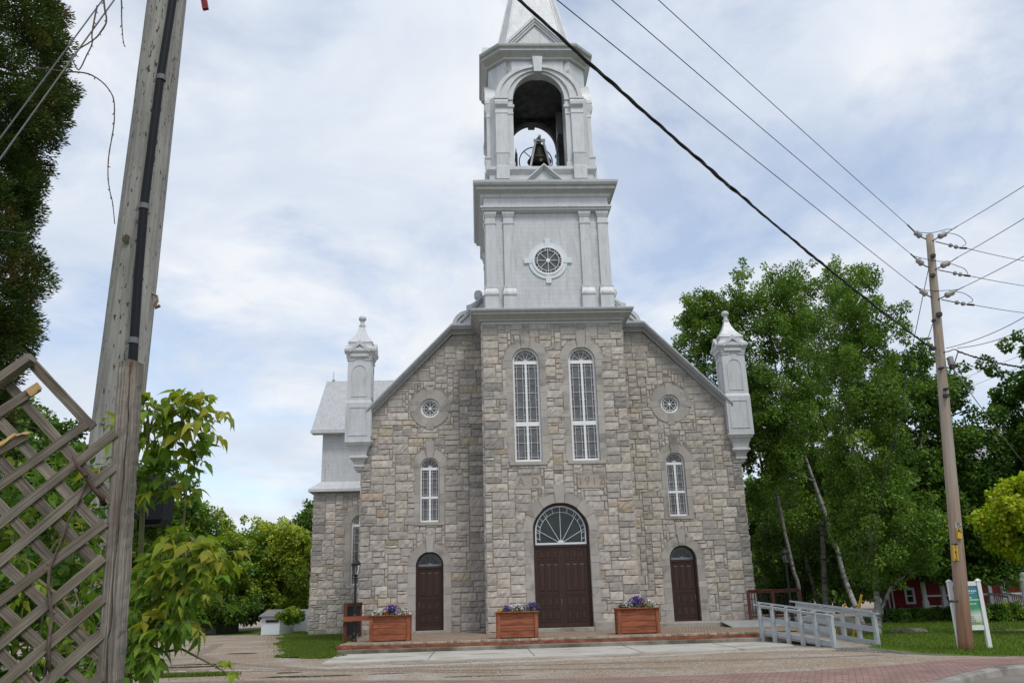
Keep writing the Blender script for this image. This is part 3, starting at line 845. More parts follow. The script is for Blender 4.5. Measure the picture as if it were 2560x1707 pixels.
pp = [(.275, 13.06, .16), (.275, 13.62, .16), (.30, 13.64, .19), (.30, 13.70, .20), (.285, 13.78, .19), (.25, 13.96, .14), (.27, 13.98, .15), (.27, 14.05, .15), (.215, 14.07, .10),
      (.208, 16.90, .095), (.235, 16.91, .12), (.235, 16.98, .12), (.21, 16.99, .095), (.21, 17.2, .095), (.225, 17.22, .11), (.255, 17.34, .15), (.265, 17.36, .16), (.265, 17.47, .16)]
for fi, T in enumerate(TF):
    for u in ((-2.42, -1.65, 1.65, 2.42)):
        mb = MB(); hloft(mb, u, pp, T); mb.build('pilaster', M['silver'], church)
mb = MB()
pr = [(2.62, 17.44), (2.70, 17.48), (2.78, 17.52), (2.78, 17.60), (2.84, 17.62), (2.84, 17.70), (2.70, 17.73), (2.70, 18.10), (2.78, 18.14), (2.80, 18.22), (2.82, 18.26)]
mb.rect_loft(XT, YT, [(a, a + .02, z) for a, z in pr])
mb.build('tower_entablature', M['silver'], church)
mb = MB()
pr = [(2.79, 18.24), (2.90, 18.34), (3.02, 18.40), (3.02, 18.52), (3.10, 18.56), (3.14, 18.66), (3.14, 18.76)]
mb.rect_loft(XT, YT, [(a, a + .02, z) for a, z in pr] + [(2.62, 2.64, 19.06), (2.3, 2.3, 19.08)])
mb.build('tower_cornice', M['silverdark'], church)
# rose window
TFr = TF[0]
mb = MB()
mb.ring(arc(0, 15.21, .83, 0, 360, 48)[:-1], arc(0, 15.21, .64, 0, 360, 48)[:-1], -.02, .05, TFr)
for q in range(4):
    c, si = math.cos(rad(q * 90)), math.sin(rad(q * 90))
    mb.prism([(a * c - b * si, 15.21 + a * si + b * c) for a, b in [(.62, -.10), (1.02, -.12), (1.02, .12), (.62, .10)]], -.02, .07, TFr)
mb.build('window_surround', M['bluewhite'], church)
round_window(church, 0, 15.21, .66, lambda u, v, h: TFr(u, v, h + .175), .08, 16, M['white'], M['glassroyal'])

def pediment(mb, half, z0, z1, T, h1, mi=0, back=-1.0):
    def tri(k): return [(-half * k, z0 + (1 - k) * .12 * (z1 - z0)), (half * k, z0 + (1 - k) * .12 * (z1 - z0)), (0, z0 + (z1 - z0) * (k * .985 + .0))]
    def ring(k0, k1, hb, hf):
        o = [(-half * k0, z0), (0, z0 + (z1 - z0) * k0), (half * k0, z0)]; q = [(-half * k1, z0), (0, z0 + (z1 - z0) * k1), (half * k1, z0)]
        mb.ring(o, q, hb, hf, T, None, mi, closed=False)
    ring(1.0, .90, back, h1); ring(.90, .82, back, h1 - .06); ring(.82, .74, back, h1 - .11)
    mb.prism([(-half * .74, z0), (half * .74, z0), (0, z0 + (z1 - z0) * .74)], back, h1 - .19, T, None, mi)
mb = MB()
pediment(mb, .84, 18.80, 19.60, faces(2.57, 2.59, -.09, YT)[0], .50)
mb.build('small_pediment', M['silver'], church)

# belfry
XB = -0.13; H8, F8 = 2.26, 1.475
mb = MB()
mb.rect_loft(XB, YT, [(2.32, 2.32, 18.95), (2.32, 2.32, 19.45), (2.36, 2.36, 19.5), (2.44, 2.44, 19.62), (2.46, 2.46, 19.66), (2.46, 2.46, 19.80), (2.2, 2.2, 19.84)])
mb.build('belfry_ledge', M['silver'], church)
BF = faces(H8, H8, XB, YT)
SPR, RI = 23.49, 1.184
for sx in (-1, 1):
    for sy in (-1, 1):
        mb = MB()
        a, b = 1.19, H8
        P = [(a, a), (b - .12, a), (b - .12, a + .5), (b, a + .5), (b, b - .25), (b - .25, b), (a + .5, b), (a + .5, b - .12), (a, b - .12)]
        P = [(a, a), (b, a), (b, b - .28), (b - .28, b), (a, b)]
        mb.loft([[(XB + sx * x, YT + sy * y, z) for x, y in P] for z in (19.8, SPR)], True)
        Q = [(a, a), (H8 - .0, a), (H8, F8), (F8, H8), (a, H8)]
        mb.loft([[(XB + sx * x, YT + sy * y, SPR) for x, y in P], [(XB + sx * x, YT + sy * y, SPR + .35) for x, y in Q], [(XB + sx * x, YT + sy * y, 25.45) for x, y in Q]], True)
        mb.build('belfry_pier', M['silver'], church)
def rect_of(pts, hw, zb, zt):
    r = []
    for (x, z) in pts:
        dx, dz = x, z - zb
        k = min(hw / abs(dx) if abs(dx) > 1e-6 else 1e9, (zt - zb) / dz if dz > 1e-6 else 1e9)
        r.append((dx * k, zb + dz * k))
    return r
for fi, T in enumerate(BF):
    ain = arc(0, SPR, RI, 0, 180, 32)
    mb = MB()
    mb.ring(rect_of(ain, F8 + .01, SPR, 25.44), ain, -.45, 0.0, T, closed=False)
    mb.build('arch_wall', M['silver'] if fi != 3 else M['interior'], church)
    mb = MB()
    el = [(2.0 * math.cos(rad(a)), SPR - .2 + 1.76 * math.sin(rad(a))) for a in np.linspace(0, 180, 33)]
    e2 = [(1.80 * math.cos(rad(a)), SPR - .2 + 1.62 * math.sin(rad(a))) for a in np.linspace(0, 180, 33)]
    e3 = [(1.42 * math.cos(rad(a)), SPR - .2 + 1.49 * math.sin(rad(a))) for a in np.linspace(0, 180, 33)]
    e4 = [(RI * math.cos(rad(a)), SPR - .2 + (RI + .19) * math.sin(rad(a))) for a in np.linspace(0, 180, 33)]
    mb.ring(el, e2, -.3, .20, T, closed=False); mb.ring(e2, e3, -.3, .13, T, closed=False); mb.ring(e3, e4, -.3, .05, T, closed=False)
    mb.prism([(-.17, SPR + RI - .03), (.17, SPR + RI - .03), (.23, 25.44), (-.23, 25.44)], -.45, .28, T)
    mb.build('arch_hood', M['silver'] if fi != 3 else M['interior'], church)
    for sg in (-1, 1):
        mb = MB()
        hloft(mb, sg * 1.72, [(.29, 19.17, .26), (.29, 19.80, .26), (.27, 19.86, .20), (.27, 20.40, .24), (.30, 20.46, .26), (.30, 20.54, .26), (.275, 20.56, .14), (.275, 22.52, .13), (.29, 22.54, .15), (.29, 22.62, .15), (.275, 22.66, .13), (.275, 22.8, .13), (.29, 22.95, .24), (.30, 23.1, .25), (.31, 23.24, .17), (.32, 23.26, .22), (.32, 23.34, .22)], T)
        hloft(mb, sg * 1.32, [(.17, 19.8, .05), (.17, 20.06, .05), (.13, 20.1, .03), (.13, 22.5, .03), (.15, 22.54, .06), (.15, 22.6, .06), (.13, 22.62, .03), (.13, 22.84, .03), (.19, 22.90, .08), (.19, 23.02, .08)], T)
        mb.build('pilaster', M['silver'], church)
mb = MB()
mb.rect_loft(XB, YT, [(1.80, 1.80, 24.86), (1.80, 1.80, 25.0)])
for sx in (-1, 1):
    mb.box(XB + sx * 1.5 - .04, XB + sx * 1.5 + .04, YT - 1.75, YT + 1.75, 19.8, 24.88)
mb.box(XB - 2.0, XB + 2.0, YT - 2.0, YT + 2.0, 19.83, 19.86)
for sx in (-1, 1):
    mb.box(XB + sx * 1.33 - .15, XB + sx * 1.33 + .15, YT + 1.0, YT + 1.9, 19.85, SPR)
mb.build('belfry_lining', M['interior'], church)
def octa(H, F, z, xc=XB): return [(xc + x, YT + y, z) for x, y in ((F, -H), (H, -F), (H, F), (F, H), (-F, H), (-H, F), (-H, -F), (-F, -H))]
mb = MB()
mb.loft([octa(*q) for q in ((2.28, 1.49, 25.36), (2.36, 1.55, 25.42), (2.36, 1.55, 25.52), (2.50, 1.66, 25.66), (2.58, 1.72, 25.74), (2.58, 1.72, 25.86), (2.66, 1.78, 25.92), (2.68, 1.80, 26.0), (2.68, 1.80, 26.06), (2.1, 1.5, 26.16))])
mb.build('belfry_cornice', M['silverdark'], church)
XS = -0.17
mb = MB()
mb.loft([octa(1.90, 1.45, 26.05, XS), octa(.03, .022, 35.6, XS)])
sp_ = mb.build('spire', M['panel'], church)
mb = MB()
for q in ((1.90, 1.45), (1.90, -1.45)):
    pass
for sx, sy in ((1.45, -1.9), (1.9, -1.45), (1.9, 1.45), (1.45, 1.9), (-1.45, 1.9), (-1.9, 1.45), (-1.9, -1.45), (-1.45, -1.9)):
    mb.tube([(XS + sx, YT + sy, 26.05), (XS + sx * .02, YT + sy * .02, 35.5)], .035, 5)
mb.tube([(XS, YT, 35.4), (XS, YT, 37.2)], .05, 6); mb.tube([(XS - .45, YT, 36.6), (XS + .45, YT, 36.6)], .045, 6)
mb.build('spire_ridge', M['silver'], sp_)
for fi in range(4):
    mb = MB(); pediment(mb, 1.62, 26.07, 27.78, faces(2.2, 2.2, XS, YT)[fi], .26, back=-.9)
    mb.build('pediment', M['silver'], church)

# corner pinnacles
for s, xc in ((-1, -8.15), (1, 8.05)):
    yc = .15; mb = MB()
    mb.rect_loft(xc, yc, [(a, a, z) for a, z in ((.535, 7.95), (.535, 9.58), (.515, 9.66), (.505, 9.70), (.50, 11.50), (.53, 11.54), (.53, 11.60), (.58, 11.72), (.64, 11.80), (.66, 11.84), (.66, 11.93), (.50, 12.10), (.50, 12.24), (.53, 12.26), (.52, 12.30), (.41, 12.42), (.28, 12.62), (.185, 12.82), (.12, 13.02), (.10, 13.10))])
    PF = faces(.50, .50, xc, yc); PL = faces(.535, .535, xc, yc)
    for T, T2 in zip(PF, PL):
        mb.ring([(-.33, 9.85)] + [(-.33, 10.9)] + arc(0, 10.93, .33, 180, 0, 14) + [(.33, 10.9), (.33, 9.85)], [(-.285, 9.9), (-.285, 10.9)] + arc(0, 10.93, .285, 180, 0, 14) + [(.285, 10.9), (.285, 9.9)], -.02, .025, T)
        mb.ring([(-.41, 8.18), (.41, 8.18), (.41, 9.42), (-.41, 9.42)], [(-.35, 8.24), (.35, 8.24), (.35, 9.36), (-.35, 9.36)], -.02, .022, T2)
        mb.ring([(-.62, 11.72), (-.40, 11.78), (0, 12.14), (.40, 11.78), (.62, 11.72), (.62, 11.93), (.36, 11.96), (0, 12.30), (-.36, 11.96), (-.62, 11.93)][:0] or [(-.42, 11.92), (0, 12.30), (.42, 11.92)], [(-.42, 11.76), (0, 12.12), (.42, 11.76)], -.1, .17, T, closed=False)
        mb.prism([(-.40, 11.6), (.40, 11.6), (.40, 11.78), (0, 12.13), (-.40, 11.78)], -.1, .09, T)
        mb.ring([(-.54, 11.48), (-.20, 11.48), (0, 11.70), (.20, 11.48), (.54, 11.48)], [(-.54, 11.44), (-.22, 11.44), (0, 11.65), (.22, 11.44), (.54, 11.44)], -.02, .035, T, closed=False)
    pn = mb.build('pinnacle', M['silver'], church)
    mb = MB()
    mb.lathe(xc, yc, [(.10, 13.08), (.14, 13.11), (.14, 13.18), (.09, 13.22), (.08, 13.34), (.14, 13.40), (.17, 13.46), (.16, 13.54), (.09, 13.60), (.02, 13.61)], 14)
    mb.build('finial', M['silver'], pn)
    mb = MB()
    mb.rect_loft(xc - s * .03, yc, [(a, a, z) for a, z in ((.56, 7.95), (.56, 7.90), (.52, 7.87), (.50, 7.80), (.44, 7.76), (.36, 7.56), (.32, 7.38), (.38, 7.35), (.38, 7.28), (.33, 7.24), (.25, 7.15), (.21, 7.02), (.24, 7.0), (.24, 6.93), (.19, 6.90), (.17, 6.82), (.10, 6.74), (.03, 6.71))])
    mb.build('corbel', M['silver'], pn)

# bell hanging in the belfry
bell = thing('church_bell', 'dark bronze bell with a big iron wheel in the open belfry', 'bell', (CX0, 35.0, 19.86), TH)
bx, by = -0.02, 0.35
mb = MB(); mb.lathe(bx, by, [(.02, 2.34), (.14, 2.33), (.25, 2.26), (.31, 2.08), (.36, 1.82), (.45, 1.60), (.56, 1.47), (.58, 1.43), (.53, 1.42), (.38, 1.55), (.1, 1.6)], 28)
mb.build('bell_body', M['bell'], bell, smooth=True)
for sy in (-.45, .45):
    mb = MB()
    for sg in (-1, 1): mb.board((bx + sg * .66, by + sy, 0.0), (bx + sg * .17, by + sy, 2.34), .09, .08)
    mb.box(bx - .27, bx + .27, by + sy - .05, by + sy + .05, 2.26, 2.38)
    mb.build('stand', M['silver'], bell)
mb = MB()
mb.box(bx - .06, bx + .06, by - .70, by + .70, 2.38, 2.48); mb.lathe(bx, by, [(.12, 2.3), (.13, 2.5), (.11, 2.68), (.06, 2.76), (.01, 2.78)], 10)
mb.build('yoke', M['silver'], bell)
mb = MB()
wy = by + .60; wc = 1.78
mb.tube([(bx - .12 + .80 * math.cos(t), wy, wc + .80 * math.sin(t)) for t in np.linspace(0, 2 * math.pi, 41)], .028, 6, cap=False)
for k in range(4):
    t = rad(45 + 90 * k); mb.tube([(bx - .12, wy, wc), (bx - .12 + .80 * math.cos(t), wy, wc + .80 * math.sin(t))], .022, 6)
mb.build('wheel', M['iron'], bell)
mb = MB(); mb.tube([(bx + .02, by - .1, 1.9), (bx + .05, by - .25, 1.42)], .03, 6); mb.lathe(bx + .06, by - .26, [(.01, 1.34), (.08, 1.37), (.09, 1.44), (.05, 1.5)], 10)
mb.build('clapper', M['white'], bell)
for sx, xx in ((-1, -1.1), (1, .95)):
    mb = MB()
    mb.loft([[(bx + xx + .05 * a, by + b * .3, z) for a, b in ((-1, -1), (1, -1), (1, 1), (-1, 1))] for z in (0, 1.75)]); mb.lathe(bx + xx, by, [(.06, 1.75), (.03, 2.0), (.005, 2.2)], 8)
    mb.build('hammer_post', M['iron'], bell)
# ------------------------------------------------------------------ ground
def L2W(x, y, z=0.0):
    return (CX0 + x * math.cos(TH) - y * math.sin(TH), 35 + x * math.sin(TH) + y * math.cos(TH), z)
def gmat(name, stops, scale, bmp, bscale, stretch=None, rough=0.95, extra=None, escale=0.35, fine=(0.75, 1.25)):
    m, nt, b = newmat(name)
    co = nd(nt, 'ShaderNodeTexCoord').outputs['Object']
    c = ramp(nt, noi(nt, co, scale, 8, 0.62, stretch, 0.3), stops)
    f = noi(nt, co, bscale, 4, 0.7)
    c = mulcol(nt, c, ramp(nt, f, [(0.3, fine[0]), (0.7, fine[1])]))
    if extra:
        k = ramp(nt, noi(nt, co, escale, 7, 0.65, stretch, 0.5), [(0.50, 0.0), (0.62, 0.85)])
        c = mulcol(nt, c, extra, k, 'MIX')
    nt.links.new(c, b.inputs['Base Color']); b.inputs['Roughness'].default_value = rough; b.inputs['Specular IOR Level'].default_value = 0.2
    bump(nt, b, f, bmp, 0.03)
    return m
M['soil'] = gmat('grassy_soil', [(0.3, (0.075, 0.10, 0.025)), (0.7, (0.10, 0.125, 0.035))], 0.6, 0.5, 9)
M['lawn'] = gmat('lawn_turf', [(0.3, (0.075, 0.135, 0.014)), (0.7, (0.11, 0.17, 0.022))], 0.8, 0.6, 25)
M['gravel'] = gmat('packed_gravel', [(0.25, (0.255, 0.196, 0.142)), (0.5, (0.30, 0.238, 0.178)), (0.75, (0.335, 0.28, 0.222))], 0.9, 1.0, 11, None, extra=(0.36, 0.33, 0.295), escale=0.5, fine=(0.55, 1.35))
M['asphalt'] = gmat('worn_asphalt', [(0.3, (0.15, 0.135, 0.12)), (0.7, (0.24, 0.22, 0.195))], 0.9, 0.5, 40)
M['whitegravel'] = gmat('pale_limestone_gravel', [(0.35, (0.30, 0.27, 0.23)), (0.65, (0.50, 0.475, 0.43))], 5.0, 0.8, 30, fine=(0.6, 1.3))
M['darkgravel'] = gmat('grey_crushed_asphalt', [(0.35, (0.085, 0.08, 0.078)), (0.65, (0.21, 0.195, 0.175))], 2.2, 0.8, 26, fine=(0.6, 1.3))
def paver(name, c1, c2, mortar, bw, rh, rot=0.0, ms=0.012):
    m, nt, b = newmat(name)
    co = nd(nt, 'ShaderNodeTexCoord').outputs['Object']
    mp = nd(nt, 'ShaderNodeMapping', {'Vector': co, 'Rotation': (0, 0, rot)})
    br = nd(nt, 'ShaderNodeTexBrick', {'Vector': mp.outputs[0], 'Scale': 1.0, 'Mortar Size': ms, 'Brick Width': bw, 'Row Height': rh, 'Bias': 0.0})
    br.inputs['Color1'].default_value = c1 + (1,); br.inputs['Color2'].default_value = c2 + (1,); br.inputs['Mortar'].default_value = mortar + (1,)
    c = mulcol(nt, br.outputs['Color'], ramp(nt, noi(nt, co, 1.3, 7, 0.6), [(0.3, 0.78), (0.7, 1.15)]))
    nt.links.new(c, b.inputs['Base Color']); b.inputs['Roughness'].default_value = 0.9; b.inputs['Specular IOR Level'].default_value = 0.2
    h = nd(nt, 'ShaderNodeMath', {0: br.outputs['Fac'], 1: -1.0}, operation='MULTIPLY').outputs[0]
    bump(nt, b, h, 0.5, 0.01)
    return m
M['paver'] = paver('platform_brick', (0.27, 0.20, 0.145), (0.33, 0.25, 0.185), (0.12, 0.095, 0.07), 0.11, 0.22)
M['walk'] = paver('pink_interlocking_paver', (0.30, 0.195, 0.17), (0.245, 0.155, 0.135), (0.12, 0.085, 0.075), 0.24, 0.13, 0.35, 0.010)

def sheet(name, poly, z, mat, kind='structure', sub=None):
    mb = MB(); mb.add([(x, y, z if np.isscalar(z) else zz) for (x, y), zz in zip(poly, [z] * len(poly) if np.isscalar(z) else z)], [tuple(range(len(poly)))])
    return tag(mb.build(name, mat, normals=False), kind=kind)
sheet('ground', [(-700, -300), (700, -300), (700, 900), (-700, 900)], -0.16, M['soil'])
def wob(P, amp, n=6, sd=0):
    rg = np.random.default_rng(sd); out = []
    for i in range(len(P)):
        a = np.array(P[i]); b = np.array(P[(i + 1) % len(P)])
        for k in range(n): out.append(tuple(a + (b - a) * k / n + (rg.uniform(-amp, amp, 2) if k else 0)))
    return out

sheet('lawn', wob([(9.55, 23.9), (9.75, 21.6), (10.6, 20.4), (12.0, 19.75), (45, 20.2), (60, 60), (40, 70), (9.0, 40), (9.4, 36), (10.3, 28.5)], .10, 8, 3), 0.006, M['lawn'])
pl = [L2W(-7.45, -8.6)[:2], L2W(-9.6, -7.2)[:2], L2W(-10.1, -3.0)[:2], L2W(-11.6, 2.5)[:2], L2W(-13.2, 10.4)[:2], L2W(-12.0, 14.0)[:2], L2W(-7.0, 12.0)[:2], L2W(-7.0, -4.0)[:2]]
GRASS_L = wob(pl, .42, 10, 5)
sheet('grass_verge', GRASS_L, 0.008, M['lawn'])
sheet('back_grass', wob([(-34, 49.2), (-17, 48.2), (-14.5, 47.6), (-12.0, 46.0), (-10, 60), (-34, 62)], .3, 6, 8), 0.007, M['lawn'])
sheet('roadside_grass', wob([(-10.6, 20.75), (-7.3, 20.95), (-6.6, 21.1), (-7.4, 21.35), (-10.6, 21.4)], .06, 4, 2), 0.010, M['lawn'])
WALK = [(-40, 19.6), (-6.2, 19.5), (-3.0, 18.6), (-0.5, 17.9), (2.5, 17.72), (5.6, 17.95), (7.6, 18.65), (9.6, 19.68), (11.1, 19.72), (30, 19.9)]
sheet('gravel_lot', [(x, y - .35) for x, y in [(-60, 19.6)] + WALK[1:9] + [(60, 19.9)]] + [(60, 100), (-60, 100)], 0.0, M['gravel'])
KERB_IN = [(30, 18.6), (12.5, 18.25), (10.2, 17.95), (9.2, 17.55), (8.3, 16.85), (7.3, 16.05), (6.2, 15.75), (4.0, 15.65), (-40, 15.6)]
xs_ = np.concatenate([[-40, -20], np.linspace(-8, 13, 64), [30]])
KI = KERB_IN[::-1]
y_in = np.interp(xs_, [q[0] for q in KI], [q[1] for q in KI]); y_out = np.interp(xs_, [q[0] for q in WALK], [q[1] for q in WALK])
KHv = [0.03, 0.03, 0.03, 0.025, 0.0, -0.06, -0.075, -0.075, -0.075][::-1]
z_in = np.interp(xs_, [q[0] for q in KI], KHv) + .004
mb = MB(); nx_ = len(xs_)
mb.add(np.r_[np.c_[xs_, y_in, z_in], np.c_[xs_, y_in * .5 + y_out * .5, np.full(nx_, .010)], np.c_[xs_, y_out, np.full(nx_, .012)]], [(r * nx_ + i, r * nx_ + i + 1, (r + 1) * nx_ + i + 1, (r + 1) * nx_ + i) for r in range(2) for i in range(nx_ - 1)])
tag(mb.build('sidewalk', M['walk'], normals=False), kind='structure')
mb = MB()
KH = [0.03, 0.03, 0.03, 0.025, 0.0, -0.06, -0.075, -0.075, -0.075]
for i in range(len(KERB_IN) - 1):
    (xa, ya), (xb, yb) = KERB_IN[i], KERB_IN[i + 1]
    w = 0.26
    def sec(x, y, h): return [(x, y + .02, -.2), (x, y + .02, h), (x + .05, y - w + .04, h), (x + .06, y - w, h - .03), (x + .08, y - w - .03, -.2)]
    mb.loft([sec(xa, ya, KH[i]), sec(xb, yb, KH[i + 1])])
tag(mb.build('kerb', M['kerbstone']), kind='structure')
sheet('road', [(-60, 6), (60, 6), (60, 18.5), (12.5, 18.1), (10.0, 17.8), (8.0, 16.6), (6.2, 15.6), (-60, 15.5)], -0.12, M['asphalt'])
# pale gravel edge along the slab, dark scrape by the ramp
sheet('gravel_edge', wob([L2W(-10.5, -11.2)[:2], L2W(-7.5, -11.9)[:2], L2W(0, -11.75)[:2], L2W(5.9, -10.3)[:2], L2W(6.4, -11.6)[:2], L2W(4.0, -11.3)[:2], L2W(0, -12.3)[:2], L2W(-7.0, -12.7)[:2], L2W(-11.5, -12.2)[:2]], .09, 8, 12), 0.003, M['whitegravel'])
sheet('gravel_patch', wob([(8.6, 24.5), (10.0, 24.3), (10.1, 22.6), (11.2, 20.6), (9.8, 20.9), (8.9, 22.6), (8.2, 23.4)], .10, 6, 13), 0.0035, M['darkgravel'])
# puddles
m, nt, b = newmat('puddle_water'); b.inputs['Base Color'].default_value = (0.035, 0.032, 0.022, 1); b.inputs['Roughness'].default_value = 0.03; b.inputs['Specular IOR Level'].default_value = 0.5
M['water'] = m
m = surf('wet_gravel', (0.115, 0.085, 0.06), 0.5, 0.2, 2, 0.2, 30); M['wet'] = m
def blob(cx, cy, rx, ry, sd, n=40):
    rg = np.random.default_rng(sd); ph = rg.uniform(0, 6.28, 4)
    return [(cx + rx * math.cos(t) * (1 + .18 * math.sin(3 * t + ph[0])), cy + ry * math.sin(t) * (1 + .25 * math.sin(2 * t + ph[1]) + .2 * math.sin(5 * t + ph[2]))) for t in np.linspace(0, 2 * math.pi, n, endpoint=False)]
for i, (cx, cy, rx, ry) in enumerate([(-9.3, 24.2, 1.3, .16), (-8.9, 25.1, .85, .10), (-4.9, 20.15, .95, .11), (-5.6, 21.3, .28, .06), (-10.5, 25.4, .3, .08), (-9.5, 30, .5, .12)]):
    sheet('puddle', blob(cx, cy, rx, ry, 30 + i), 0.014 if i != 2 else .014, M['water'])
    sheet('wet_ground', blob(cx + .05, cy, rx * 1.15, ry * 1.5, 50 + i), 0.007, M['wet'])
for i, (cx, cy, rx, ry) in enumerate([(-3.0, 20.3, .5, .09), (-.9, 19.0, .9, .10), (-2.2, 23.0, 1.0, .06)]):
    sheet('wet_ground', blob(cx, cy, rx, ry, 70 + i), 0.006, M['wet'])

# platform in front of the church
def Lbox(mb, x0, x1, y0, y1, z0, z1, b=0.0, mi=0):
    k = len(mb.V); mb.box(x0, x1, y0, y1, z0, z1, None, mi, b)
    V = mb.V[k]; mb.V[k] = np.array([L2W(*v) for v in V])
def Lset(o):                       # object modelled in the church's own axes
    o.location = (CX0, 35, 0); o.rotation_euler = (0, 0, TH); return o
mb = MB(); mb.box(-7.6, 7.6, -6.82, .1, -.1, 0.30)
mb.box(7.6, 11.0, -4.2, 2.5, -.1, 0.295)
tag(Lset(mb.build('entrance_platform', M['paver'])), kind='structure')
mb = MB(); x = -7.6; rg = np.random.default_rng(4)
while x < 5.9:
    w = rg.uniform(.095, .115)
    mb.box(x + .006, x + w, -6.93 + rg.uniform(-.012, .012), -6.80, .245 + rg.uniform(-.004, .004), .312 + rg.uniform(-.006, .006), np.array([.36, .30, .235]) * rg.uniform(.55, 1.1), 0, .008); x += w
tag(Lset(mb.build('platform_edge_bricks', surf('edge_brick', attr=True, rough=.9, var=.25, scale=9, bmp=.3, bscale=40))), kind='structure')
M['cedarwood'] = wood('stained_red_wood', (0.33, 0.115, 0.058), (0.19, 0.062, 0.034), 0.7, 2.0, 30, 0.3)
M['oldred'] = wood('worn_red_timber', (0.33, 0.12, 0.065), (0.14, 0.06, 0.04), 0.85, 3.0, 25, 0.45, stain=(0.16, 0.05, 0.035))
mb = MB()
for a, c in ((-7.68, -4.9), (-4.89, -1.6), (-1.59, 1.2), (1.21, 4.0), (4.01, 6.0)): mb.board((a, -6.90, .195), (c, -6.90, .195), .105, .07, (0, -1, 0))
mb.board((-7.66, -6.9, .195), (-7.66, -3.0, .195), .105, .07, (-1, 0, 0)); mb.board((-7.70, -6.94, .20), (-7.20, -6.94, .20), .15, .05)
tag(Lset(mb.build('platform_edge_timber', M['oldred'])), kind='structure')
mb = MB(); mb.box(-7.62, 6.05, -7.30, -6.6, -.1, 0.145, None, 0, .015)
tag(Lset(mb.build('concrete_step', M['stepconc'])), kind='structure')
mb = MB(); mb.add([(-7.42, -11.0, .035), (0, -11.0, .035), (3.6, -10.6, .033), (5.9, -9.6, .03), (6.1, -8.6, .03), (5.8, -7.2, .03), (-7.55, -7.2, .035), (-7.42, -11.0, -.05), (0, -11.0, -.05), (3.6, -10.6, -.05), (5.9, -9.6, -.05), (-7.55, -7.2, -.05)], [(0, 1, 2, 3, 4, 5, 6), (7, 8, 1, 0), (8, 9, 2, 1), (9, 10, 3, 2), (11, 7, 0, 6)])
for xj in (-4.6, -1.7, 1.3, 4.1): mb.box(xj - .012, xj + .012, -10.75, -7.3, .030, .0375, None, 1)
mb.add([(-7.3, -9.3, .0365), (-4.9, -9.1, .0365), (-2.0, -9.25, .0365), (1.0, -9.0, .0365), (1.0, -8.985, .0365), (-2.0, -9.23, .0365), (-4.9, -9.085, .0365), (-7.3, -9.285, .0365)], [(0, 1, 6, 7), (1, 2, 5, 6), (2, 3, 4, 5)], None, None, 1)
tag(Lset(mb.build('concrete_slab', [M['slab'], surf('dirty_joint', (.09, .08, .065), .95, .3, 10, 0)])), kind='structure')
mb = MB()
for a, c in ((3.3, 4.78), (4.785, 8.3)): mb.box(a, c, -1.75, -.02, .25, .47, None, 0, .02)
mb.box(8.0, 11.2, -1.75, 2.5, .2, .465)
tag(Lset(mb.build('side_doorstep', M['concrete'])), kind='structure')
mp_ = thing('metal_ramp_plate', 'grey metal ramp plate lying against the right doorstep', 'ramp plate', L2W(7.0, -2.3, .3), TH)
M['plate'] = surf('grey_tread_plate', (0.33, 0.335, 0.33), 0.55, 0.12, 3, 0.15, 60, metal=.1)
mb = MB(); mb.add([(-1.0, -.95, .02), (1.3, -.95, .02), (1.3, .62, .185), (-1.0, .62, .185), (-1.0, -.95, .0), (1.3, -.95, .0), (1.3, .62, .165), (-1.0, .62, .165)], [(0, 1, 2, 3), (7, 6, 5, 4), (0, 4, 5, 1), (1, 5, 6, 2), (2, 6, 7, 3), (3, 7, 4, 0)])
mb.build('plate', M['plate'], mp_)

# planters
fl_white = (0.72, 0.70, 0.74); fl_purple = (0.10, 0.035, 0.33); fl_yellow = (0.75, 0.42, 0.02); fl_orange = (0.62, 0.20, 0.02); fl_lilac = (0.30, 0.19, 0.52); fl_dark = (0.20, 0.05, 0.02)
M['petal'] = leafmat('petals', 0.25, 0.6)
M['leaf'] = leafmat('leaves', 0.32, 0.5)
def lquads(P, A, Nn, L, W):
    # leaf quads: base P, axis A, face normal Nn, length L, width W
    A = A / (np.linalg.norm(A, axis=1, keepdims=True) + 1e-9)
    B = np.cross(A, Nn); B /= np.linalg.norm(B, axis=1, keepdims=True) + 1e-9
    Nn = np.cross(B, A)
    L = np.asarray(L).reshape(-1, 1); W = np.asarray(W).reshape(-1, 1)
    m = P + A * L * .45
    return np.stack([P, m + B * W * .5 + Nn * W * .12, P + A * L, m - B * W * .5 + Nn * W * .12], 1)
def rdir(rg, n, up=0.0):
    d = rg.normal(size=(n, 3)); d[:, 2] += up
    return d / np.linalg.norm(d, axis=1, keepdims=True)
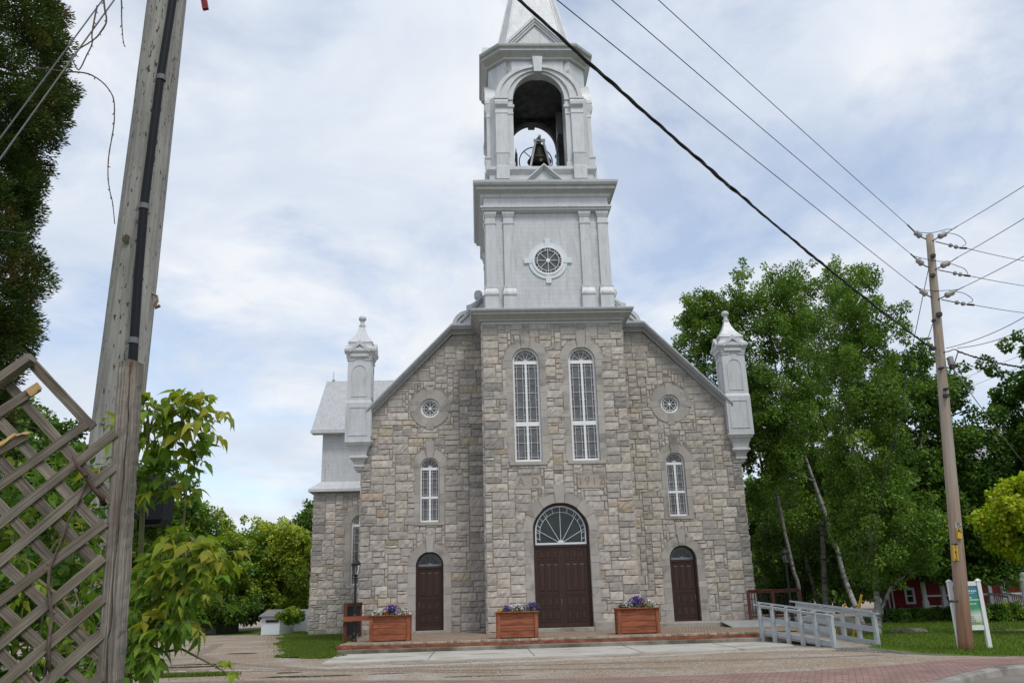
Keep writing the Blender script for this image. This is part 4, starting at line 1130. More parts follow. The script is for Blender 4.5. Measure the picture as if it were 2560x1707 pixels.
def flower(name, label, group, base, rx, ry, h, col, nf, rg, leafcol=(0.07, 0.12, 0.02)):
    h *= 1.1; rx *= 1.15
    t = thing(name, label, 'flowers', base, 0, group)
    n = nf * 3
    P = np.c_[rg.normal(0, rx * .5, n), rg.normal(0, ry * .45, n), rg.uniform(-.02, h * .75, n)]
    quads('foliage', lquads(P, rdir(rg, n, .6), rdir(rg, n, .5), rg.uniform(.05, .09, n), rg.uniform(.015, .03, n)), np.array(leafcol) * rg.uniform(.6, 1.4, (n, 1)), M['leaf'], t)
    C = np.c_[np.clip(rg.normal(0, rx * .5, nf), -rx, rx), np.clip(rg.normal(0, ry * .5, nf), -ry, ry), rg.uniform(.35, 1.0, nf) * h]
    C[:, 2] *= 1 - .35 * (C[:, 0] / rx) ** 2
    D = rdir(rg, nf, .5); D[:, 1] -= .5
    k = 4; V = []; CC = []
    for j in range(k):
        a = np.cross(D, rdir(rg, nf)); 
        V.append(lquads(C, a, D, rg.uniform(.035, .05, nf), rg.uniform(.03, .042, nf))); CC.append(np.array(col) * rg.uniform(.6, 1.25, (nf, 1)))
    quads('blossom', np.concatenate(V), np.concatenate(CC), M['petal'], t)
    mb = MB()
    for i in range(14): mb.tube([(C[i, 0] * .5, C[i, 1] * .5, -.04), tuple(C[i] - [0, 0, .01])], .004, 4)
    mb.build('stem', surf('green_stem', (.06, .11, .02), .7, .2, 5, 0), t)
    return t
def planter(xc, yf, w, label, seed):
    x, y, z = L2W(xc, yf, .30)
    t = thing('planter_box', label, 'planter', (x, y, z), TH, 'wooden planters on the platform')
    h = .80; d = .62; hw = w / 2
    for sx in (-1, 1):
        for sy in (0, 1):
            mb = MB(); px_ = sx * (hw - .06); mb.board((px_, .03 + sy * (d - .06), 0), (px_, .03 + sy * (d - .06), h), .13, .06, (0, -1, 0)); mb.build('corner_post', M['cedarwood'], t, bevel=.006)
    for k in range(4):
        z0 = .03 + k * .19
        mb = MB(); mb.board((-hw + .11, .05, z0 + .092), (hw - .11, .05, z0 + .092), .18, .03); mb.board((-hw + .11, d - .05, z0 + .092), (hw - .11, d - .05, z0 + .092), .18, .03)
        for sx in (-1, 1): mb.board((sx * (hw - .03), .04, z0 + .092), (sx * (hw - .03), d - .04, z0 + .092), .18, .03, (sx, 0, 0))
        mb.build('side_board', M['cedarwood'], t, bevel=.005)
    mb = MB(); e = .04
    mb.board((-hw - e, .0, h + .012), (hw + e, .0, h + .012), .12, .03, (0, 0, 1)); mb.board((-hw - e, d, h + .012), (hw + e, d, h + .012), .12, .03, (0, 0, 1))
    for sx in (-1, 1): mb.board((sx * (hw - .01), .06, h + .013), (sx * (hw - .01), d - .06, h + .013), .10, .028, (0, 0, 1))
    mb.build('rim', M['cedarwood'], t, bevel=.004)
    mb = MB(); mb.box(-hw + .05, hw - .05, .05, d - .05, .2, h - .05); mb.build('soil', surf('potting_soil', (.04, .028, .02), .95, .3, 10, .4, 40), t)
    return t
G_F = 'flowers planted in the wooden planters'
for xc, yf, w, lb, fls in (
    (-6.15, -5.80, 1.34, 'red stained wooden planter in front of the left side door', [('white', -.42, .24, .22, fl_white, 40, 'left'), ('purple', .02, .20, .36, fl_purple, 70, 'left'), ('orange', -.18, .12, .17, fl_orange, 26, 'left'), ('white', .42, .22, .24, fl_white, 44, 'left')]),
    (-1.96, -6.30, 1.36, 'red stained wooden planter left of the big double door', [('yellow', -.54, .12, .15, fl_yellow, 22, 'middle'), ('purple', -.34, .16, .24, fl_purple, 40, 'middle'), ('white', .02, .24, .30, fl_white, 80, 'middle'), ('purple', .52, .22, .32, fl_purple, 70, 'middle')]),
    (2.12, -5.80, 1.42, 'red stained wooden planter right of the big double door', [('dark orange', -.52, .10, .18, fl_dark, 22, 'right'), ('white', -.34, .16, .26, fl_white, 44, 'right'), ('purple', .02, .24, .42, fl_purple, 100, 'right'), ('yellow', .26, .10, .22, fl_yellow, 16, 'right'), ('white', .44, .20, .28, fl_white, 44, 'right')])):
    planter(xc, yf, w, lb, 1)
    rg = np.random.default_rng(int(abs(xc) * 10))
    seen = {}
    for (cn, ox, rx, h, c, nf, side) in fls:
        dup = sum(1 for q in fls if q[0] == cn) > 1
        pos = (' at its left end' if ox < 0 else ' at its right end') if dup else ''
        where = {'left': 'planter by the left side door', 'middle': 'planter left of the double door', 'right': 'planter right of the double door'}[side]
        flower('flower_plant', f'{cn} flowers growing in the wooden {where}{pos}', G_F, L2W(xc + ox, yf + .28, 1.05), rx, .18, h, c, int(nf * 1.6), rg)

# lamp posts
def lamp(loc, H, label, lean=0):
    t = thing('lamp_post', label, 'lamp post', loc, 0, 'black lamp posts beside the church')
    mb = MB(); mb.lathe(0, 0, [(.10, 0), (.10, .05), (.08, .08), (.085, .22), (.06, .30), (.055, .75), (.07, .78), (.07, .83), (.045, .88), (.036, H - .72), (.05, H - .70), (.05, H - .66), (.03, H - .62)], 12)
    mb.build('pole', M['iron'], t)
    mb = MB(); z = H - .62
    mb.lathe(0, 0, [(.03, z), (.09, z + .03), (.10, z + .06), (.02, z + .07)], 6)
    for k in range(6):
        a = rad(60 * k); mb.tube([(.09 * math.cos(a), .09 * math.sin(a), z + .05), (.15 * math.cos(a), .15 * math.sin(a), z + .40)], .010, 5)
    mb.lathe(0, 0, [(.165, z + .39), (.175, z + .42), (.11, z + .50), (.06, z + .54), (.03, z + .56), (.03, z + .60), (.005, z + .63)], 6)
    mb.tube([(-.14, 0, z - .05), (.14, 0, z - .05)], .012, 6)
    ln = mb.build('lantern_frame', M['iron'], t)
    mb = MB(); mb.lathe(0, 0, [(.084, z + .06), (.142, z + .39)], 6)
    m, nt, b = newmat('clear_lamp_glass'); b.inputs['Base Color'].default_value = (.45, .45, .44, 1); b.inputs['Roughness'].default_value = .05; b.inputs['Transmission Weight'].default_value = .95
    mb.build('glass', m, ln)
    mb = MB(); mb.tube([(0, 0, z + .08), (0, 0, z + .20)], .018, 6); mb.lathe(0, 0, [(.02, z + .2), (.035, z + .25), (.03, z + .31), (.005, z + .34)], 8)
    mb.build('bulb', M['white'], ln)
lamp(L2W(-7.40, -5.15, .30), 2.72, 'black lamp post on the platform beside the left planter')
_p = at(1982, 1550, 32.6)
lamp((_p[0], _p[1], .30), 2.80, 'black lamp post under the birches behind the grey ramp')

# left side railing of the platform
M['dkwood'] = wood('dark_brown_stain', (0.17, 0.065, 0.045), (0.09, 0.035, 0.028), 0.7, 2.0, 30, 0.3)
def railing(name, label, group, pts, z0, H, post_mat, bal, orient, posts=None):
    t = thing(name, label, 'railing', pts[0][:2] + (z0,), 0, group)
    o = np.array([pts[0][0], pts[0][1], 0.0])
    P = [np.array([p[0], p[1], 0.0]) - o for p in pts]
    for p in P:
        mb = MB(); mb.board((p[0], p[1], 0), (p[0], p[1], H - .02), .11, .11, (0, -1, 0)); mb.build('post', post_mat, t, bevel=.006)
    for i in range(len(P) - 1):
        a, b = P[i], P[i + 1]
        mb = MB(); mb.board((a[0], a[1], H), (b[0], b[1], H), .13, .04, (0, 0, 1)); mb.board((a[0], a[1], H - .065), (b[0], b[1], H - .065), .03, .09, (0, 0, 1)); mb.build('top_rail', post_mat, t)
        mb = MB(); mb.board((a[0], a[1], .12), (b[0], b[1], .12), .04, .08, (0, 0, 1)); mb.build('bottom_rail', post_mat, t)
        L = np.linalg.norm(b - a); n = max(2, int(L / .11)); mb = MB()
        for k in range(1, n):
            q = a + (b - a) * k / n; mb.tube([(q[0], q[1], .12), (q[0], q[1], H - .1)], .017, 5)
        mb.build('balusters', bal, t)
    return t
rl = railing('side_railing', 'dark brown railing along the left edge of the platform', None, [L2W(-7.72, -5.1)[:2], L2W(-7.80, -2.7)[:2], L2W(-7.86, -.3)[:2]], .28, 1.25, M['dkwood'], M['iron'], 0)
mb = MB(); a = np.array(L2W(-7.76, -5.22, 1.02)) - np.array([*L2W(-7.72, -5.1)[:2], .28]); c = np.array(L2W(-6.83, -5.22, 1.05)) - np.array([*L2W(-7.72, -5.1)[:2], .28])
mb.board(a, c, .16, .04, (0, -1, 0)); mb.build('orange_rail', M['cedarwood'], rl)['label'] = 'bright orange cross rail'
_a, _b, _d = at(1880, 1540, 34.2), at(1945, 1540, 34.2), at(2012, 1538, 34.3)
railing('deck_railing', 'brown deck railing with black balusters right of the church corner', None, [(_a[0] + .05, 34.6), (_b[0], 34.6), (_d[0], 34.6)], .46, 1.12, M['dkwood'], M['iron'], 0)

# accessible ramp
M['greypaint'] = wood('pale_grey_blue_paint', (0.44, 0.475, 0.49), (0.36, 0.395, 0.41), 0.6, 1.5, 25, 0.10)
rp = thing('access_ramp', 'sloping wooden ramp with pale grey railings on both sides', 'ramp', (7.69, 28.1, 0))
A0, A1, B0, B1 = [np.array(p) for p in ((0, 0, .27), (1.04, -3.62, 0.0), (1.24, .2, .27), (2.27, -3.35, 0.0))]
mb = MB()
mb.loft([[A0 - [0, 0, .03], A1 - [0, 0, .02], B1 - [0, 0, .02], B0 - [0, 0, .03]], [A0, A1 + [0, 0, .015], B1 + [0, 0, .015], B0]])
mb.build('ramp_deck', gmat('sanded_ramp_deck', [(.4, (.30, .255, .205)), (.6, (.38, .325, .265))], 6, .5, 60), rp)
for side, (S, E, out) in enumerate(((A0, A1, -1), (B0, B1, 1))):
    d = (E - S); L = np.linalg.norm(d[:2]); dn = np.array([d[0], d[1], 0]) / L; nrm = np.array([dn[1], -dn[0], 0]) * (1 if side == 0 else -1)
    nr = np.array([-dn[1], dn[0], 0]); nr = nr if nr[0] * out > 0 else -nr
    H = .86
    def pt(t, z): return S + d * t + np.array([0, 0, z])
    ts = [0.02, .21, .41, .60, .79, .985]
    for i, t_ in enumerate(ts):
        mb = MB(); b0 = pt(t_, 0); b0 = b0 + nr * .05; last = i == len(ts) - 1
        if last: mb.board(b0 - [0, 0, b0[2]], b0 + [0, 0, H - .03], .13, .10, nr)
        else:
            # post narrowed towards its top
            lo = b0.copy(); lo[2] = max(0, b0[2] - .3) if side == 0 else 0.0
            w = .115; hh = b0[2] + H - .02
            sd = random.uniform(0, 30)
            lp = lambda z, k: [b0 * [1, 1, 0] + [0, 0, z] + dn * a * w * k / 2 + nr * b_ * .05 for a, b_ in ((-1, -1), (1, -1), (1, 1), (-1, 1))]
            mb.loft([lp(lo[2], 1), lp(b0[2] + .52, 1), lp(b0[2] + .74, .62), lp(hh, .55)])
        mb.build('post', M['greypaint'], rp, bevel=.006)
    for z, w, th, nn in ((H + .0, .085, .03, (0, 0, 1)),):
        mb = MB(); mb.board(pt(-.03, z) + nr * .11, pt(1.02, z) + nr * .11, w, th, nn); mb.build('hand_rail', M['greypaint'], rp)
        mb = MB(); mb.board(pt(-.06, z + .06) - nr * .05, pt(1.0, z + .06) - nr * .05, .045, .045, nn)
        for t_ in ts[:-1]: mb.board(pt(t_, z + .045) - nr * .05, pt(t_, z + .045) + nr * .08, .03, .03, (0, 0, 1))
        mb.build('grab_rail', M['greypaint'], rp)
    mb = MB(); mb.board(pt(0, H - .055) + nr * .0, pt(1, H - .055) + nr * .0, .075, .03, nr); mb.build('top_board', M['greypaint'], rp)
    mb = MB(); mb.board(pt(0, .44), pt(1, .44), .15, .035, nr); mb.build('mid_board', M['greypaint'], rp)
    mb = MB(); mb.board(pt(0, .03) - nr * .03, pt(1, .06) - nr * .03, .17, .05, nr); mb.build('kerb_board', M['greypaint'], rp)

# loose stones on the gravel
rg = np.random.default_rng(91)
nS = 9000
sx = rg.uniform(-13, 9.5, nS); sy = 18.2 + 17 * rg.random(nS) ** 1.6
loc_ = np.array([((x - CX0) * math.cos(TH) + (y - 35) * math.sin(TH), -(x - CX0) * math.sin(TH) + (y - 35) * math.cos(TH)) for x, y in zip(sx, sy)])
ok_ = ~((loc_[:, 0] > -7.8) & (loc_[:, 1] > -11.1)) & ~inpoly(GRASS_L, sx, sy) & (sy > np.interp(sx, [q[0] for q in WALK], [q[1] for q in WALK]) + .05)
sx, sy = sx[ok_], sy[ok_]; k = len(sx)
r_ = rg.uniform(.008, .024, k); an = rg.uniform(0, 6.28, k)
base = np.array([[1, 0, -.1], [0, 1, -.1], [-1, 0, -.1], [0, -1, -.1], [0, 0, .75]])
ca, sa = np.cos(an), np.sin(an)
Vs = np.stack([np.stack([sx + r_ * (b[0] * ca - b[1] * sa) * rg.uniform(.7, 1.3, k), sy + r_ * (b[0] * sa + b[1] * ca) * rg.uniform(.7, 1.3, k), .004 + r_ * b[2]], 1) for b in base], 1)
mb = MB(); o4 = np.arange(k) * 5
mb.add(Vs.reshape(-1, 3), [f for o in o4.tolist() for f in ((o, o + 1, o + 4), (o + 1, o + 2, o + 4), (o + 2, o + 3, o + 4), (o + 3, o, o + 4))], np.repeat(np.array([(.30, .26, .215), (.40, .375, .335), (.22, .19, .16), (.34, .285, .23)])[rg.integers(4, size=k)], 5, axis=0))
tag(mb.build('loose_gravel', surf('gravel_stone', attr=True, rough=.95, var=.2, scale=20, bmp=0), normals=False), kind='stuff')

# darker tyre tracks worn into the gravel
def track(pts, w, sd):
    rg2 = np.random.default_rng(sd); P = [np.array(p) for p in pts]; L_ = []; R_ = []
    for i in range(len(P) - 1):
        d = P[i + 1] - P[i]; n_ = np.array([-d[1], d[0]]) / np.linalg.norm(d)
        for k_ in range(10):
            q_ = P[i] + d * k_ / 10; ww = w * (1 + rg2.uniform(-.35, .35)); L_.append(tuple(q_ + n_ * ww / 2)); R_.append(tuple(q_ - n_ * ww / 2))
    return L_ + R_[::-1]
M['track'] = gmat('packed_track', [(0.3, (0.20, 0.155, 0.115)), (0.7, (0.27, 0.215, 0.165))], 1.5, 0.6, 14, fine=(.7, 1.25))
for i, (pts, w) in enumerate([([(-14, 23.0), (-7, 22.2), (0, 21.6), (6, 21.4), (9, 21.6)], .35), ([(-14, 24.6), (-7, 22.9), (-1, 20.6), (4, 19.6)], .3), ([(-13, 38), (-11, 30), (-8.6, 25.5), (-5, 22.0), (0, 19.6)], .4), ([(-14.5, 38), (-12.6, 30), (-10.3, 25.2), (-7, 21.2)], .4)]):
    sheet('tyre_track', track(pts, w, 60 + i), 0.0045 + i * .0004, M['track'])
# ------------------------------------------------------------------ trees
M['birchbark'] = None
m, nt, b = newmat('birch_bark'); M['birchbark'] = m
gr = nd(nt, 'ShaderNodeAttribute', attribute_name='gr').outputs['Vector']
c = ramp(nt, noi(nt, gr, 1.0, 5, 0.6, (7, 2.2, 2.2)), [(0.36, (0.035, 0.03, 0.027)), (0.47, (0.20, 0.188, 0.175)), (0.7, (0.31, 0.295, 0.28))])
nt.links.new(c, b.inputs['Base Color']); b.inputs['Roughness'].default_value = .8
M['bark'] = surf('dark_bark', (0.065, 0.052, 0.042), 0.95, 0.4, 6, 0.6, 20, stretch=(3, 3, .5))
M['cedarleaf'] = leafmat('cedar_foliage', 0.22, 0.6)

def clump_leaves(rg, ctr, rad_, n, pal, L, W, droop=-.15, squash=.85):
    u = rdir(rg, n); r = rad_ * rg.uniform(.25, 1.0, n) ** .6
    P = ctr + u * r[:, None] * [1, 1, squash]
    A = u * .7 + rdir(rg, n) * .9 + [0, 0, droop]
    Nn = u * .6 + [0, 0, .9] + rdir(rg, n) * .7
    base = np.array(pal[rg.integers(len(pal))]) * rg.uniform(.85, 1.15)
    C = base * rg.uniform(.7, 1.3, (n, 1)) * (1 + rg.uniform(-.12, .12, (n, 3)))
    return lquads(P, A, Nn, rg.uniform(.75, 1.25, n) * L, rg.uniform(.75, 1.25, n) * W), C

def tree(name, label, cat, group, base, poly, Y, depth, ncl, nleaf, L, W, pal, trunks=(), bark='bark', crad=(.5, 1.0), seed=1, limbs=14, droop=-.15, sprays=0, accents=None):
    rg = np.random.default_rng(seed)
    t = thing(name, label, cat, (base[0], base[1], base[2] if len(base) > 2 else 0.0), 0, group)
    o = np.array([base[0], base[1], base[2] if len(base) > 2 else 0.0])
    xs = [p[0] for p in poly]; ys = [p[1] for p in poly]
    V = []; C = []; ctrs = []
    k = 0
    while len(ctrs) < ncl and k < 6000:
        k += 1
        x, y = rg.uniform(min(xs), max(xs)), rg.uniform(min(ys), max(ys))
        if not inpoly(poly, np.array([x]), np.array([y]))[0]: continue
        Yc = Y + rg.uniform(-depth, depth)
        c = at(x, y, Y); c[1] = Yc
        if c[2] < .8: continue
        r = rg.uniform(*crad)
        # shrink the clump where the crown outline is near
        m = r * CF / Y
        for _ in range(3):
            pts = [(x + m * .8 * a, y + m * .7 * b_) for a, b_ in ((1, 0), (-1, 0), (0, -1))]
            if all(inpoly(poly, np.array([p[0]]), np.array([p[1]]))[0] for p in pts): break
            r *= .78; m *= .78
        ctrs.append((c, r))
    tot = sum(r ** 2 for _, r in ctrs)
    for c, r in ctrs:
        n = max(12, int(nleaf * r ** 2 / tot))
        p = pal
        if accents and rg.random() < accents[0]: p = accents[1]
        v, cc = clump_leaves(rg, c - o, r, n, p, L, W, droop, 1.0 if bark == 'birchbark' else .85); V.append(v); C.append(cc)
    quads('crown', np.concatenate(V), np.concatenate(C), M['leaf'], t)
    segs = []; meshes = []
    for pts in trunks:
        P = []
        for q in pts:
            kt = .58 if bark == 'birchbark' else 1.0
            if len(q) == 3: w = at(q[0], q[1], Y); P.append((w - o, q[2] * kt))
            else: P.append((np.array(q[:3]) - o, q[3] * kt))
        Q = [P[0]]
        for (a, ra), (b_, rb) in zip(P[:-1], P[1:]):
            n = max(2, int(np.linalg.norm(b_ - a) / .8))
            for i in range(1, n + 1):
                f = i / n; Q.append((a + (b_ - a) * f + (rg.normal(0, .018, 3) if i < n else 0), ra + (rb - ra) * f))
        mb = MB(); mb.tube([q for q, _ in Q], [r for _, r in Q], 9, jit=.05); meshes.append((mb, Q))
        segs += Q
    if segs and limbs:
        sel = rg.permutation(len(ctrs))[:limbs * 2]; done = 0
        for i in sel:
            c = ctrs[i][0] - o
            best = None
            for mb, Q in meshes:
                for s_, r in Q:
                    if s_[2] < c[2] + .2:
                        d = np.linalg.norm(s_ - c)
                        if best is None or d < best[0]: best = (d, s_, r, mb)
            if best is None or best[0] > 2.6 or done >= limbs: continue
            d, s_, r, mb = best; done += 1
            mid = (s_ + c) / 2 + [0, 0, .12 * d] + rg.normal(0, .08, 3)
            mb.tube([s_, mid, c], [min(r * .6, .07), min(r * .4, .045), .012], 6)
    for mb, Q in meshes: mb.build('trunk', M[bark], t, smooth=True)
    return t
BIRCH = [(0.12, 0.21, 0.029), (0.105, 0.189, 0.026), (0.152, 0.247, 0.038), (0.084, 0.157, 0.021)]
MAPLE = [(0.079, 0.159, 0.023), (0.064, 0.132, 0.019), (0.106, 0.191, 0.03)]
DARKG = [(0.072, 0.138, 0.022), (0.055, 0.11, 0.019), (0.094, 0.165, 0.026)]
YELG = [(0.36, 0.43, 0.025), (0.30, 0.40, 0.02), (0.42, 0.46, 0.03)]
OLIVE = [(0.24, 0.30, 0.032), (0.20, 0.265, 0.03), (0.30, 0.34, 0.038), (0.165, 0.235, 0.027)]
REDL = [(0.30, 0.05, 0.025), (0.24, 0.06, 0.03)]
GB = 'birches beside the church'
def gz(px, py, Y): return tuple(at(px, py, Y))
b1 = at(1997, 1480, 40); tree('birch_tree', 'thin birch with a pale sparse crown rising behind the right pinnacle', 'tree', GB, (b1[0], 40, 0), [(1690, 850), (1712, 730), (1760, 738), (1800, 745), (1835, 700), (1865, 900), (1910, 1100), (1915, 1320), (1870, 1200), (1800, 1010), (1720, 900)], 40, 1.6, 170, 34000, .135, .085, BIRCH,
    [[(b1[0], 40, 0, .17), (1997, 1470, .16), (1984, 1428, .15), (1974, 1381, .15), (1940, 1230, .12), (1908, 1180, .11), (1886, 1090, .09), (1840, 950, .06), (1790, 830, .03)]], 'birchbark', (.25, .6), 101, 16)
b1 = at(2154, 1524, 36); tree('birch_tree', 'leaning white birch whose trunk bends left behind the ramp', 'tree', GB, (b1[0], 36, 0), [(1815, 800), (1830, 715), (1848, 650), (1866, 660), (1885, 695), (1912, 690), (1960, 655), (1998, 672), (2020, 900), (2010, 1130), (1960, 1260), (1890, 1250), (1860, 1000)], 38, 1.8, 210, 44000, .13, .085, BIRCH,
    [[(b1[0], 36, 0, .20), (2115, 1454, .19), (2105, 1422, .18), (2095, 1377, .17), (2076, 1340, .165), (2069, 1296, .16), (2002, 1113, .12), (1944, 948, .08), (1926, 850, .05), (1915, 760, .03)]], 'birchbark', (.28, .65), 102, 18)
b1 = at(2064, 1515, 42); tree('birch_tree', 'thick dark trunked birch standing directly behind the far ramp railing', 'tree', GB, (b1[0], 42, 0), [(1960, 700), (1992, 668), (2040, 690), (2080, 665), (2112, 690), (2120, 1000), (2095, 1230), (2000, 1320), (1925, 1330), (1935, 1000)], 43, 2.0, 215, 44000, .14, .09, BIRCH,
    [[(b1[0], 42, 0, .28), (2064, 1515, .27), (2062, 1442, .25), (2059, 1381, .23), (2050, 1250, .19), (2030, 1100, .14), (2020, 900, .07), (2018, 760, .03)]], 'birchbark', (.3, .7), 103, 18)
b1 = at(2043, 1503, 46); tree('birch_tree', 'slender dark trunk birch between the lamp and the thick birch', 'tree', GB, (b1[0], 46, 0), [(1900, 1150), (1960, 1000), (2040, 1000), (2080, 1200), (2070, 1380), (1980, 1420), (1890, 1400)], 46, 1.6, 45, 9000, .14, .09, MAPLE,
    [[(b1[0], 46, 0, .16), (2043, 1503, .15), (2027, 1442, .14), (2011, 1375, .13), (1985, 1250, .1), (1975, 1100, .05)]], 'birchbark', (.5, .9), 104, 10)
b1 = at(2193, 1582, 29.7); tree('birch_tree', 'forked birch with low leafy boughs growing at the foot of the ramp', 'tree', GB, (b1[0], 29.7, 0), [(2060, 760), (2098, 682), (2130, 675), (2176, 690), (2212, 765), (2240, 850), (2262, 1000), (2270, 1200), (2330, 1300), (2335, 1415), (2270, 1452), (2205, 1490), (2150, 1450), (2112, 1340), (2090, 1240), (2075, 1100)], 30.5, 1.8, 350, 76000, .105, .07, BIRCH,
    [[(b1[0], 29.7, 0, .24), (2196, 1540, .21), (2191, 1480, .16), (2184, 1400, .13), (2165, 1260, .11), (2138, 1142, .085), (2116, 1060, .06), (2105, 950, .04), (2110, 800, .02)], [(2192, 1500, .13), (2187, 1400, .12), (2192, 1340, .10), (2198, 1300, .09), (2212, 1240, .07), (2215, 1100, .04), (2190, 900, .02)], [(2190, 1420, .08), (2210, 1385, .07), (2234, 1350, .05), (2270, 1310, .025)], [(2196, 1540, .14), (2205, 1515, .12), (2225, 1470, .09), (2262, 1440, .05)]], 'birchbark', (.22, .52), 105, 24)
tm = at(2404, 1500, 39); tree('maple_tree', 'broad dark green maple with a few red leaves behind the road sign', 'tree', None, (tm[0], 39, 0), [(2215, 900), (2260, 880), (2300, 870), (2345, 960), (2400, 900), (2430, 960), (2476, 1030), (2482, 1090), (2462, 1130), (2500, 1165), (2545, 1250), (2560, 1400), (2500, 1445), (2430, 1450), (2330, 1430), (2240, 1430), (2235, 1200)], 39, 2.4, 300, 70000, .155, .13, MAPLE,
    [[(tm[0], 39, 0, .24), (2397, 1420, .22), (2385, 1300, .18), (2365, 1150, .12), (2350, 1000, .05)], [(2396, 1400, .11), (2340, 1413, .09), (2290, 1443, .05)]], 'bark', (.35, .8), 106, 22)
tr = at(2640, 1500, 37); tree('maple_tree', 'tall maple cut off by the right edge of the view', 'tree', None, (tr[0], 37, 0), [(2565, 825), (2522, 850), (2502, 885), (2522, 930), (2512, 970), (2528, 1020), (2532, 1075), (2496, 1078), (2512, 1112), (2535, 1145), (2600, 1260), (2720, 1200), (2720, 840)], 37, 1.8, 80, 24000, .17, .145, MAPLE, [[(tr[0], 37, 0, .25), (2640, 1300, .2), (2630, 1000, .08)]], 'bark', (.35, .8), 107, 12)
ty = at(2590, 1540, 28); tree('japanese_maple', 'small yellow green maple at the right edge beyond the sign', 'tree', None, (ty[0], 28, 0), [(2562, 1185), (2520, 1200), (2490, 1230), (2464, 1265), (2468, 1300), (2490, 1335), (2528, 1365), (2570, 1380), (2680, 1370), (2680, 1200)], 28, 1.3, 80, 20000, .14, .12, YELG, [[(ty[0], 28, 0, .12), (2588, 1400, .09), (2580, 1280, .04)]], 'bark', (.3, .6), 108, 10)
GD = 'dark trees in the shade behind the birches'
for i, (xs, top, Y) in enumerate([((1860, 1960), 1180, 60), ((1940, 2050), 1150, 63), ((2040, 2150), 1120, 58), ((2140, 2260), 1150, 41), ((2250, 2400), 1150, 60), ((2390, 2560), 1180, 64)]):
    cx = (xs[0] + xs[1]) / 2; bb = at(cx, 1520, Y)
    tree('shade_tree', ['dark leafy tree close against the church wall behind the deck railing', 'dark leafy tree behind the right lamp post', 'dark leafy tree behind the leaning birch trunk', 'dark leafy tree behind the forked birch', 'dark leafy tree above the red house wall', 'dark leafy tree rising over the house porch'][i], 'tree', GD, (bb[0], Y, 0),
        [(xs[0] - 20, top + 60), (cx - 20, top), (cx + 20, top + 10), (xs[1] + 20, top + 70), (xs[1] + 30, 1500 if i != 3 else 1400), (cx, 1520 if i != 3 else 1410), (xs[0] - 30, 1500 if i != 3 else 1410)], Y, 3, 90, 18000, .26, .2, DARKG, [[(bb[0], Y, 0, .25), (cx, 1350, .2), (cx, top + 60, .06)]], 'bark', (.8, 1.6), 120 + i, 8)

bu = at(2010, 1510, 48); tree('undergrowth_shrub', 'leafy undergrowth shrub filling the shade between the birch trunks', 'shrub', None, (bu[0], 48, 0), [(1890, 1330), (1960, 1290), (2060, 1310), (2150, 1350), (2165, 1505), (1890, 1505)], 48, 1.2, 110, 22000, .15, .10, [DARKG[0], DARKG[2], MAPLE[1]], [[(bu[0], 48, 0, .06), (2010, 1430, .04), (2005, 1360, .02)]], 'bark', (.3, .6), 140, 6)
# trees on the left
GL = 'trees along the far side of the gravel lot'
for i, (poly, Y, pal, lb, sd) in enumerate([
    ([(618, 1330), (650, 1300), (684, 1318), (722, 1305), (760, 1326), (792, 1370), (800, 1470), (790, 1540), (720, 1540), (660, 1500), (605, 1420)], 56, OLIVE, 'olive green tree nearest to the church transept', 1),
    ([(735, 1310), (790, 1262), (830, 1300), (830, 1540), (740, 1560), (735, 1420)], 62, DARKG, 'dark conifer peeping out behind the transept corner', 2),
    ([(430, 1285), (470, 1262), (505, 1272), (545, 1268), (595, 1300), (632, 1350), (655, 1450), (645, 1560), (540, 1585), (470, 1570), (425, 1400)], 52, [MAPLE[0], OLIVE[3], OLIVE[1]], 'big round green tree left of the white shed', 3),
    ([(325, 1330), (390, 1292), (450, 1280), (490, 1400), (480, 1560), (330, 1570)], 55, OLIVE, 'yellowish green tree behind the young box elder', 4),
    ([(160, 1290), (260, 1250), (340, 1290), (350, 1500), (340, 1570), (170, 1570)], 50, MAPLE, 'green tree seen through the lattice right side', 5),
    ([(-60, 1270), (60, 1230), (170, 1280), (190, 1560), (-60, 1570)], 48, DARKG, 'dark tree seen through the lattice left side', 6)]):
    cx = np.mean([p[0] for p in poly]); bb = at(cx, 1580, Y)
    tree('broadleaf_tree', lb, 'tree', GL, (bb[0], Y, 0), poly, Y, 3, 260, 52000, .19, .145, [tuple(c * 1.25 for c in q) for q in pal], [[(bb[0], Y, 0, .25), (cx, 1480, .2), (cx, 1380, .1)]], 'bark', (.3, .75), 200 + sd, 10)
bb = at(600, 1560, 49); tree('dark_bush', 'dark low thicket at the foot of the round tree', 'shrub', None, (bb[0], 49, 0), [(520, 1500), (640, 1490), (655, 1590), (520, 1592)], 49.5, 1.0, 30, 6000, .16, .12, DARKG, [], 'bark', (.4, .7), 221, 0)
bb = at(730, 1590, 46); tree('green_bush', 'bright green bush in front of the white fence', 'shrub', None, (bb[0], 45.4, 0), [(700, 1540), (725, 1520), (752, 1535), (765, 1570), (760, 1588), (700, 1590)], 45.4, .6, 30, 6000, .12, .09, [BIRCH[0], OLIVE[0]], [], 'bark', (.25, .45), 222, 0)
bn = at(180, 1600, 24); tree('maple_tree', 'leafy maple behind the lattice and leaning pole', 'tree', None, (bn[0], 24, 0), [(-80, 1000), (40, 985), (95, 1000), (150, 1030), (165, 1085), (232, 1090), (300, 1150), (420, 1180), (468, 1200), (455, 1270), (430, 1320), (380, 1400), (250, 1420), (100, 1450), (-80, 1450)], 24, 1.6, 150, 44000, .14, .12, [MAPLE[0], BIRCH[1], MAPLE[1]], [[(bn[0], 24, 0, .2), (180, 1400, .16), (185, 1250, .1), (190, 1120, .05)]], 'bark', (.3, .65), 223, 16)
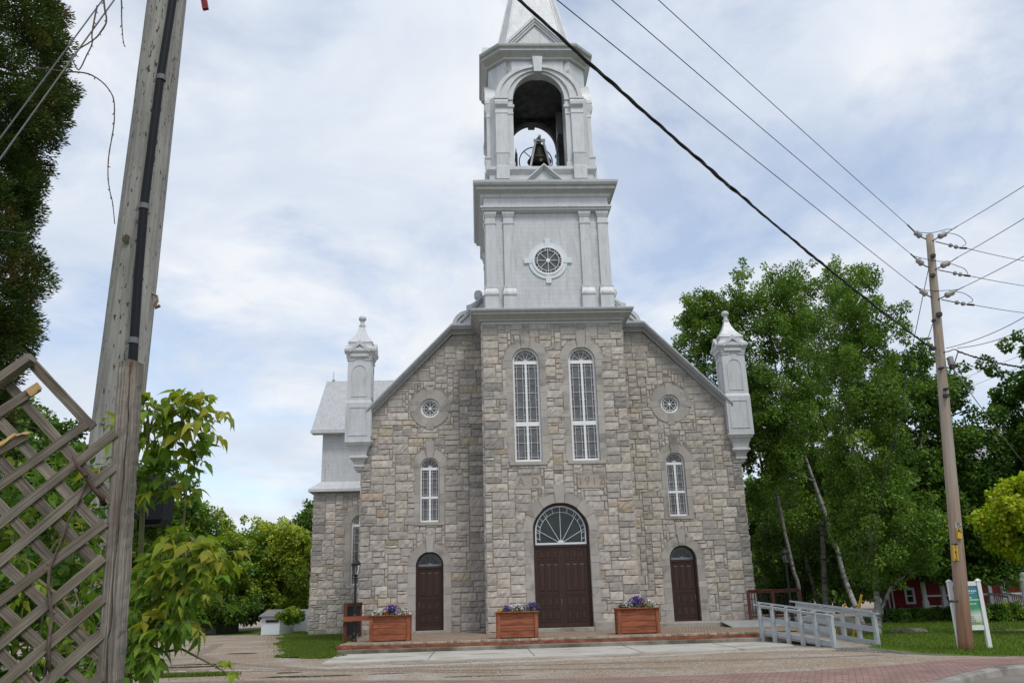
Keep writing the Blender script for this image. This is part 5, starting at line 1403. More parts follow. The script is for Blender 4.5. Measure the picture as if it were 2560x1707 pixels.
bn = at(60, 1600, 18); tree('lilac_bush', 'dense leafy bush filling the lower lattice openings', 'shrub', None, (bn[0], 18, 0), [(-60, 1400), (90, 1390), (250, 1420), (330, 1470), (330, 1560), (200, 1590), (60, 1560), (-60, 1580)], 18, .8, 70, 14000, .10, .07, [MAPLE[0], MAPLE[2], DARKG[2]], [], 'bark', (.2, .45), 224, 0)

# cedar at the left edge
ct = thing('cedar_tree', 'tall dark cedar at the left edge of the view', 'tree', (-6.6, 8.2, 0))
rg = np.random.default_rng(77); V = []; C = []; sk = MB()
PROF = [(179, 0), (190, 43), (198, 82), (203, 150), (196, 185), (165, 215), (176, 282), (160, 336), (116, 385), (111, 445), (106, 490), (74, 520), (122, 575), (140, 650), (102, 715), (114, 770), (84, 850), (52, 900)]
pz = []; pr2 = []
for x, y in PROF:
    q = at(x, y, 8.2); pz.append(q[2]); pr2.append(q[0] + 6.6)
pz = [9.5, 8.2] + pz + [2.0]; pr2 = [1.2, pr2[0]] + pr2 + [1.5]
o_ = np.argsort(pz); pz = np.array(pz)[o_]; pr2 = np.array(pr2)[o_]
ntuft = 1900; nb = 250
for i in range(ntuft):
    z = rg.uniform(2.0, 9.0); a = rg.uniform(0, 2 * math.pi)
    shell = rg.random() < .78
    tr_ = rg.uniform(.10, .24)
    R = float(np.interp(z, pz, pr2)); w = max(0, math.cos(a)) ** .5
    R = (R * .94 - .03) * w + (1.6 + .18 * math.sin(2.1 * z + 3 * a)) * (1 - w)
    r = (R - tr_ * .9) * (rg.uniform(.82, 1.0) if shell else rg.uniform(.35, .85))
    c = np.array([r * math.cos(a), r * math.sin(a), z])
    out = np.array([math.cos(a), math.sin(a), .25])
    base = np.array([(0.042, 0.075, 0.013), (0.056, 0.090, 0.015), (0.086, 0.085, 0.018), (0.030, 0.056, 0.011), (0.105, 0.075, 0.03)][rg.choice(5, p=[.34, .28, .14, .2, .04])]) * rg.uniform(.8, 1.2)
    u = rdir(rg, nb); P = c + u * (tr_ * rg.uniform(.25, 1.0, (nb, 1)) ** .6) * [1, 1, .8]
    A = u * .8 + out * .8 + rdir(rg, nb) * .5
    V.append(lquads(P, A, rdir(rg, nb), rg.uniform(.03, .06, nb), rg.uniform(.012, .020, nb))); C.append(base * rg.uniform(.8, 1.22, (nb, 1)))
quads('crown', np.concatenate(V), np.concatenate(C), M['cedarleaf'], ct)
sk.tube([(0, 0, 0), (.05, 0, 4), (0, 0, 9)], [.2, .15, .05], 8); sk.build('trunk', M['bark'], ct)
sk = MB()
for i in range(60):
    z = rg.uniform(2.2, 8); a = rg.uniform(0, 6.28); R = rg.uniform(1.0, 1.8); sk.tube([(0, 0, z), (R * .6 * math.cos(a), R * .6 * math.sin(a), z + .05), (R * math.cos(a), R * math.sin(a), z - .12)], [.03, .018, .006], 5)
sk.build('limb', M['bark'], ct)

# ------------------------------------------------------------------ box elder by the post
def leaflet(L, W, fold=.18, droop=.25, n=6):
    # pointed oval leaflet along +x, slightly folded and drooping
    V = []; F = []
    for i in range(n + 1):
        t = i / n; w = W * .62 * math.sin(math.pi * min(1, t + .02) ** .62) * (1 - t) ** .22 * (1 if i not in (0, n) else 0.03)
        if i % 2 == 0 and 0 < i < n: w *= 1.10
        z = -droop * L * t * t
        V += [(L * t, w, z + fold * w), (L * t, 0, z), (L * t, -w, z + fold * w)]
    for i in range(n):
        a = i * 3; F += [(a, a + 1, a + 4, a + 3), (a + 1, a + 2, a + 5, a + 4)]
    return np.array(V), F
M['elderleaf'] = leafmat('box_elder_leaves', 0.42, 0.62)
be = thing('box_elder', 'young box elder with drooping yellow green leaves behind the post', 'sapling', (-1.2, 3.35, 0))
o = np.array([-1.2, 3.35, 0.0])
rg = np.random.default_rng(5)
lf = MB(); st = MB()
def compound(p, d, size, col):
    d = np.asarray(d, float); d /= np.linalg.norm(d)
    up = np.array([0, 0, 1.0]); s = np.cross(d, up); s /= np.linalg.norm(s) + 1e-9; u = np.cross(s, d)
    ln = size * .9
    q = [p + d * ln * t + np.array([0, 0, -.25 * ln * t * t]) for t in (0, .5, 1)]
    st.tube(q, [.0018, .0014, .001], 4)
    for (t, ang, k) in ((1.0, 0, 1.0), (.72, 55, .85), (.72, -55, .85), (.42, 62, .75), (.42, -62, .75))[:rg.integers(3, 6)]:
        L = size * rg.uniform(.85, 1.15) * k; Vv, F = leaflet(L, L * rg.uniform(.30, .50), rg.uniform(.1, .45), rg.uniform(.05, .7))
        a = rad(ang + rg.uniform(-12, 12)); dr = rg.uniform(.25, .95)
        x = d * math.cos(a) + s * math.sin(a) + np.array([0, 0, -dr]); x /= np.linalg.norm(x)
        y = np.cross(u + rg.normal(0, .35, 3), x); y /= np.linalg.norm(y); z = np.cross(x, y)
        pp = p + d * ln * t + np.array([0, 0, -.25 * ln * t * t])
        lf.add(pp + Vv[:, :1] * x + Vv[:, 1:2] * y + Vv[:, 2:] * z, F, np.array(col) * rg.uniform(.8, 1.25))
YG = [(0.23, 0.29, 0.024), (0.29, 0.29, 0.035), (0.19, 0.27, 0.024)]; MG = [(0.12, 0.215, 0.024), (0.15, 0.24, 0.03), (0.09, 0.17, 0.02)]
shoots = [  # (tip px, tip py, Y, leaves, yellow)
    (355, 1005, 3.4, 5, 1), (400, 1040, 3.3, 8, .5), (460, 1010, 3.3, 8, .8), (505, 1000, 3.2, 8, 1), (535, 1045, 3.2, 7, .9), (520, 1100, 3.3, 9, .5), (490, 1130, 3.4, 9, .3), (440, 1090, 3.4, 9, .3), (390, 1130, 3.5, 9, .2), (420, 1170, 3.5, 9, .1), (470, 1190, 3.4, 6, .2), (370, 1200, 3.5, 8, .2), (360, 1080, 3.6, 8, .2), (345, 1250, 3.6, 6, .2), (400, 1235, 3.5, 6, .3),
    (380, 1390, 3.5, 8, .5), (440, 1360, 3.4, 8, .8), (500, 1365, 3.3, 8, .9), (560, 1400, 3.2, 8, .9), (530, 1440, 3.2, 9, .7), (470, 1430, 3.3, 9, .4), (400, 1450, 3.4, 9, .3), (360, 1440, 3.5, 8, .3), (520, 1490, 3.2, 8, .7), (460, 1500, 3.3, 9, .2), (400, 1520, 3.4, 9, .15), (360, 1540, 3.5, 8, .15), (500, 1560, 3.2, 6, .3), (350, 1600, 3.5, 7, .15), (340, 1660, 3.4, 6, .1), (325, 1690, 3.3, 6, .1), (385, 1600, 3.4, 6, .3), (370, 1650, 3.3, 6, .2), (330, 1560, 3.4, 7, .1), (420, 1580, 3.3, 6, .4), (395, 1560, 3.5, 7, .2), (450, 1535, 3.4, 7, .3), (585, 1690, 3.1, 2, .8), (440, 1560, 3.3, 7, .3),
    (280, 1060, 3.9, 4, .3), (250, 1170, 3.9, 4, .2), (200, 1330, 3.8, 4, .2), (60, 1480, 3.7, 5, .4), (120, 1560, 3.8, 5, .2), (210, 1540, 3.8, 4, .2), (215, 1680, 3.7, 5, .3), (40, 1420, 3.8, 4, .4), (230, 1450, 3.9, 4, .2), (90, 1640, 3.8, 4, .6)]
root = np.array([-1.05, 3.75, 0.0]); 
stems = [[root, at(340, 1640, 3.7), at(350, 1420, 3.65), at(360, 1200, 3.6), at(372, 1080, 3.5)], [root, at(345, 1600, 3.65), at(400, 1480, 3.5), at(450, 1400, 3.4)], [root, at(260, 1660, 3.85), at(160, 1500, 3.85), at(80, 1440, 3.8)]]
for S in stems: st.tube([p - o for p in S], [.022, .016, .012, .009, .006][:len(S)], 7)
nodes = [p for S in stems for p in S[1:]]
for (x, y, Y, nl, yel) in shoots:
    tip = at(x, y, Y); b0 = nodes[int(np.argmin([np.linalg.norm((p - tip) * [1, 1, 1.0]) + (0.3 if p[2] > tip[2] + .1 else 0) for p in nodes]))]
    mid = (tip + b0) / 2 + [0, 0, .06]
    st.tube([b0 - o, mid - o, tip - o], [.006, .0045, .002], 5)
    nl = int(nl * 1.8)
    for i in range(nl):
        t = 1 - .5 * i / max(1, nl) * rg.uniform(.5, 1.0); p = (mid + (tip - mid) * (t * 2 - 1)) if t > .5 else (b0 + (mid - b0) * t * 2)
        d = (tip - b0); d = d / np.linalg.norm(d) * .4 + rdir(rg, 1)[0] * [1, 1, .5] + [0, 0, .1]
        col = YG[rg.integers(3)] if rg.random() < yel else MG[rg.integers(3)]
        compound(p - o + rg.normal(0, .018, 3), d, rg.uniform(.034, .080) * (1.0 if i else .6), col)
lf.build('foliage', M['elderleaf'], be, normals=False)
st.build('stem', surf('sapling_stem', (0.13, 0.12, 0.05), .7, .3, 8, .1), be)

# leafy tangle close behind the lattice
tg = thing('leafy_shrub', 'dark leafy shrub pressed close behind the lattice slats', 'shrub', tuple(at(120, 1700, 4.4) * [1, 1, 0]))
o = np.array(tg.location); rg = np.random.default_rng(404); V = []; C = []; sk = MB()
for i in range(150):
    x, y = rg.uniform(-70, 262), rg.uniform(1130, 1720)
    if rg.random() < .30 and y < 1330: continue
    c = at(x, y, 4.4); c[1] += rg.uniform(-.25, .6); c = c - o
    v, cc = clump_leaves(rg, c, rg.uniform(.06, .13), 24, [(0.06, 0.12, 0.016), (0.09, 0.165, 0.02), (0.045, 0.09, 0.014), (0.14, 0.20, 0.025)], .066, .036, -.3); V.append(v); C.append(cc)
    if i % 6 == 0: sk.tube([(c[0] * .7, c[1], 0), (c[0] * .9, c[1], c[2] * .6), tuple(c)], [.008, .006, .002], 5)
quads('foliage', np.concatenate(V), np.concatenate(C), M['elderleaf'], tg); sk.build('stem', M['bark'], tg)

# ------------------------------------------------------------------ lattice
M['greywood'] = wood('weathered_grey_wood', (0.25, 0.215, 0.18), (0.085, 0.065, 0.048), 0.9, 4.0, 190, 0.45, stain=(0.13, 0.09, 0.065))
M['postwood'] = wood('weathered_post_wood', (0.285, 0.252, 0.222), (0.095, 0.075, 0.06), 0.9, 3.0, 170, 0.45, stain=(0.16, 0.115, 0.085))
M['freshwood'] = wood('fresh_split_wood', (0.62, 0.42, 0.20), (0.45, 0.28, 0.11), 0.8, 4, 60, 0.2)
YLT = 2.75
lt = thing('lattice_fence', 'weathered grey wooden lattice panel with broken top and square post', 'lattice fence', tuple(np.round(at(200, 1707, YLT) * [1, 1, 0], 3)))
o = np.array(lt.location)
zC = lambda x, y: (x / 3.563, 960 + y / 3.563)
zL = lambda x, y: (x / 3.794, 1300 + y / 3.794)
front = [(zC(-60, 290), zC(345, 25)), (zC(-60, 625), zC(235, 455)), (zC(-60, 945), zC(770, 355)), (zC(-60, 1290), zC(1030, 430)), (zL(-60, 440), zC(1010, 740)), (zL(-60, 815), zL(1000, 20)), (zL(-60, 1225), zL(980, 355)), (zL(-40, 1600), zL(980, 740)), (zL(330, 1640), zL(960, 1080)), (zL(760, 1660), zL(960, 1480))]
back = [((66, 893), (232, 1070)), ((232, 1070), (285, 1130)), (zC(20, -60), zC(1000, 1040)), (zC(-60, 265), zC(1000, 1400)), (zC(-60, 620), zC(900, 1640)), (zC(-60, 1020), zC(480, 1590)), (zL(-60, 330), zL(950, 1290)), (zL(-60, 770), zL(900, 1660)), (zL(-60, 1190), zL(440, 1700)), (zL(-60, 1560), zL(120, 1720)), (zL(60, 10), zL(960, 890)), (zL(480, 20), zL(980, 480))]
def strips(pairs, Y, name, w):
    mb = MB()
    for (a, b_) in pairs:
        p, q = at(*a, Y) - o, at(*b_, Y) - o
        mb.board(p, q, w * random.uniform(.95, 1.05), .007, (0, -1, 0), seg=8, jit=.0008)
    return mb.build(name, M['greywood'], lt)
strips(front, YLT - .004, 'front_slats', .0325)
strips([back[0]] + back[2:10], YLT + .004, 'back_slats', .0325)
mb = MB()
mb.board(at(-20, 965, YLT - .02) - o, at(78, 895, YLT - .02) - o, .036, .03, (0, -1, .3)); mb.build('cap_strip', M['greywood'], lt)
mb = MB()
for (a, b_, w) in ((zC(255, 85), zC(352, 10), .030), (zC(-20, 555), zC(130, 450), .012), (zC(130, 452), zC(262, 432), .008)):
    mb = MB(); mb.board(at(*a, YLT - .012) - o, at(*b_, YLT - .012) - o, w, .006, (0, -1, 0), seg=4, jit=.003)
    mb.build('broken_end', M['freshwood'], lt)['label'] = 'freshly snapped yellow slat end'
# the post, cracked along its face
pb, pt_ = at(270, 1760, YLT + .03), at(327, 905, YLT + .03)
mb = MB(); n = 46; hw = .031; loops = []; G = []
rgp = np.random.default_rng(3)
crk = np.cumsum(rgp.normal(0, .0018, n + 1)); crk -= np.linspace(crk[0], crk[-1], n + 1)
for i in range(n + 1):
    t = i / n; c = pb + (pt_ - pb) * t - o
    ew = .0025
    cx_ = .006 + crk[i] * .8 + .010 * t; dw = .0045 * (1 + .5 * math.sin(i * .7)) * (.8 if t < .95 else 1.3)
    e = rgp.normal(0, .0012, 8)
    prof = [(-hw + e[0], -hw + .006), (-hw + .007, -hw + e[1]), (cx_ - dw, -hw + e[2] * .5), (cx_, -hw + .018), (cx_ + dw, -hw + e[3] * .5), (hw - .007, -hw + e[4]), (hw + e[5], -hw + .008), (hw + e[6], hw), (-hw + e[7], hw)]
    loops.append([(c[0] + a, c[1] + b_, c[2] + (rgp.uniform(-.012, .008) if i == n else 0)) for a, b_ in prof]); G += [(t * 1.05, a + .3, b_) for a, b_ in prof]
mb.loft(loops); mb.G[-1] = np.array(G)
mb.build('post', M['postwood'], lt)
vn = thing('dead_vine', 'thin bare grey vine stem climbing over the lattice', 'vine', tuple(at(140, 1700, YLT - .03)))
o2 = np.array(vn.location)
M['vine'] = surf('dry_vine', (0.115, 0.085, 0.07), 0.9, 0.4, 14, 0.3, 60)
mb = MB()
mb.tube([at(*zL(470, 1420), YLT - .02) - o2, at(*zL(460, 1180), YLT - .02) - o2, at(*zL(492, 900), YLT - .018) - o2, at(*zL(455, 640), YLT - .018) - o2, at(*zL(470, 440), YLT - .018) - o2, at(*zL(565, 230), YLT - .015) - o2, at(*zL(650, 0), YLT - .015) - o2, at(*zC(690, 1060), YLT - .012) - o2, at(*zC(775, 880), YLT - .01) - o2], [.006, .006, .0055, .005, .0045, .004, .0035, .003, .0022], 7, jit=.1)
for a, b_ in ((zL(470, 440), zL(400, 380)), (zL(492, 900), zL(560, 860)), (zL(460, 640), zL(500, 650)), (zL(460, 1180), zL(420, 1240))): mb.tube([at(*a, YLT - .018) - o2, at(*b_, YLT - .022) - o2], [.003, .001], 5)
mb.build('stem', M['vine'], vn, smooth=True)
tw = thing('broken_twig', 'thick dark broken twig caught in the lattice beside the post', 'twig', tuple(at(*zC(880, 1000), YLT)))
o2 = np.array(tw.location); mb = MB()
mb.tube([at(*zC(652, 650), YLT - .03) - o2, at(*zC(690, 730), YLT - .03) - o2, at(*zC(760, 820), YLT - .025) - o2, at(*zC(830, 930), YLT - .02) - o2, at(*zC(905, 1010), YLT - .01) - o2, at(*zC(930, 1060), YLT + .02) - o2], [.0045, .0055, .006, .007, .009, .012], 8, jit=.12)
for a, b_ in ((zC(652, 650), zC(635, 655)), (zC(690, 730), zC(655, 740)), (zC(760, 820), zC(790, 800))): mb.tube([at(*a, YLT - .03) - o2, at(*b_, YLT - .035) - o2], [.004, .002], 6)
mb.build('stem', surf('red_brown_bark', (.075, .045, .035), .9, .4, 20, .3), tw, smooth=True)

# ------------------------------------------------------------------ left utility pole
M['polewood'] = wood('grey_utility_pole', (0.40, 0.385, 0.36), (0.23, 0.21, 0.19), 0.9, 2.0, 40, 0.22, stain=(0.10, 0.085, 0.07))
m, nt, b = newmat('utility_pole_grey'); M['polewood'] = m
gr = nd(nt, 'ShaderNodeAttribute', attribute_name='gr').outputs['Vector']
c = ramp(nt, noi(nt, gr, 1.0, 6, 0.6, (1.6, 45, 45)), [(0.3, (0.20, 0.188, 0.172)), (0.65, (0.335, 0.325, 0.305))])
c = mulcol(nt, c, ramp(nt, noi(nt, gr, 1.0, 4, 0.5, (2.5, 9, 9)), [(0.3, .78), (0.7, 1.15)]))
sp = ramp(nt, noi(nt, gr, 1.0, 3, 0.5, (17, 55, 55)), [(0.615, 0.0), (0.66, 1.0)])
c = mulcol(nt, c, (0.055, 0.045, 0.038), sp, 'MIX')
kn = ramp(nt, noi(nt, gr, 1.0, 5, 0.6, (1.2, 8, 8)), [(0.62, 0.0), (0.75, .5)])
c = mulcol(nt, c, (0.17, 0.13, 0.10), kn, 'MIX')
nt.links.new(c, b.inputs['Base Color']); b.inputs['Roughness'].default_value = .9
bump(nt, b, noi(nt, gr, 1.0, 6, .6, (3, 50, 50)), .5, .01)
PB, PT = np.array([-2.747, 5.62, 0.0]), np.array([-2.70, 5.62, 10.4])
up_ = thing('utility_pole', 'thick weathered grey wooden pole with black conduit in the left foreground', 'utility pole', tuple(PB))
def pc(z): return (PT - PB) * (z / 10.4) + [0, 0, 0]
mb = MB(); mb.tube([pc(z) for z in np.linspace(-.2, 10.4, 36)], [.172 - .0042 * z for z in np.linspace(0, 10.4, 36)], 22, jit=.008); mb.build('shaft', M['polewood'], up_, smooth=True)
M['conduit'] = surf('black_plastic_conduit', (0.012, 0.013, 0.017), 0.55, 0.15, 5, 0.03, 40, spec=0.15)
mb = MB(); cd = [(332, 960), (332, 903), (345, 700), (360, 515), (400, 200), (432, 0), (470, -260)]
CD = [at(x, y, 5.40) - PB for x, y in cd]; CD = [np.array([pc(max(0, c_[2]))[0] + (c_[0] - pc(max(0, c_[2]))[0]), c_[1], c_[2]]) for c_ in CD]
mb.tube([[CD[0][0], CD[0][1], 0]] + CD + [[CD[-1][0], CD[-1][1], 9.5]], .031, 14); mb.build('conduit', M['conduit'], up_, smooth=True)
for (x, y) in ((403, 196), (360, 517), (334, 852)):
    c_ = at(x, y, 5.40) - PB; mb = MB()
    mb.tube([c_ - [0, 0, .02], c_ + [0, 0, .02]], .0355, 14); mb.board(c_ + [-.07, .03, 0], c_ + [-.02, .0, 0], .03, .006); mb.build('conduit_strap', surf('galvanised_strap', (.15, .155, .16), .6, .2, 8, 0, metal=.4), up_)
mb = MB(); hk = [(368, 722), (380, 733), (392, 740), (393, 752), (386, 765), (388, 769), (400, 764)]
mb.tube([at(x, y, 5.6) - PB for x, y in hk], [.008, .010, .010, .011, .011, .012, .012], 6); mb.tube([at(368, 748, 5.6) - PB, at(380, 735, 5.6) - PB], .006, 5)
mb.build('bent_hook', surf('rusty_strap', (.22, .16, .11), .7, .4, 12, .2), up_)
mb = MB(); a = at(514, 24, 5.45) - PB; b_ = at(500, -60, 5.45) - PB
mb.board(a, b_, .043, .03, (0, -1, 0)); mb.tube([b_ + [0, 0, .0], [b_[0] + .05, .0 + b_[1], b_[2] + .25], pc(b_[2] + .4)], .02, 8)
mb.build('red_bracket', surf('red_paint', (.20, .014, .017), .5, .3, 8, .1), up_)
mb = MB(); mb.lathe(at(313, 597, 5.44)[0] - PB[0], 0, [(.0, 0), (.026, .0), (.030, .003), (.016, .004)], 10)
v = mb.V[-1]; c_ = at(313, 597, 5.452) - PB; v2 = v.copy(); v[:, 1] = c_[1] - v2[:, 2]; v[:, 2] = c_[2] + v2[:, 1] * 1.1
mb.build('knot', surf('knot_wood', (.085, .06, .048), .9, .4, 30, .4), up_)
mb = MB(); c_ = at(365, 1265, 5.5) - PB; mb.box(c_[0] - .06, c_[0] + .135, c_[1] - .05, c_[1] + .12, c_[2] - .12, c_[2] + .20, None, 0, .03); mb.build('meter_box', M['conduit'], up_)
# guy wires with twining vines
M['wire'] = surf('grey_steel_wire', (0.085, 0.083, 0.08), 0.6, 0.2, 10, 0.0)
M['cable'] = surf('black_cable', (0.02, 0.02, 0.022), 0.6, 0.2, 10, 0.1)
GW = 'guy wires in front of the cedar'
for i, (a, b_, lb) in enumerate((((257, 0), (0, 346), 'upper of two grey guy wires crossing the cedar'), ((286, 0), (0, 398), 'lower of two grey guy wires crossing the cedar'))):
    p, q = at(*a, 5.45), at(*b_, 4.6); d = (q - p); tz = q[2] / -d[2]; e = q + d * tz
    s = p - d * .5
    t = thing('guy_wire', lb, 'wire', tuple(e), 0, GW); mb = MB(); mb.tube([s - e, np.zeros(3)], .0052 if i == 0 else .006, 6); mb.build('strand', M['wire'], t)
def vine(label, pts, Y, r0, r1, sd):
    P = [at(x, y, Y) for x, y in pts]; t = thing('hanging_vine', label, 'vine', tuple(P[0]), 0, 'dead vines hanging by the pole')
    # smooth the stem through its points
    Q = [P[0]]
    for i in range(len(P) - 1):
        p0, p1, p2, p3 = P[max(0, i - 1)], P[i], P[i + 1], P[min(len(P) - 1, i + 2)]
        for k in range(1, 7):
            u = k / 6; Q.append(.5 * ((2 * p1) + (p2 - p0) * u + (2 * p0 - 5 * p1 + 4 * p2 - p3) * u * u + (3 * p1 - p0 - 3 * p2 + p3) * u ** 3))
    mb = MB(); mb.tube([q - P[0] for q in Q], np.linspace(r0, r1, len(Q)), 6, jit=.15)
    rgv = np.random.default_rng(sd)
    for i in range(3, len(Q) - 2, 4):
        e = Q[i] - P[0]; mb.tube([e, e + np.array([rgv.uniform(-.02, .02), 0, rgv.uniform(-.025, .0)])], [.006, .002], 5)
    mb.build('stem', M['vine'], t, smooth=True)
vine('long bare vine curling down against the sky left of the pole', [(60, 165), (150, 178), (205, 182), (232, 190), (262, 212), (283, 245), (286, 290), (283, 325), (272, 390), (270, 440), (275, 480), (281, 505), (287, 560)], 5.35, .006, .003, 1)
vine('short vine tip dangling at the top between cedar and pole', [(300, -30), (304, 10), (304, 45), (306, 80), (309, 108), (314, 118)], 5.3, .006, .0025, 2)
vine('vine twisting around the two guy wires', [(258, -10), (262, 25), (266, 55), (252, 80), (240, 95), (222, 108), (200, 122), (182, 140)], 5.2, .007, .004, 3)
vine('vine crossing between the guy wires beside the cedar', [(243, 15), (236, 50), (230, 85), (230, 110), (216, 140), (196, 175), (178, 140)], 5.25, .006, .004, 4)
# ------------------------------------------------------------------ right utility pole and its wires
M['tanpole'] = wood('tan_utility_pole', (0.40, 0.315, 0.25), (0.25, 0.18, 0.135), 0.88, 1.2, 22, 0.3, stain=(0.20, 0.185, 0.185))
m, nt, b = newmat('tan_pole'); M['tanpole'] = m
gr = nd(nt, 'ShaderNodeAttribute', attribute_name='gr').outputs['Vector']
c = ramp(nt, noi(nt, gr, 1.0, 6, 0.6, (.7, 22, 22)), [(0.3, (0.20, 0.152, 0.115)), (0.5, (0.345, 0.28, 0.22)), (0.7, (0.335, 0.315, 0.29))])
sp_ = nd(nt, 'ShaderNodeSeparateXYZ', {0: gr}).outputs[0]
k = ramp(nt, nd(nt, 'ShaderNodeMath', {0: sp_, 1: 0.22}, operation='MULTIPLY').outputs[0], [(0.0, 1.0), (0.55, .45), (1.0, 0.0)])
c = mulcol(nt, c, mulcol(nt, c, (0.62, 0.36, 0.22)), k, 'MIX')     # creosote colour near the butt
nt.links.new(c, b.inputs['Base Color']); b.inputs['Roughness'].default_value = .85
bump(nt, b, noi(nt, gr, 1.0, 6, .6, (1.5, 40, 40)), .4, .01)
RB = np.array([11.00, 21.98, 0.0]); RT = np.array([11.99, 21.9, 11.12])
rp_ = thing('utility_pole', 'tall tan wooden pole with insulators and yellow tags on the lawn', 'utility pole', tuple(RB))
def rc(z): return (RT - RB) * (z / 11.12)
mb = MB(); zs = np.linspace(-.15, 11.12, 30); mb.tube([rc(z) for z in zs], [.178 - .0070 * max(z, 0) for z in zs], 18, jit=.008); mb.build('shaft', M['tanpole'], rp_, smooth=True)
z6 = lambda x, y: (2160 + x / 3.5625, 420 + y / 3.5625)
z7 = lambda x, y: (2160 + x / 3.5625, 820 + y / 3.5625)
M['porcelain'] = surf('grey_porcelain', (0.30, 0.28, 0.27), 0.4, 0.2, 6, 0.0)
M['hard'] = surf('dark_hardware', (0.045, 0.042, 0.045), 0.55, 0.3, 8, 0.0)
YP = 21.8
def insul(a, b_, r, bells):
    p, q = at(*a, YP) - RB, at(*b_, YP) - RB; d = q - p; L = np.linalg.norm(d)
    mb = MB()
    if bells:
        rs = []; pts = []
        for i in range(bells):
            for f, k in ((.02, .3), (.12, 1.0), (.5, .95), (.62, .35), (.98, .3)):
                pts.append(p + d * ((i + f) / bells)); rs.append(r * k)
    else:
        pts = [p + d * f for f in (0, .08, .25, .5, .75, .92, 1)]; rs = [r * k for k in (.35, .9, 1, .8, 1, .7, .3)]
    mb.tube(pts, rs, 12); mb.build('insulator', M['porcelain'], rp_, smooth=True)
def jumper(pts, r, name='jumper_wire', mat='hard'):
    P = [at(x, y, YP) - RB for x, y in pts]; Q = []
    for i in range(len(P) - 1):
        p0, p1, p2, p3 = P[max(0, i - 1)], P[i], P[i + 1], P[min(len(P) - 1, i + 2)]
        for k in range(6):
            u = k / 6; Q.append(.5 * ((2 * p1) + (p2 - p0) * u + (2 * p0 - 5 * p1 + 4 * p2 - p3) * u * u + (3 * p1 - p0 - 3 * p2 + p3) * u ** 3))
    Q.append(P[-1]); mb = MB(); mb.tube(Q, r, 6); mb.build(name, M[mat], rp_, smooth=True)
sets = [((555, 635), (510, 615), (450, 568), (385, 505), (610, 650), (665, 615), (735, 580), (830, 520)),
        ((580, 888), (525, 862), (468, 812), (415, 765), (635, 905), (690, 875), (765, 840), (835, 795)),
        ((605, 1155), (560, 1132), (500, 1085), (455, 1050), (660, 1170), (725, 1140), (805, 1100), (885, 1060))]
lows = [((635, 655), (755, 685), (855, 712), (915, 715), (905, 718)), ((660, 908), (795, 935), (890, 955), (945, 962), (930, 962)), ((690, 1172), (810, 1195), (920, 1215), (980, 1220), (968, 1218))]
loops_ = [[(470, 570), (540, 578), (600, 578), (680, 562), (740, 546), (790, 545), (830, 520)], [(430, 780), (520, 805), (620, 825), (700, 834), (770, 832)], [(470, 1065), (540, 1086), (640, 1094), (740, 1090), (830, 1082), (885, 1062)]]
loops2 = [[(745, 580), (810, 590), (870, 620), (905, 660), (905, 680), (875, 698)], [(775, 852), (840, 876), (890, 895), (920, 930), (925, 945)], [(810, 1102), (880, 1112), (940, 1145), (968, 1175), (960, 1192), (925, 1200)]]
for i in range(3):
    s = sets[i]; l = lows[i]
    insul(z6(*s[1]), z6(*s[2]), .085, 0); insul(z6(*s[5]), z6(*s[6]), .085, 0)
    insul(z6(*l[1]), z6(*l[2]), .060, 2)
    jumper([z6(*s[0]), z6(*s[1])], .018, 'clevis'); jumper([z6(*s[4]), z6(*s[5])], .018, 'clevis'); jumper([z6(*l[0]), z6(*l[1])], .014, 'clevis')
    jumper([z6(*s[2]), z6(*s[3])], .020, 'dead_end_clamp'); jumper([z6(*s[6]), z6(*s[7])], .014, 'dead_end_clamp'); jumper([z6(*l[2]), z6(*l[3])], .03, 'dead_end_clamp')
    jumper([z6(*q) for q in loops_[i]], .009); jumper([z6(*q) for q in loops2[i]], .009)
for (x, y, w) in ((618, 780, .05), (615, 955, .05), (672, 1302, .06), (625, 1355, .04)):
    c_ = at(*z6(x, y), 21.72) - RB; mb = MB(); mb.box(c_[0] - w, c_[0] + w, c_[1] - .04, c_[1] + .08, c_[2] - w, c_[2] + w, None, 0, .012); mb.build('bolt_plate', M['hard'], rp_)
for (x, y, w, h) in ((615, 180, .07, .05), (690, 355, .06, .03), (775, 290, .05, .12), (735, 540, .05, .03), (735, 600, .05, .05), (790, 345, .05, .06)):
    c_ = at(*z7(x, y), 21.72) - RB; mb = MB(); mb.box(c_[0] - w, c_[0] + w, c_[1] - .05, c_[1] + .10, c_[2] - h, c_[2] + h, None, 0, .015)
    mb.build('cutout_fuse' if (x, y) == (775, 290) else 'wire_bracket', M['porcelain'] if (x, y) == (775, 290) else M['hard'], rp_)
jumper([z7(710, 215), z7(760, 205), z7(800, 190), z7(840, 205), z7(830, 235), z7(800, 330)], .014, 'jumper_wire')
jumper([z7(735, 270), z7(770, 310), z7(800, 350)], .02, 'fuse_arm')
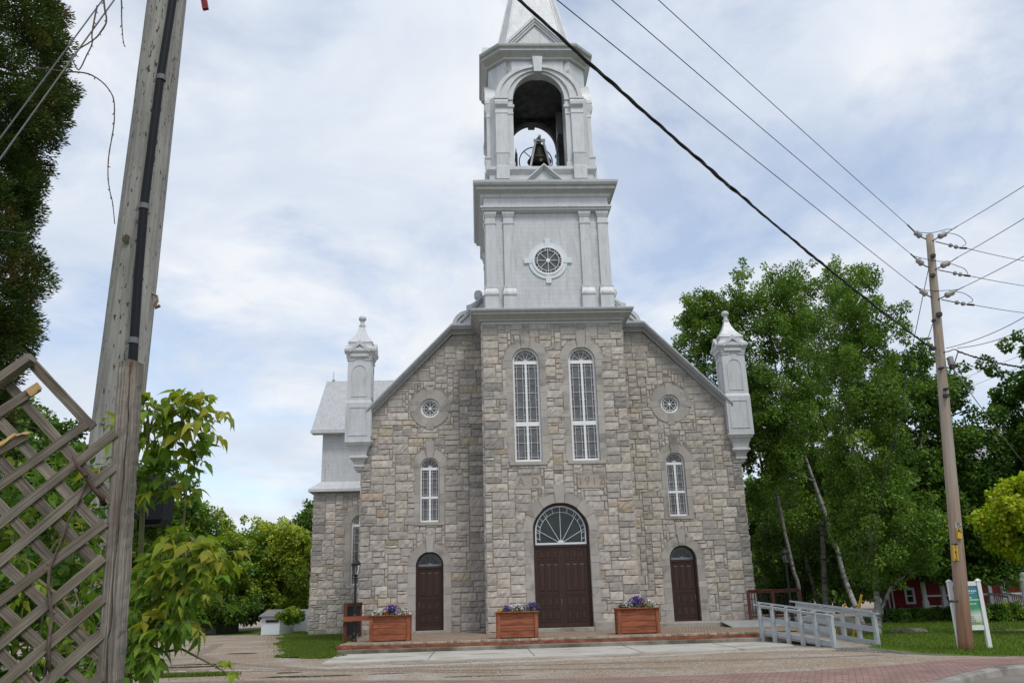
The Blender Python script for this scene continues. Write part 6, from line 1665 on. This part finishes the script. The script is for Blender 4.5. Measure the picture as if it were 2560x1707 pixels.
# tags
M['tagyellow'] = surf('yellow_tag', (0.56, 0.36, 0.045), 0.5, 0.15, 12, 0.0)
M['tagwhite'] = surf('white_tag', (0.62, 0.60, 0.55), 0.5, 0.1, 12, 0.0)
M['tagblack'] = surf('black_lettering', (0.02, 0.02, 0.02), 0.5, 0.1, 12, 0.0)
zT = lambda x, y: (2330 + x / 11.2, 1280 + y / 11.2)
def pole_tag(cx, cy, w, h, mat, txt, size, name='pole_tag'):
    c_ = at(*zT(cx, cy), 21.76) - RB; k = 21.76 / CF / 11.2 * 1.02
    mb = MB(); mb.box(c_[0] - w * k / 2, c_[0] + w * k / 2, -.245 + .03, -.20 + .03, c_[2] - h * k / 2, c_[2] + h * k / 2)
    V = mb.V[-1]; ax = rc(1)[0]; V[:, 0] += (V[:, 2] - c_[2]) * ax; V[:, 1] = np.where(V[:, 1] < -.2, c_[1] - .016, c_[1] + .09)
    o_ = mb.build(name, mat, rp_)
    if txt:
        for i, ch in enumerate(txt):
            zz = c_[2] + ((len(txt) - 1) / 2 - i) * size * 1.12
            text_mesh(ch, size * 1.35, M['tagblack'], o_, Matrix.Translation((c_[0] + (zz - c_[2]) * ax, c_[1] - .02, zz)) @ UP)
pole_tag(738, 372, 105, 125, M['tagwhite'], 'B', .13)
pole_tag(745, 520, 95, 140, M['tagyellow'], 'A', .11)
pole_tag(775, 665, 110, 130, M['tagyellow'], '', .1)
pole_tag(665, 1125, 115, 405, M['tagyellow'], '17R2X', .085)
pole_tag(648, 905, 110, 40, M['tagblack'], '', .1)
c_ = at(2160 + 1115 / 4.9, 1280 + 1088 / 4.9, 21.7) - RB
mb = MB(); mb.box(c_[0] - .09, c_[0] + .07, c_[1] - .03, c_[1] + .1, c_[2] - .03, c_[2] + .03, None, 0, .01); mb.build('step_bracket', M['hard'], rp_)

def cat(p, q, sag, n=40): return [p + (q - p) * t - np.array([0, 0, 4 * sag * t * (1 - t)]) for t in np.linspace(0, 1, n)]
def wire(name, label, group, p, q, sag, r, catg='power line', mat='hard', strands=1):
    p = np.asarray(p, float); q = np.asarray(q, float)
    t = tag(bpy.data.objects.new(name, None), label, catg, group); COL.objects.link(t); t.location = p
    P = [a - p for a in cat(p, q, sag, 60 if strands > 1 else 40)]
    for s in range(strands):
        mb = MB()
        if strands > 1:
            d = (q - p) / np.linalg.norm(q - p); e = np.cross(d, [0, 0, 1]); e /= np.linalg.norm(e); f = np.cross(e, d)
            P = [a - p for a in cat(p, q, sag, 260)]
            Q = []
            for i, a in enumerate(P):
                w = r * (.95 if s else .35) * (1 + .6 * math.sin(i * .11 + s) * math.sin(i * .037)); Q.append(a + (e * math.cos(i * .42 + s * 2.1) + f * math.sin(i * .42 + s * 2.1)) * w)
            mb.tube(Q, r * (1.0, .72, .6)[s], 6)
        else: mb.tube(P, r, 6)
        mb.build('strand', M[mat], t, smooth=True)
GP = 'power lines running to the tan pole'
PL = lambda z: np.array([-2.70, 5.62, z])
for k, (ins, zl, nm) in enumerate((((385, 505), 11.05, 'top bare power line from the upper left to the tan pole'), ((415, 765), 10.25, 'middle bare power line from the upper left to the tan pole'), ((455, 1052), 9.48, 'lowest bare power line from the upper left to the tan pole'))):
    wire('power_line', nm, GP, at(*z6(*ins), YP), PL(zl), .05, .0085)
wire('twisted_cable', 'thick twisted black cable crossing the sky in front of the steeple', None, at(*z7(610, 185), 21.8), PL(9.52), .33, .019, 'cable', 'cable', 3)
GR = 'power lines leaving the tan pole to the right'
for k, (ins, end, nm) in enumerate((((830, 520), (1425, 140), 'top line rising to the right edge'), ((835, 795), (1425, 430), 'middle line rising to the right edge'), ((885, 1060), (1425, 765), 'lowest line rising to the right edge'))):
    p = at(*z6(*ins), YP); q = at(*z6(*end), 17.5); wire('power_line', nm, GR, p, p + (q - p) * 2.0, .05, .0085)
for k, (ins, end, nm) in enumerate((((915, 716), (1425, 815), 'top line running right and away from the tan pole'), ((945, 962), (1425, 1035), 'middle line running right and away from the tan pole'), ((980, 1220), (1425, 1275), 'lowest line running right and away from the tan pole'))):
    p = at(*z6(*ins), YP); q = at(*z6(*end), 27); wire('power_line', nm, GR, p, p + (q - p) * 2.0, .06, .0095)
wire('twisted_cable', 'black cable drooping from the tan pole to the right edge', None, at(*z7(830, 205), 21.8), at(*z7(1600, 365), 20), .10, .018, 'cable', 'cable', 2)
GS = 'thin service wires right of the tan pole'
for nm, a, b_, Y2, sag in (('upper thin wire rising right from the tan pole bracket', z7(730, 180), z7(1430, -120), 20, .12), ('wavy thin wire just below the upper service wire', z7(830, 178), z7(1430, -15), 20.5, .12), ('thin wire passing behind the tan pole, higher of the two', z7(940, 425), z7(1430, 230), 34, .0), ('thin wire passing behind the tan pole, lower of the two', z7(900, 540), z7(1430, 330), 34, .0)):
    p = at(*a, YP if Y2 < 30 else 44); q = at(*b_, Y2); wire('service_wire', nm, GS, p, p + (q - p) * 1.15, sag, .009)
wire('service_drop', 'pale service wire sloping down from the tan pole to the house', None, at(*z7(800, 370), YP), at(*z7(1500, 1290), 40), .12, .014, 'wire', 'porcelain')
# guy wires with yellow guards
GY = 'guy wires of the tan pole'
M['guard'] = surf('yellow_guard', (0.60, 0.36, 0.02), 0.5, 0.15, 6, 0.0)
for nm, a, anchor, gtop in (('guy wire ending in the yellow guard close to the ramp', z6(575, 895), (2128, 1590), (2154, 1522)), ('guy wire ending in the yellow guard behind the ramp rails', z6(618, 1365), (2082, 1540), (2101, 1492))):
    p = at(*a, YP); q = at(*anchor, 27.2 if 'close' in nm else 31); q[2] = 0
    t = thing('guy_wire', nm, 'guy wire', tuple(q), 0, GY)
    mb = MB(); mb.tube([p - q, np.zeros(3)], .010, 6); mb.build('strand', M['hard'], t)
    d = p - q; d /= np.linalg.norm(d)
    mb = MB(); mb.tube([d * .05, d * 1.55], .035, 8); mb.build('guard', M['guard'], t)

# ------------------------------------------------------------------ information sign
sg_ = thing('information_sign', 'white framed sign with blue and green panel behind the tan pole', 'sign', (11.05, 22.35, 0), rad(-4))
zS = lambda x, y: (2360 + x / 6.535, 1420 + y / 6.535)
M['signwhite'] = surf('sign_white_paint', (0.74, 0.75, 0.76), 0.5, 0.06, 6, 0.0)
so = np.array([11.05, 22.35, 0.0])
xR = at(*zS(625, 800), 22.4)[0] - so[0]; xL = at(*zS(163, 800), 22.4)[0] - so[0]
H = at(*zS(545, 190), 22.4)[2]; zt = at(*zS(440, 250), 22.4)[2]; zb = at(*zS(520, 968), 22.4)[2]
for x in (xL, xR):
    mb = MB(); mb.board((x, 0, -.1), (x, 0, H - .04), .10, .10); mb.rect_loft(x, 0, [(.06, .06, H - .04), (.06, .06, H - .01), (.02, .02, H + .03)]); mb.build('post', M['signwhite'], sg_, bevel=.006)
for z in (zt, zb):
    mb = MB(); mb.board((xL + .05, 0, z), (xR - .05, 0, z), .11, .05); mb.build('rail', M['signwhite'], sg_, bevel=.005)
m, nt, b = newmat('printed_panel')
co = nd(nt, 'ShaderNodeTexCoord').outputs['Object']; sp = nd(nt, 'ShaderNodeSeparateXYZ', {0: co})
hz = nd(nt, 'ShaderNodeMapRange', {0: sp.outputs[2], 1: zb + .06, 2: zt - .06}).outputs[0]
wob_ = nd(nt, 'ShaderNodeMath', {0: sp.outputs[0], 1: -.12}, operation='MULTIPLY').outputs[0]
hz = nd(nt, 'ShaderNodeMath', {0: hz, 1: wob_}, operation='ADD').outputs[0]
c = ramp(nt, hz, [(0.0, (0.30, 0.45, 0.20)), (0.06, (0.55, 0.62, 0.52)), (0.20, (0.62, 0.66, 0.60)), (0.36, (0.05, 0.30, 0.13)), (0.62, (0.03, 0.28, 0.16)), (0.64, (0.04, 0.23, 0.25)), (0.93, (0.035, 0.20, 0.29)), (0.96, (0.10, 0.28, 0.10))])
nt.links.new(c, b.inputs['Base Color']); b.inputs['Roughness'].default_value = .35
mb = MB(); mb.box(xL + .05, xR - .05, -.012, .012, zb + .05, zt - .05); pn = mb.build('panel', m, sg_)
mb = MB(); Hh = zt - zb - .1; z0 = zb + .05
def line(f, x0, x1, th, mi): mb.box(x0, x1, -.016, -.0121, z0 + f * Hh - th / 2, z0 + f * Hh + th / 2, None, mi)
W = xR - xL - .1; xl = xL + .05
line(.645, xl + .01, xl + W - .01, .020, 0)
rg = np.random.default_rng(9)
for f, a0, a1, th, mi in ((.87, .12, .96, .035, 0), (.82, .10, .86, .010, 0), (.70, .10, .72, .035, 0), (.545, .12, .86, .035, 0), (.915, .10, .42, .03, 1), (.745, .10, .42, .03, 1), (.59, .10, .42, .03, 1), (.24, .30, .66, .022, 2), (.19, .30, .68, .022, 2), (.145, .30, .74, .022, 2), (.10, .30, .72, .022, 2), (.055, .30, .86, .022, 2)):
    x = a0
    if th < .015: line(f, xl + a0 * W, xl + a1 * W, th, mi); continue
    while x < a1:                                       # unreadable print: short word-like strokes
        w = rg.uniform(.03, .07)
        line(f, xl + x * W, xl + min(a1, x + w) * W, th * rg.uniform(.6, 1.0), mi); x += w + rg.uniform(.012, .03)
mb.build('printing', [M['signwhite'], surf('sign_yellow', (.55, .50, .10), .5, .1, 5, 0), surf('sign_ink', (.06, .10, .09), .5, .1, 5, 0)], pn)

# ------------------------------------------------------------------ house on the right
zH = lambda x, y: (2160 + x / 4.9, 1280 + y / 4.9)
YH = 43.0
hx = at(*zH(395, 1190), YH)[0]
hs = thing('red_house', 'red house with white porch and stairs behind the right trees', 'house', (hx, YH, 0))
ho = np.array([hx, YH, 0.0])
zf = at(*zH(600, 1190), YH)[2]
M['redwall'] = surf('red_clapboard', (0.22, 0.028, 0.022), 0.7, 0.2, 3, 0.0)
m = M['redwall']; nt = m.node_tree; bs = nt.nodes['Principled BSDF']; co = nd(nt, 'ShaderNodeTexCoord').outputs['Object']
wv = nd(nt, 'ShaderNodeTexWave', {'Vector': co, 'Scale': 2.2, 'Distortion': 0.0}, wave_type='BANDS', bands_direction='Z', wave_profile='SAW').outputs['Fac']; bump(nt, bs, wv, .6, .03)
mb = MB(); mb.box(0, 3.2, 0, 1.4, zf, 5.0); mb.box(3.2, 14, -.02, 4, zf, 7.0); mb.add([(3.2, 0, 7.0), (3.2, 4, 7.0), (3.2, 2, 9.6)], [(0, 1, 2)]); mb.add([(14, 0, 7.0), (14, 4, 7.0), (14, 2, 9.6)], [(0, 1, 2)]); mb.build('wall', M['redwall'], hs)
M['found'] = surf('stone_foundation', (0.20, 0.185, 0.165), 0.9, 0.35, 3, 0.4, 8)
mb = MB(); mb.box(-.03, 14, -.03, 1.4, 0, zf); mb.build('foundation', M['found'], hs)
M['roof'] = surf('grey_roofing', (0.36, 0.35, 0.39), 0.7, 0.15, 3, 0.1, 20)
mb = MB(); slab(mb, [(2.9, -.5, 6.75), (14.5, -.5, 6.75), (14.5, 2, 9.75), (2.9, 2, 9.75)], .12); slab(mb, [(2.9, 4.5, 6.75), (14.5, 4.5, 6.75), (14.5, 2, 9.74), (2.9, 2, 9.74)], .12); slab(mb, [(-.3, -.4, 4.95), (3.4, -.4, 4.95), (3.4, 1.7, 5.7), (-.3, 1.7, 5.7)], .12); mb.build('roof', M['roof'], hs)
def hw(p, y=0): 
    q = at(*zH(*p), YH + y) - ho; return q
a, c_ = hw((512, 950)), hw((608, 1095))
for (x0, x1, z0, z1) in ((a[0], c_[0], c_[2], a[2]), (5.0, 5.9, 4.4, 6.2), (9.0, 9.9, 4.4, 6.2)):
    mb = MB(); T = lambda u, v, h: (u, -h, v)
    mb.ring([(x0 - .1, z0 - .1), (x1 + .1, z0 - .1), (x1 + .1, z1 + .1), (x0 - .1, z1 + .1)], [(x0, z0), (x1, z0), (x1, z1), (x0, z1)], -.05, .05, T); mb.prism([(x0, (z0 + z1) / 2 - .03), (x1, (z0 + z1) / 2 - .03), (x1, (z0 + z1) / 2 + .03), (x0, (z0 + z1) / 2 + .03)], -.03, .03, T)
    w_ = mb.build('window', M['white'], hs); mb = MB(); mb.prism([(x0, z0), (x1, z0), (x1, z1), (x0, z1)], -.02, .01, T); mb.build('pane', M['glassdark'], w_)
YPO = -1.9
pf = hw((900, 1175), YPO)[2]; x0 = hw((765, 1100), YPO)[0]; x1 = hw((1960, 1100), YPO)[0] + 2.5
pr_ = hw((900, 1020), YPO)[2]
mb = MB(); mb.box(x0 - .1, x1, YPO, -.03, pf - .22, pf); mb.build('porch_floor', M['white'], hs)
mb = MB()
for i in range(5): mb.board((x0, YPO + .05, .06 + i * (pf - .25) / 5), (x1, YPO + .05, .06 + i * (pf - .25) / 5), .10, .02)
mb.build('porch_skirting', surf('greyed_white_boards', (.52, .53, .53), .7, .15, 4, .1), hs)
PH = pf + 2.55
for px_ in (765, 1000, 1230, 1575, 1745, 1990):
    x = hw((px_, 1100), YPO)[0]; mb = MB(); mb.box(x - .08, x + .08, YPO, YPO + .16, pf, PH, None, 0, .01); mb.box(x - .11, x + .11, YPO - .03, YPO + .19, pf, pf + .35, None, 0, .01); mb.build('porch_post', M['white'], hs)
xg = hw((1440, 1100), YPO)[0]; xs0 = hw((1575, 1100), YPO)[0]; xs1 = hw((1745, 1100), YPO)[0]
for a_, b_ in ((x0, xs0), (xs1, x1)):
    mb = MB(); mb.board((a_, YPO + .08, pr_), (b_, YPO + .08, pr_), .08, .06); mb.build('porch_rail', M['white'], hs)
    mb = MB(); mb.board((a_, YPO + .08, pf + .10), (b_, YPO + .08, pf + .10), .07, .05); mb.build('porch_rail', M['white'], hs)
mb = MB(); slab(mb, [(x0 - .4, YPO - .35, PH + .12), (x1, YPO - .35, PH + .12), (x1, .0, PH + .9), (x0 - .4, .0, PH + .9)], .10); mb.box(x0 - .3, x1, YPO - .2, YPO + .2, PH - .05, PH + .16); mb.build('porch_roof', surf('pale_blue_roof', (.48, .53, .58), .5, .1, 3, .1), hs)
# stairs down to the lawn
for x in (xs0, xs1):
    mb = MB(); mb.board((x, YPO, pr_ + .02), (x - .25, YPO - 1.9, .98), .10, .08, (0, 0, 1)); mb.board((x, YPO, pf - .05), (x - .25, YPO - 1.9, .10), .14, .06, (0, 0, 1)); mb.board((x - .25, YPO - 1.9, 0), (x - .25, YPO - 1.9, 1.0), .10, .10); mb.build('stair_rail', M['white'], hs)
    mb = MB()
    for i in range(1, 9):
        f = i / 9; mb.board((x - .25 * f, YPO - 1.9 * f, pf - .05 - (pf - .15) * f), (x - .25 * f, YPO - 1.9 * f, pr_ - (pr_ - .98) * f), .035, .035)
    mb.build('stair_balusters', M['white'], hs)
mb = MB()
for i in range(4): f = i / 4; mb.box(xs0 - .25 * f, xs1 - .25 * f, YPO - .48 * (i + 1), YPO - .48 * i, 0, pf * (1 - (i + .6) / 4.6), None, 0, .01)
mb.build('stair_steps', M['greypaint'], hs)
s0, s1 = hw((215, 1200), -2.5), hw((395, 1150), -1.0)
mb = MB(); mb.board((s0[0], -2.6, .15), (s0[0] + .75, -.3, zf + .1), .05, .05, (0, 0, 1)); mb.board((s0[0], -2.6, 1.0), (s0[0] + .75, -.3, zf + .95), .07, .05, (0, 0, 1)); mb.board((s0[0] + .75, -.3, zf + .95), (.0, -.3, zf + .95), .07, .05, (0, 0, 1))
for i in range(9): f = i / 8; mb.board((s0[0] + .75 * f, -2.6 + 2.3 * f, .15 + (zf - .05) * f), (s0[0] + .75 * f, -2.6 + 2.3 * f, 1.0 + (zf - .05) * f), .05, .05)
for i in range(5): mb.board((s0[0] + .75 - (s0[0] + .75) * i / 5, -.3, zf), (s0[0] + .75 - (s0[0] + .75) * i / 5, -.3, zf + .95), .05, .05)
mb.box(s0[0] + .3, -.1, -1.6, -.2, .1, zf - .05); mb.build('side_stair', M['white'], hs)
q = at(*zH(405, 1225), 41.2)
tb = tag(thing('blue_barrel', 'blue plastic barrel beside the red house foundation', 'barrel', (q[0], 41.2, 0)))
mb = MB(); hz_ = at(*zH(405, 1178), 41.2)[2]; mb.lathe(0, 0, [(.36, 0), (.38, .05), (.42, hz_ * .5), (.44, hz_ - .05), (.46, hz_), (.42, hz_), (.40, hz_ - .1)], 18); mb.build('tub', surf('blue_plastic', (.02, .19, .36), .45, .1, 4, 0), tb, smooth=True)
q = at(*zH(295, 1345), 40.0)
t = thing('yard_post', 'thin dark post standing on the lawn left of the red house', 'post', (q[0], 40, 0)); mb = MB(); mb.tube([(0, 0, 0), (-.02, 0, at(*zH(285, 1095), 40)[2])], .04, 8); mb.box(-.14, .14, -.14, .14, 0, .12, None, 0, .03); mb.build('shaft', M['hard'], t)
q = at(*zH(1948, 790), 30); t = thing('gate_post', 'white post with ball finial at the right edge', 'post', (q[0], 30, 0)); zt_ = at(*zH(1935, 770), 30)[2]
mb = MB(); mb.box(-.08, .08, -.08, .08, 0, zt_ - .2, None, 0, .01); mb.box(-.11, .11, -.11, .11, zt_ - .2, zt_ - .13, None, 0, .01); mb.build('shaft', M['white'], t)
mb = MB(); mb.lathe(0, 0, [(.03, zt_ - .13), (.05, zt_ - .1), (.10, zt_ - .03), (.10, zt_ + .02), (.06, zt_ + .08), (.01, zt_ + .1)], 14); mb.build('ball', M['white'], t, smooth=True)
# garden plants along the porch
GG = 'garden plants along the house porch'
for i, (x, y, w, h, pal, lb) in enumerate([(400, 1290, 1.1, .75, MAPLE, 'leafy green garden plant beside the blue barrel'), (560, 1290, 1.3, .7, MAPLE, 'leafy green garden plant below the white house window'), (760, 1290, 1.3, .75, DARKG, 'leafy garden plant at the left porch corner'), (950, 1290, 1.3, .75, MAPLE, 'leafy garden plant under the porch railing left of the sign'), (1620, 1330, 1.3, .9, DARKG, 'dark leafy plant right of the porch stairs'), (1800, 1320, 1.4, 1.1, OLIVE, 'pale leafy shrub near the right edge by the stairs'), (1940, 1330, 1.2, 1.0, MAPLE, 'green shrub below the white ball post')]):
    Y = 40.4 if i < 4 else 37.5; q = at(*zH(x, y), Y)
    t = thing('garden_plant', lb, 'plant', (q[0], Y, 0), 0, GG); pal = [tuple(c * 1.5 for c in q_) for q_ in pal]; rg = np.random.default_rng(300 + i); V = []; C = []
    for k in range(16):
        v, cc = clump_leaves(rg, np.array([rg.uniform(-w, w), rg.uniform(-.4, .4), rg.uniform(.08, h * .55)]), .22, 130, pal, .14, .08, .1); V.append(v); C.append(cc)
    quads('foliage', np.concatenate(V), np.concatenate(C), M['leaf'], t)
    mb = MB()
    for k in range(8): mb.tube([(rg.uniform(-w, w) * .6, 0, 0), (rg.uniform(-w, w), rg.uniform(-.3, .3), h * .7)], .012, 5)
    mb.build('stem', M['bark'], t)
# two flat rocks on the lawn
M['rock'] = surf('lawn_rock', (0.20, 0.175, 0.15), 0.9, 0.35, 3, 0.5, 10)
def rock(label, loc, sx, sy, sz, sd):
    import bmesh
    bm = bmesh.new(); bmesh.ops.create_icosphere(bm, subdivisions=3, radius=1)
    for v in bm.verts:
        n_ = mnoise.noise(v.co * 1.7 + Vector((sd, 0, 0))) * .35; v.co *= 1 + n_; v.co = Vector((v.co.x * sx, v.co.y * sy, max(-.3, min(v.co.z, .75)) * sz))
    me = bpy.data.meshes.new('rock'); bm.to_mesh(me); bm.free(); me.materials.append(M['rock']); o_ = bpy.data.objects.new('rock', me); COL.objects.link(o_); o_.location = loc; tag(o_, label, 'rock', 'rocks on the lawn')
q = at(*zH(590, 1465), 31.0); rock('larger flat brown rock lying on the lawn', (q[0], 31, .04), .48, .3, .16, 1); q = at(*zH(445, 1465), 31.2); rock('smaller flat rock left of the larger one on the lawn', (q[0], 31.2, .03), .34, .25, .15, 5)
sheet('garden_path', wob([(14.3, 31.6), (17.0, 30.9), (26, 29.5), (40, 28), (40, 26.4), (24, 27.9), (17.2, 29.6)], .12, 6, 31), 0.012, M['gravel'])

# ------------------------------------------------------------------ far left: shed, white fence, stone building
zB = lambda x, y: (500 + x / 3.092, 1200 + y / 3.092)
Y = 47.0; a, c_ = at(*zB(470, 1190), Y), at(*zB(612, 1190), Y); zt_ = at(*zB(530, 1045), Y)[2]
t = thing('garden_shed', 'small white shed with grey roof behind the lot', 'shed', (a[0], Y, 0)); w = c_[0] - a[0]
M['shedwall'] = surf('grey_white_siding', (0.60, 0.63, 0.66), 0.7, 0.1, 4, 0.1, 10, stretch=(1, 1, 8))
mb = MB(); mb.box(0, w, 0, 3, 0, zt_); mb.add([(0, 0, zt_), (0, 3, zt_), (0, 1.5, zt_ + .28)], [(0, 1, 2)]); mb.build('wall', M['shedwall'], t)
mb = MB(); slab(mb, [(-.12, -.2, zt_ - .02), (w + .10, -.2, zt_ - .02), (w + .10, 1.5, zt_ + .30), (-.12, 1.5, zt_ + .30)], .05); slab(mb, [(-.12, 3.2, zt_ - .02), (w + .10, 3.2, zt_ - .02), (w + .10, 1.5, zt_ + .29), (-.12, 1.5, zt_ + .29)], .05); mb.build('roof', surf('shed_roof', (.20, .19, .19), .8, .2, 4, .1), t)
for xx in (.42, .75):
    mb = MB(); mb.box(w * xx - .18, w * xx + .18, -.04, .02, .75, zt_ - .35, None, 0); mb.build('window', M['glassdark'], t)
Y = 50.0; a, c_ = at(*zB(540, 1180), Y), at(*zB(1000, 1180), Y); zt_ = at(*zB(800, 1005), Y)[2]
t = thing('white_fence', 'long white board fence behind the church transept', 'fence', (a[0], Y, 0)); L = c_[0] - a[0]; mb = MB(); x = 0
while x < L: mb.box(x, x + .285, 0, .03, .05, zt_ + random.uniform(-.01, .01), None, 0, .004); x += .29
mb.build('boards', M['white'], t); mb = MB(); mb.board((0, -.03, zt_ + .02), (L, -.03, zt_ + .02), .08, .06); mb.build('rail', M['white'], t)
for k in range(4):
    mb = MB(); xx = L * (k + .5) / 4; mb.box(xx - .06, xx + .06, -.12, -.02, 0, zt_ + .05, None, 0, .01); mb.build('post', M['white'], t)
zLl = lambda x, y: (x / 3.794, 1300 + y / 3.794)
Y = 50.5; a, c_ = at(*zLl(1640, 1080), Y), at(*zLl(2050, 1080), Y); zt_ = at(*zLl(1900, 790), Y)[2]
t = thing('stone_building', 'low grey stone outbuilding under the round tree', 'building', (a[0], Y, 0)); w = c_[0] - a[0]
mb = MB(); stone_wall(mb, 0, w, 0, zt_, lambda u, v, h: (u, -h, v), [], None, grey=.8, seed=88, cu=.14, cv=.12); mb.box(0, w, .0, 4, 0, zt_, None, 1); mb.build('wall', [M['stone'], M['found']], t)
mb = MB(); mb.box(-.2, w + .2, -.2, 4.2, zt_, zt_ + .18); mb.build('roof', M['roof'], t)

# ------------------------------------------------------------------ grass blades
def blades(name, pts, hmin, hmax, pal, sd):
    rg = np.random.default_rng(sd); n = len(pts)
    P = np.c_[pts, np.full(n, .0)]; A = rdir(rg, n) * [.5, .5, 0] + [0, 0, 1]
    Nn = rdir(rg, n) * [1, 1, .1]
    Cc = np.array(pal)[rg.integers(len(pal), size=n)] * rg.uniform(.7, 1.3, (n, 1))
    o_ = quads(name, lquads(P, A, Nn, rg.uniform(hmin, hmax, n), rg.uniform(.010, .022, n)), Cc, M['leaf']); return tag(o_, kind='stuff')
GRS = [(0.095, 0.165, 0.016), (0.115, 0.185, 0.02), (0.08, 0.145, 0.014), (0.14, 0.19, 0.03)]
def scatter(poly, n, sd, power=1.0):
    rg = np.random.default_rng(sd); xs = [p[0] for p in poly]; ys = [p[1] for p in poly]; out = np.zeros((0, 2))
    while len(out) < n:
        x = rg.uniform(min(xs), max(xs), n); y = min(ys) + (max(ys) - min(ys)) * rg.random(n) ** power; k = inpoly(poly, x, y); out = np.r_[out, np.c_[x, y][k]]
    return out[:n]
LAWN = [(9.6, 23.9), (9.8, 21.6), (10.6, 20.45), (12.0, 19.8), (18, 19.9), (26, 30), (27, 40), (14, 40), (9.6, 33), (10.3, 28.5)]
_l = scatter(LAWN, 64000, 1, 1.7); _l = _l[~inpoly([(14.3, 31.6), (17.0, 30.9), (26, 29.5), (40, 28), (40, 26.4), (24, 27.9), (17.2, 29.6)], _l[:, 0], _l[:, 1])]
blades('lawn_grass', _l, .05, .11, GRS, 2)
blades('verge_grass', scatter(GRASS_L, 36000, 3, 1.4), .04, .11, GRS + [(.13, .13, .04)], 4)
blades('roadside_grass_blades', scatter(wob([(-10.6, 20.75), (-7.3, 20.95), (-6.6, 21.1), (-7.4, 21.4), (-10.6, 21.45)], .06, 4, 2), 5000, 6), .05, .12, GRS, 7)
_w = scatter([L2W(-7.6, -3)[:2], L2W(-7.6, -8.2)[:2], L2W(-8.0, -8.2)[:2], L2W(-8.0, -3)[:2]], 1500, 8)
blades('step_weeds', _w, .08, .2, GRS, 9)

_g = scatter(GRASS_L, 9000, 13); _rg = np.random.default_rng(14); _g = _g + _rg.normal(0, .45, _g.shape)
_gl = np.array([((x - CX0) * math.cos(TH) + (y - 35) * math.sin(TH), -(x - CX0) * math.sin(TH) + (y - 35) * math.cos(TH)) for x, y in _g])
_g = _g[~((_gl[:, 0] > -7.75) & (_gl[:, 1] > -11.1)) & ~((_gl[:, 0] > -12.0) & (_gl[:, 1] > 9.7))]
blades('stray_grass', _g, .03, .10, GRS + [(.14, .13, .05)], 15)
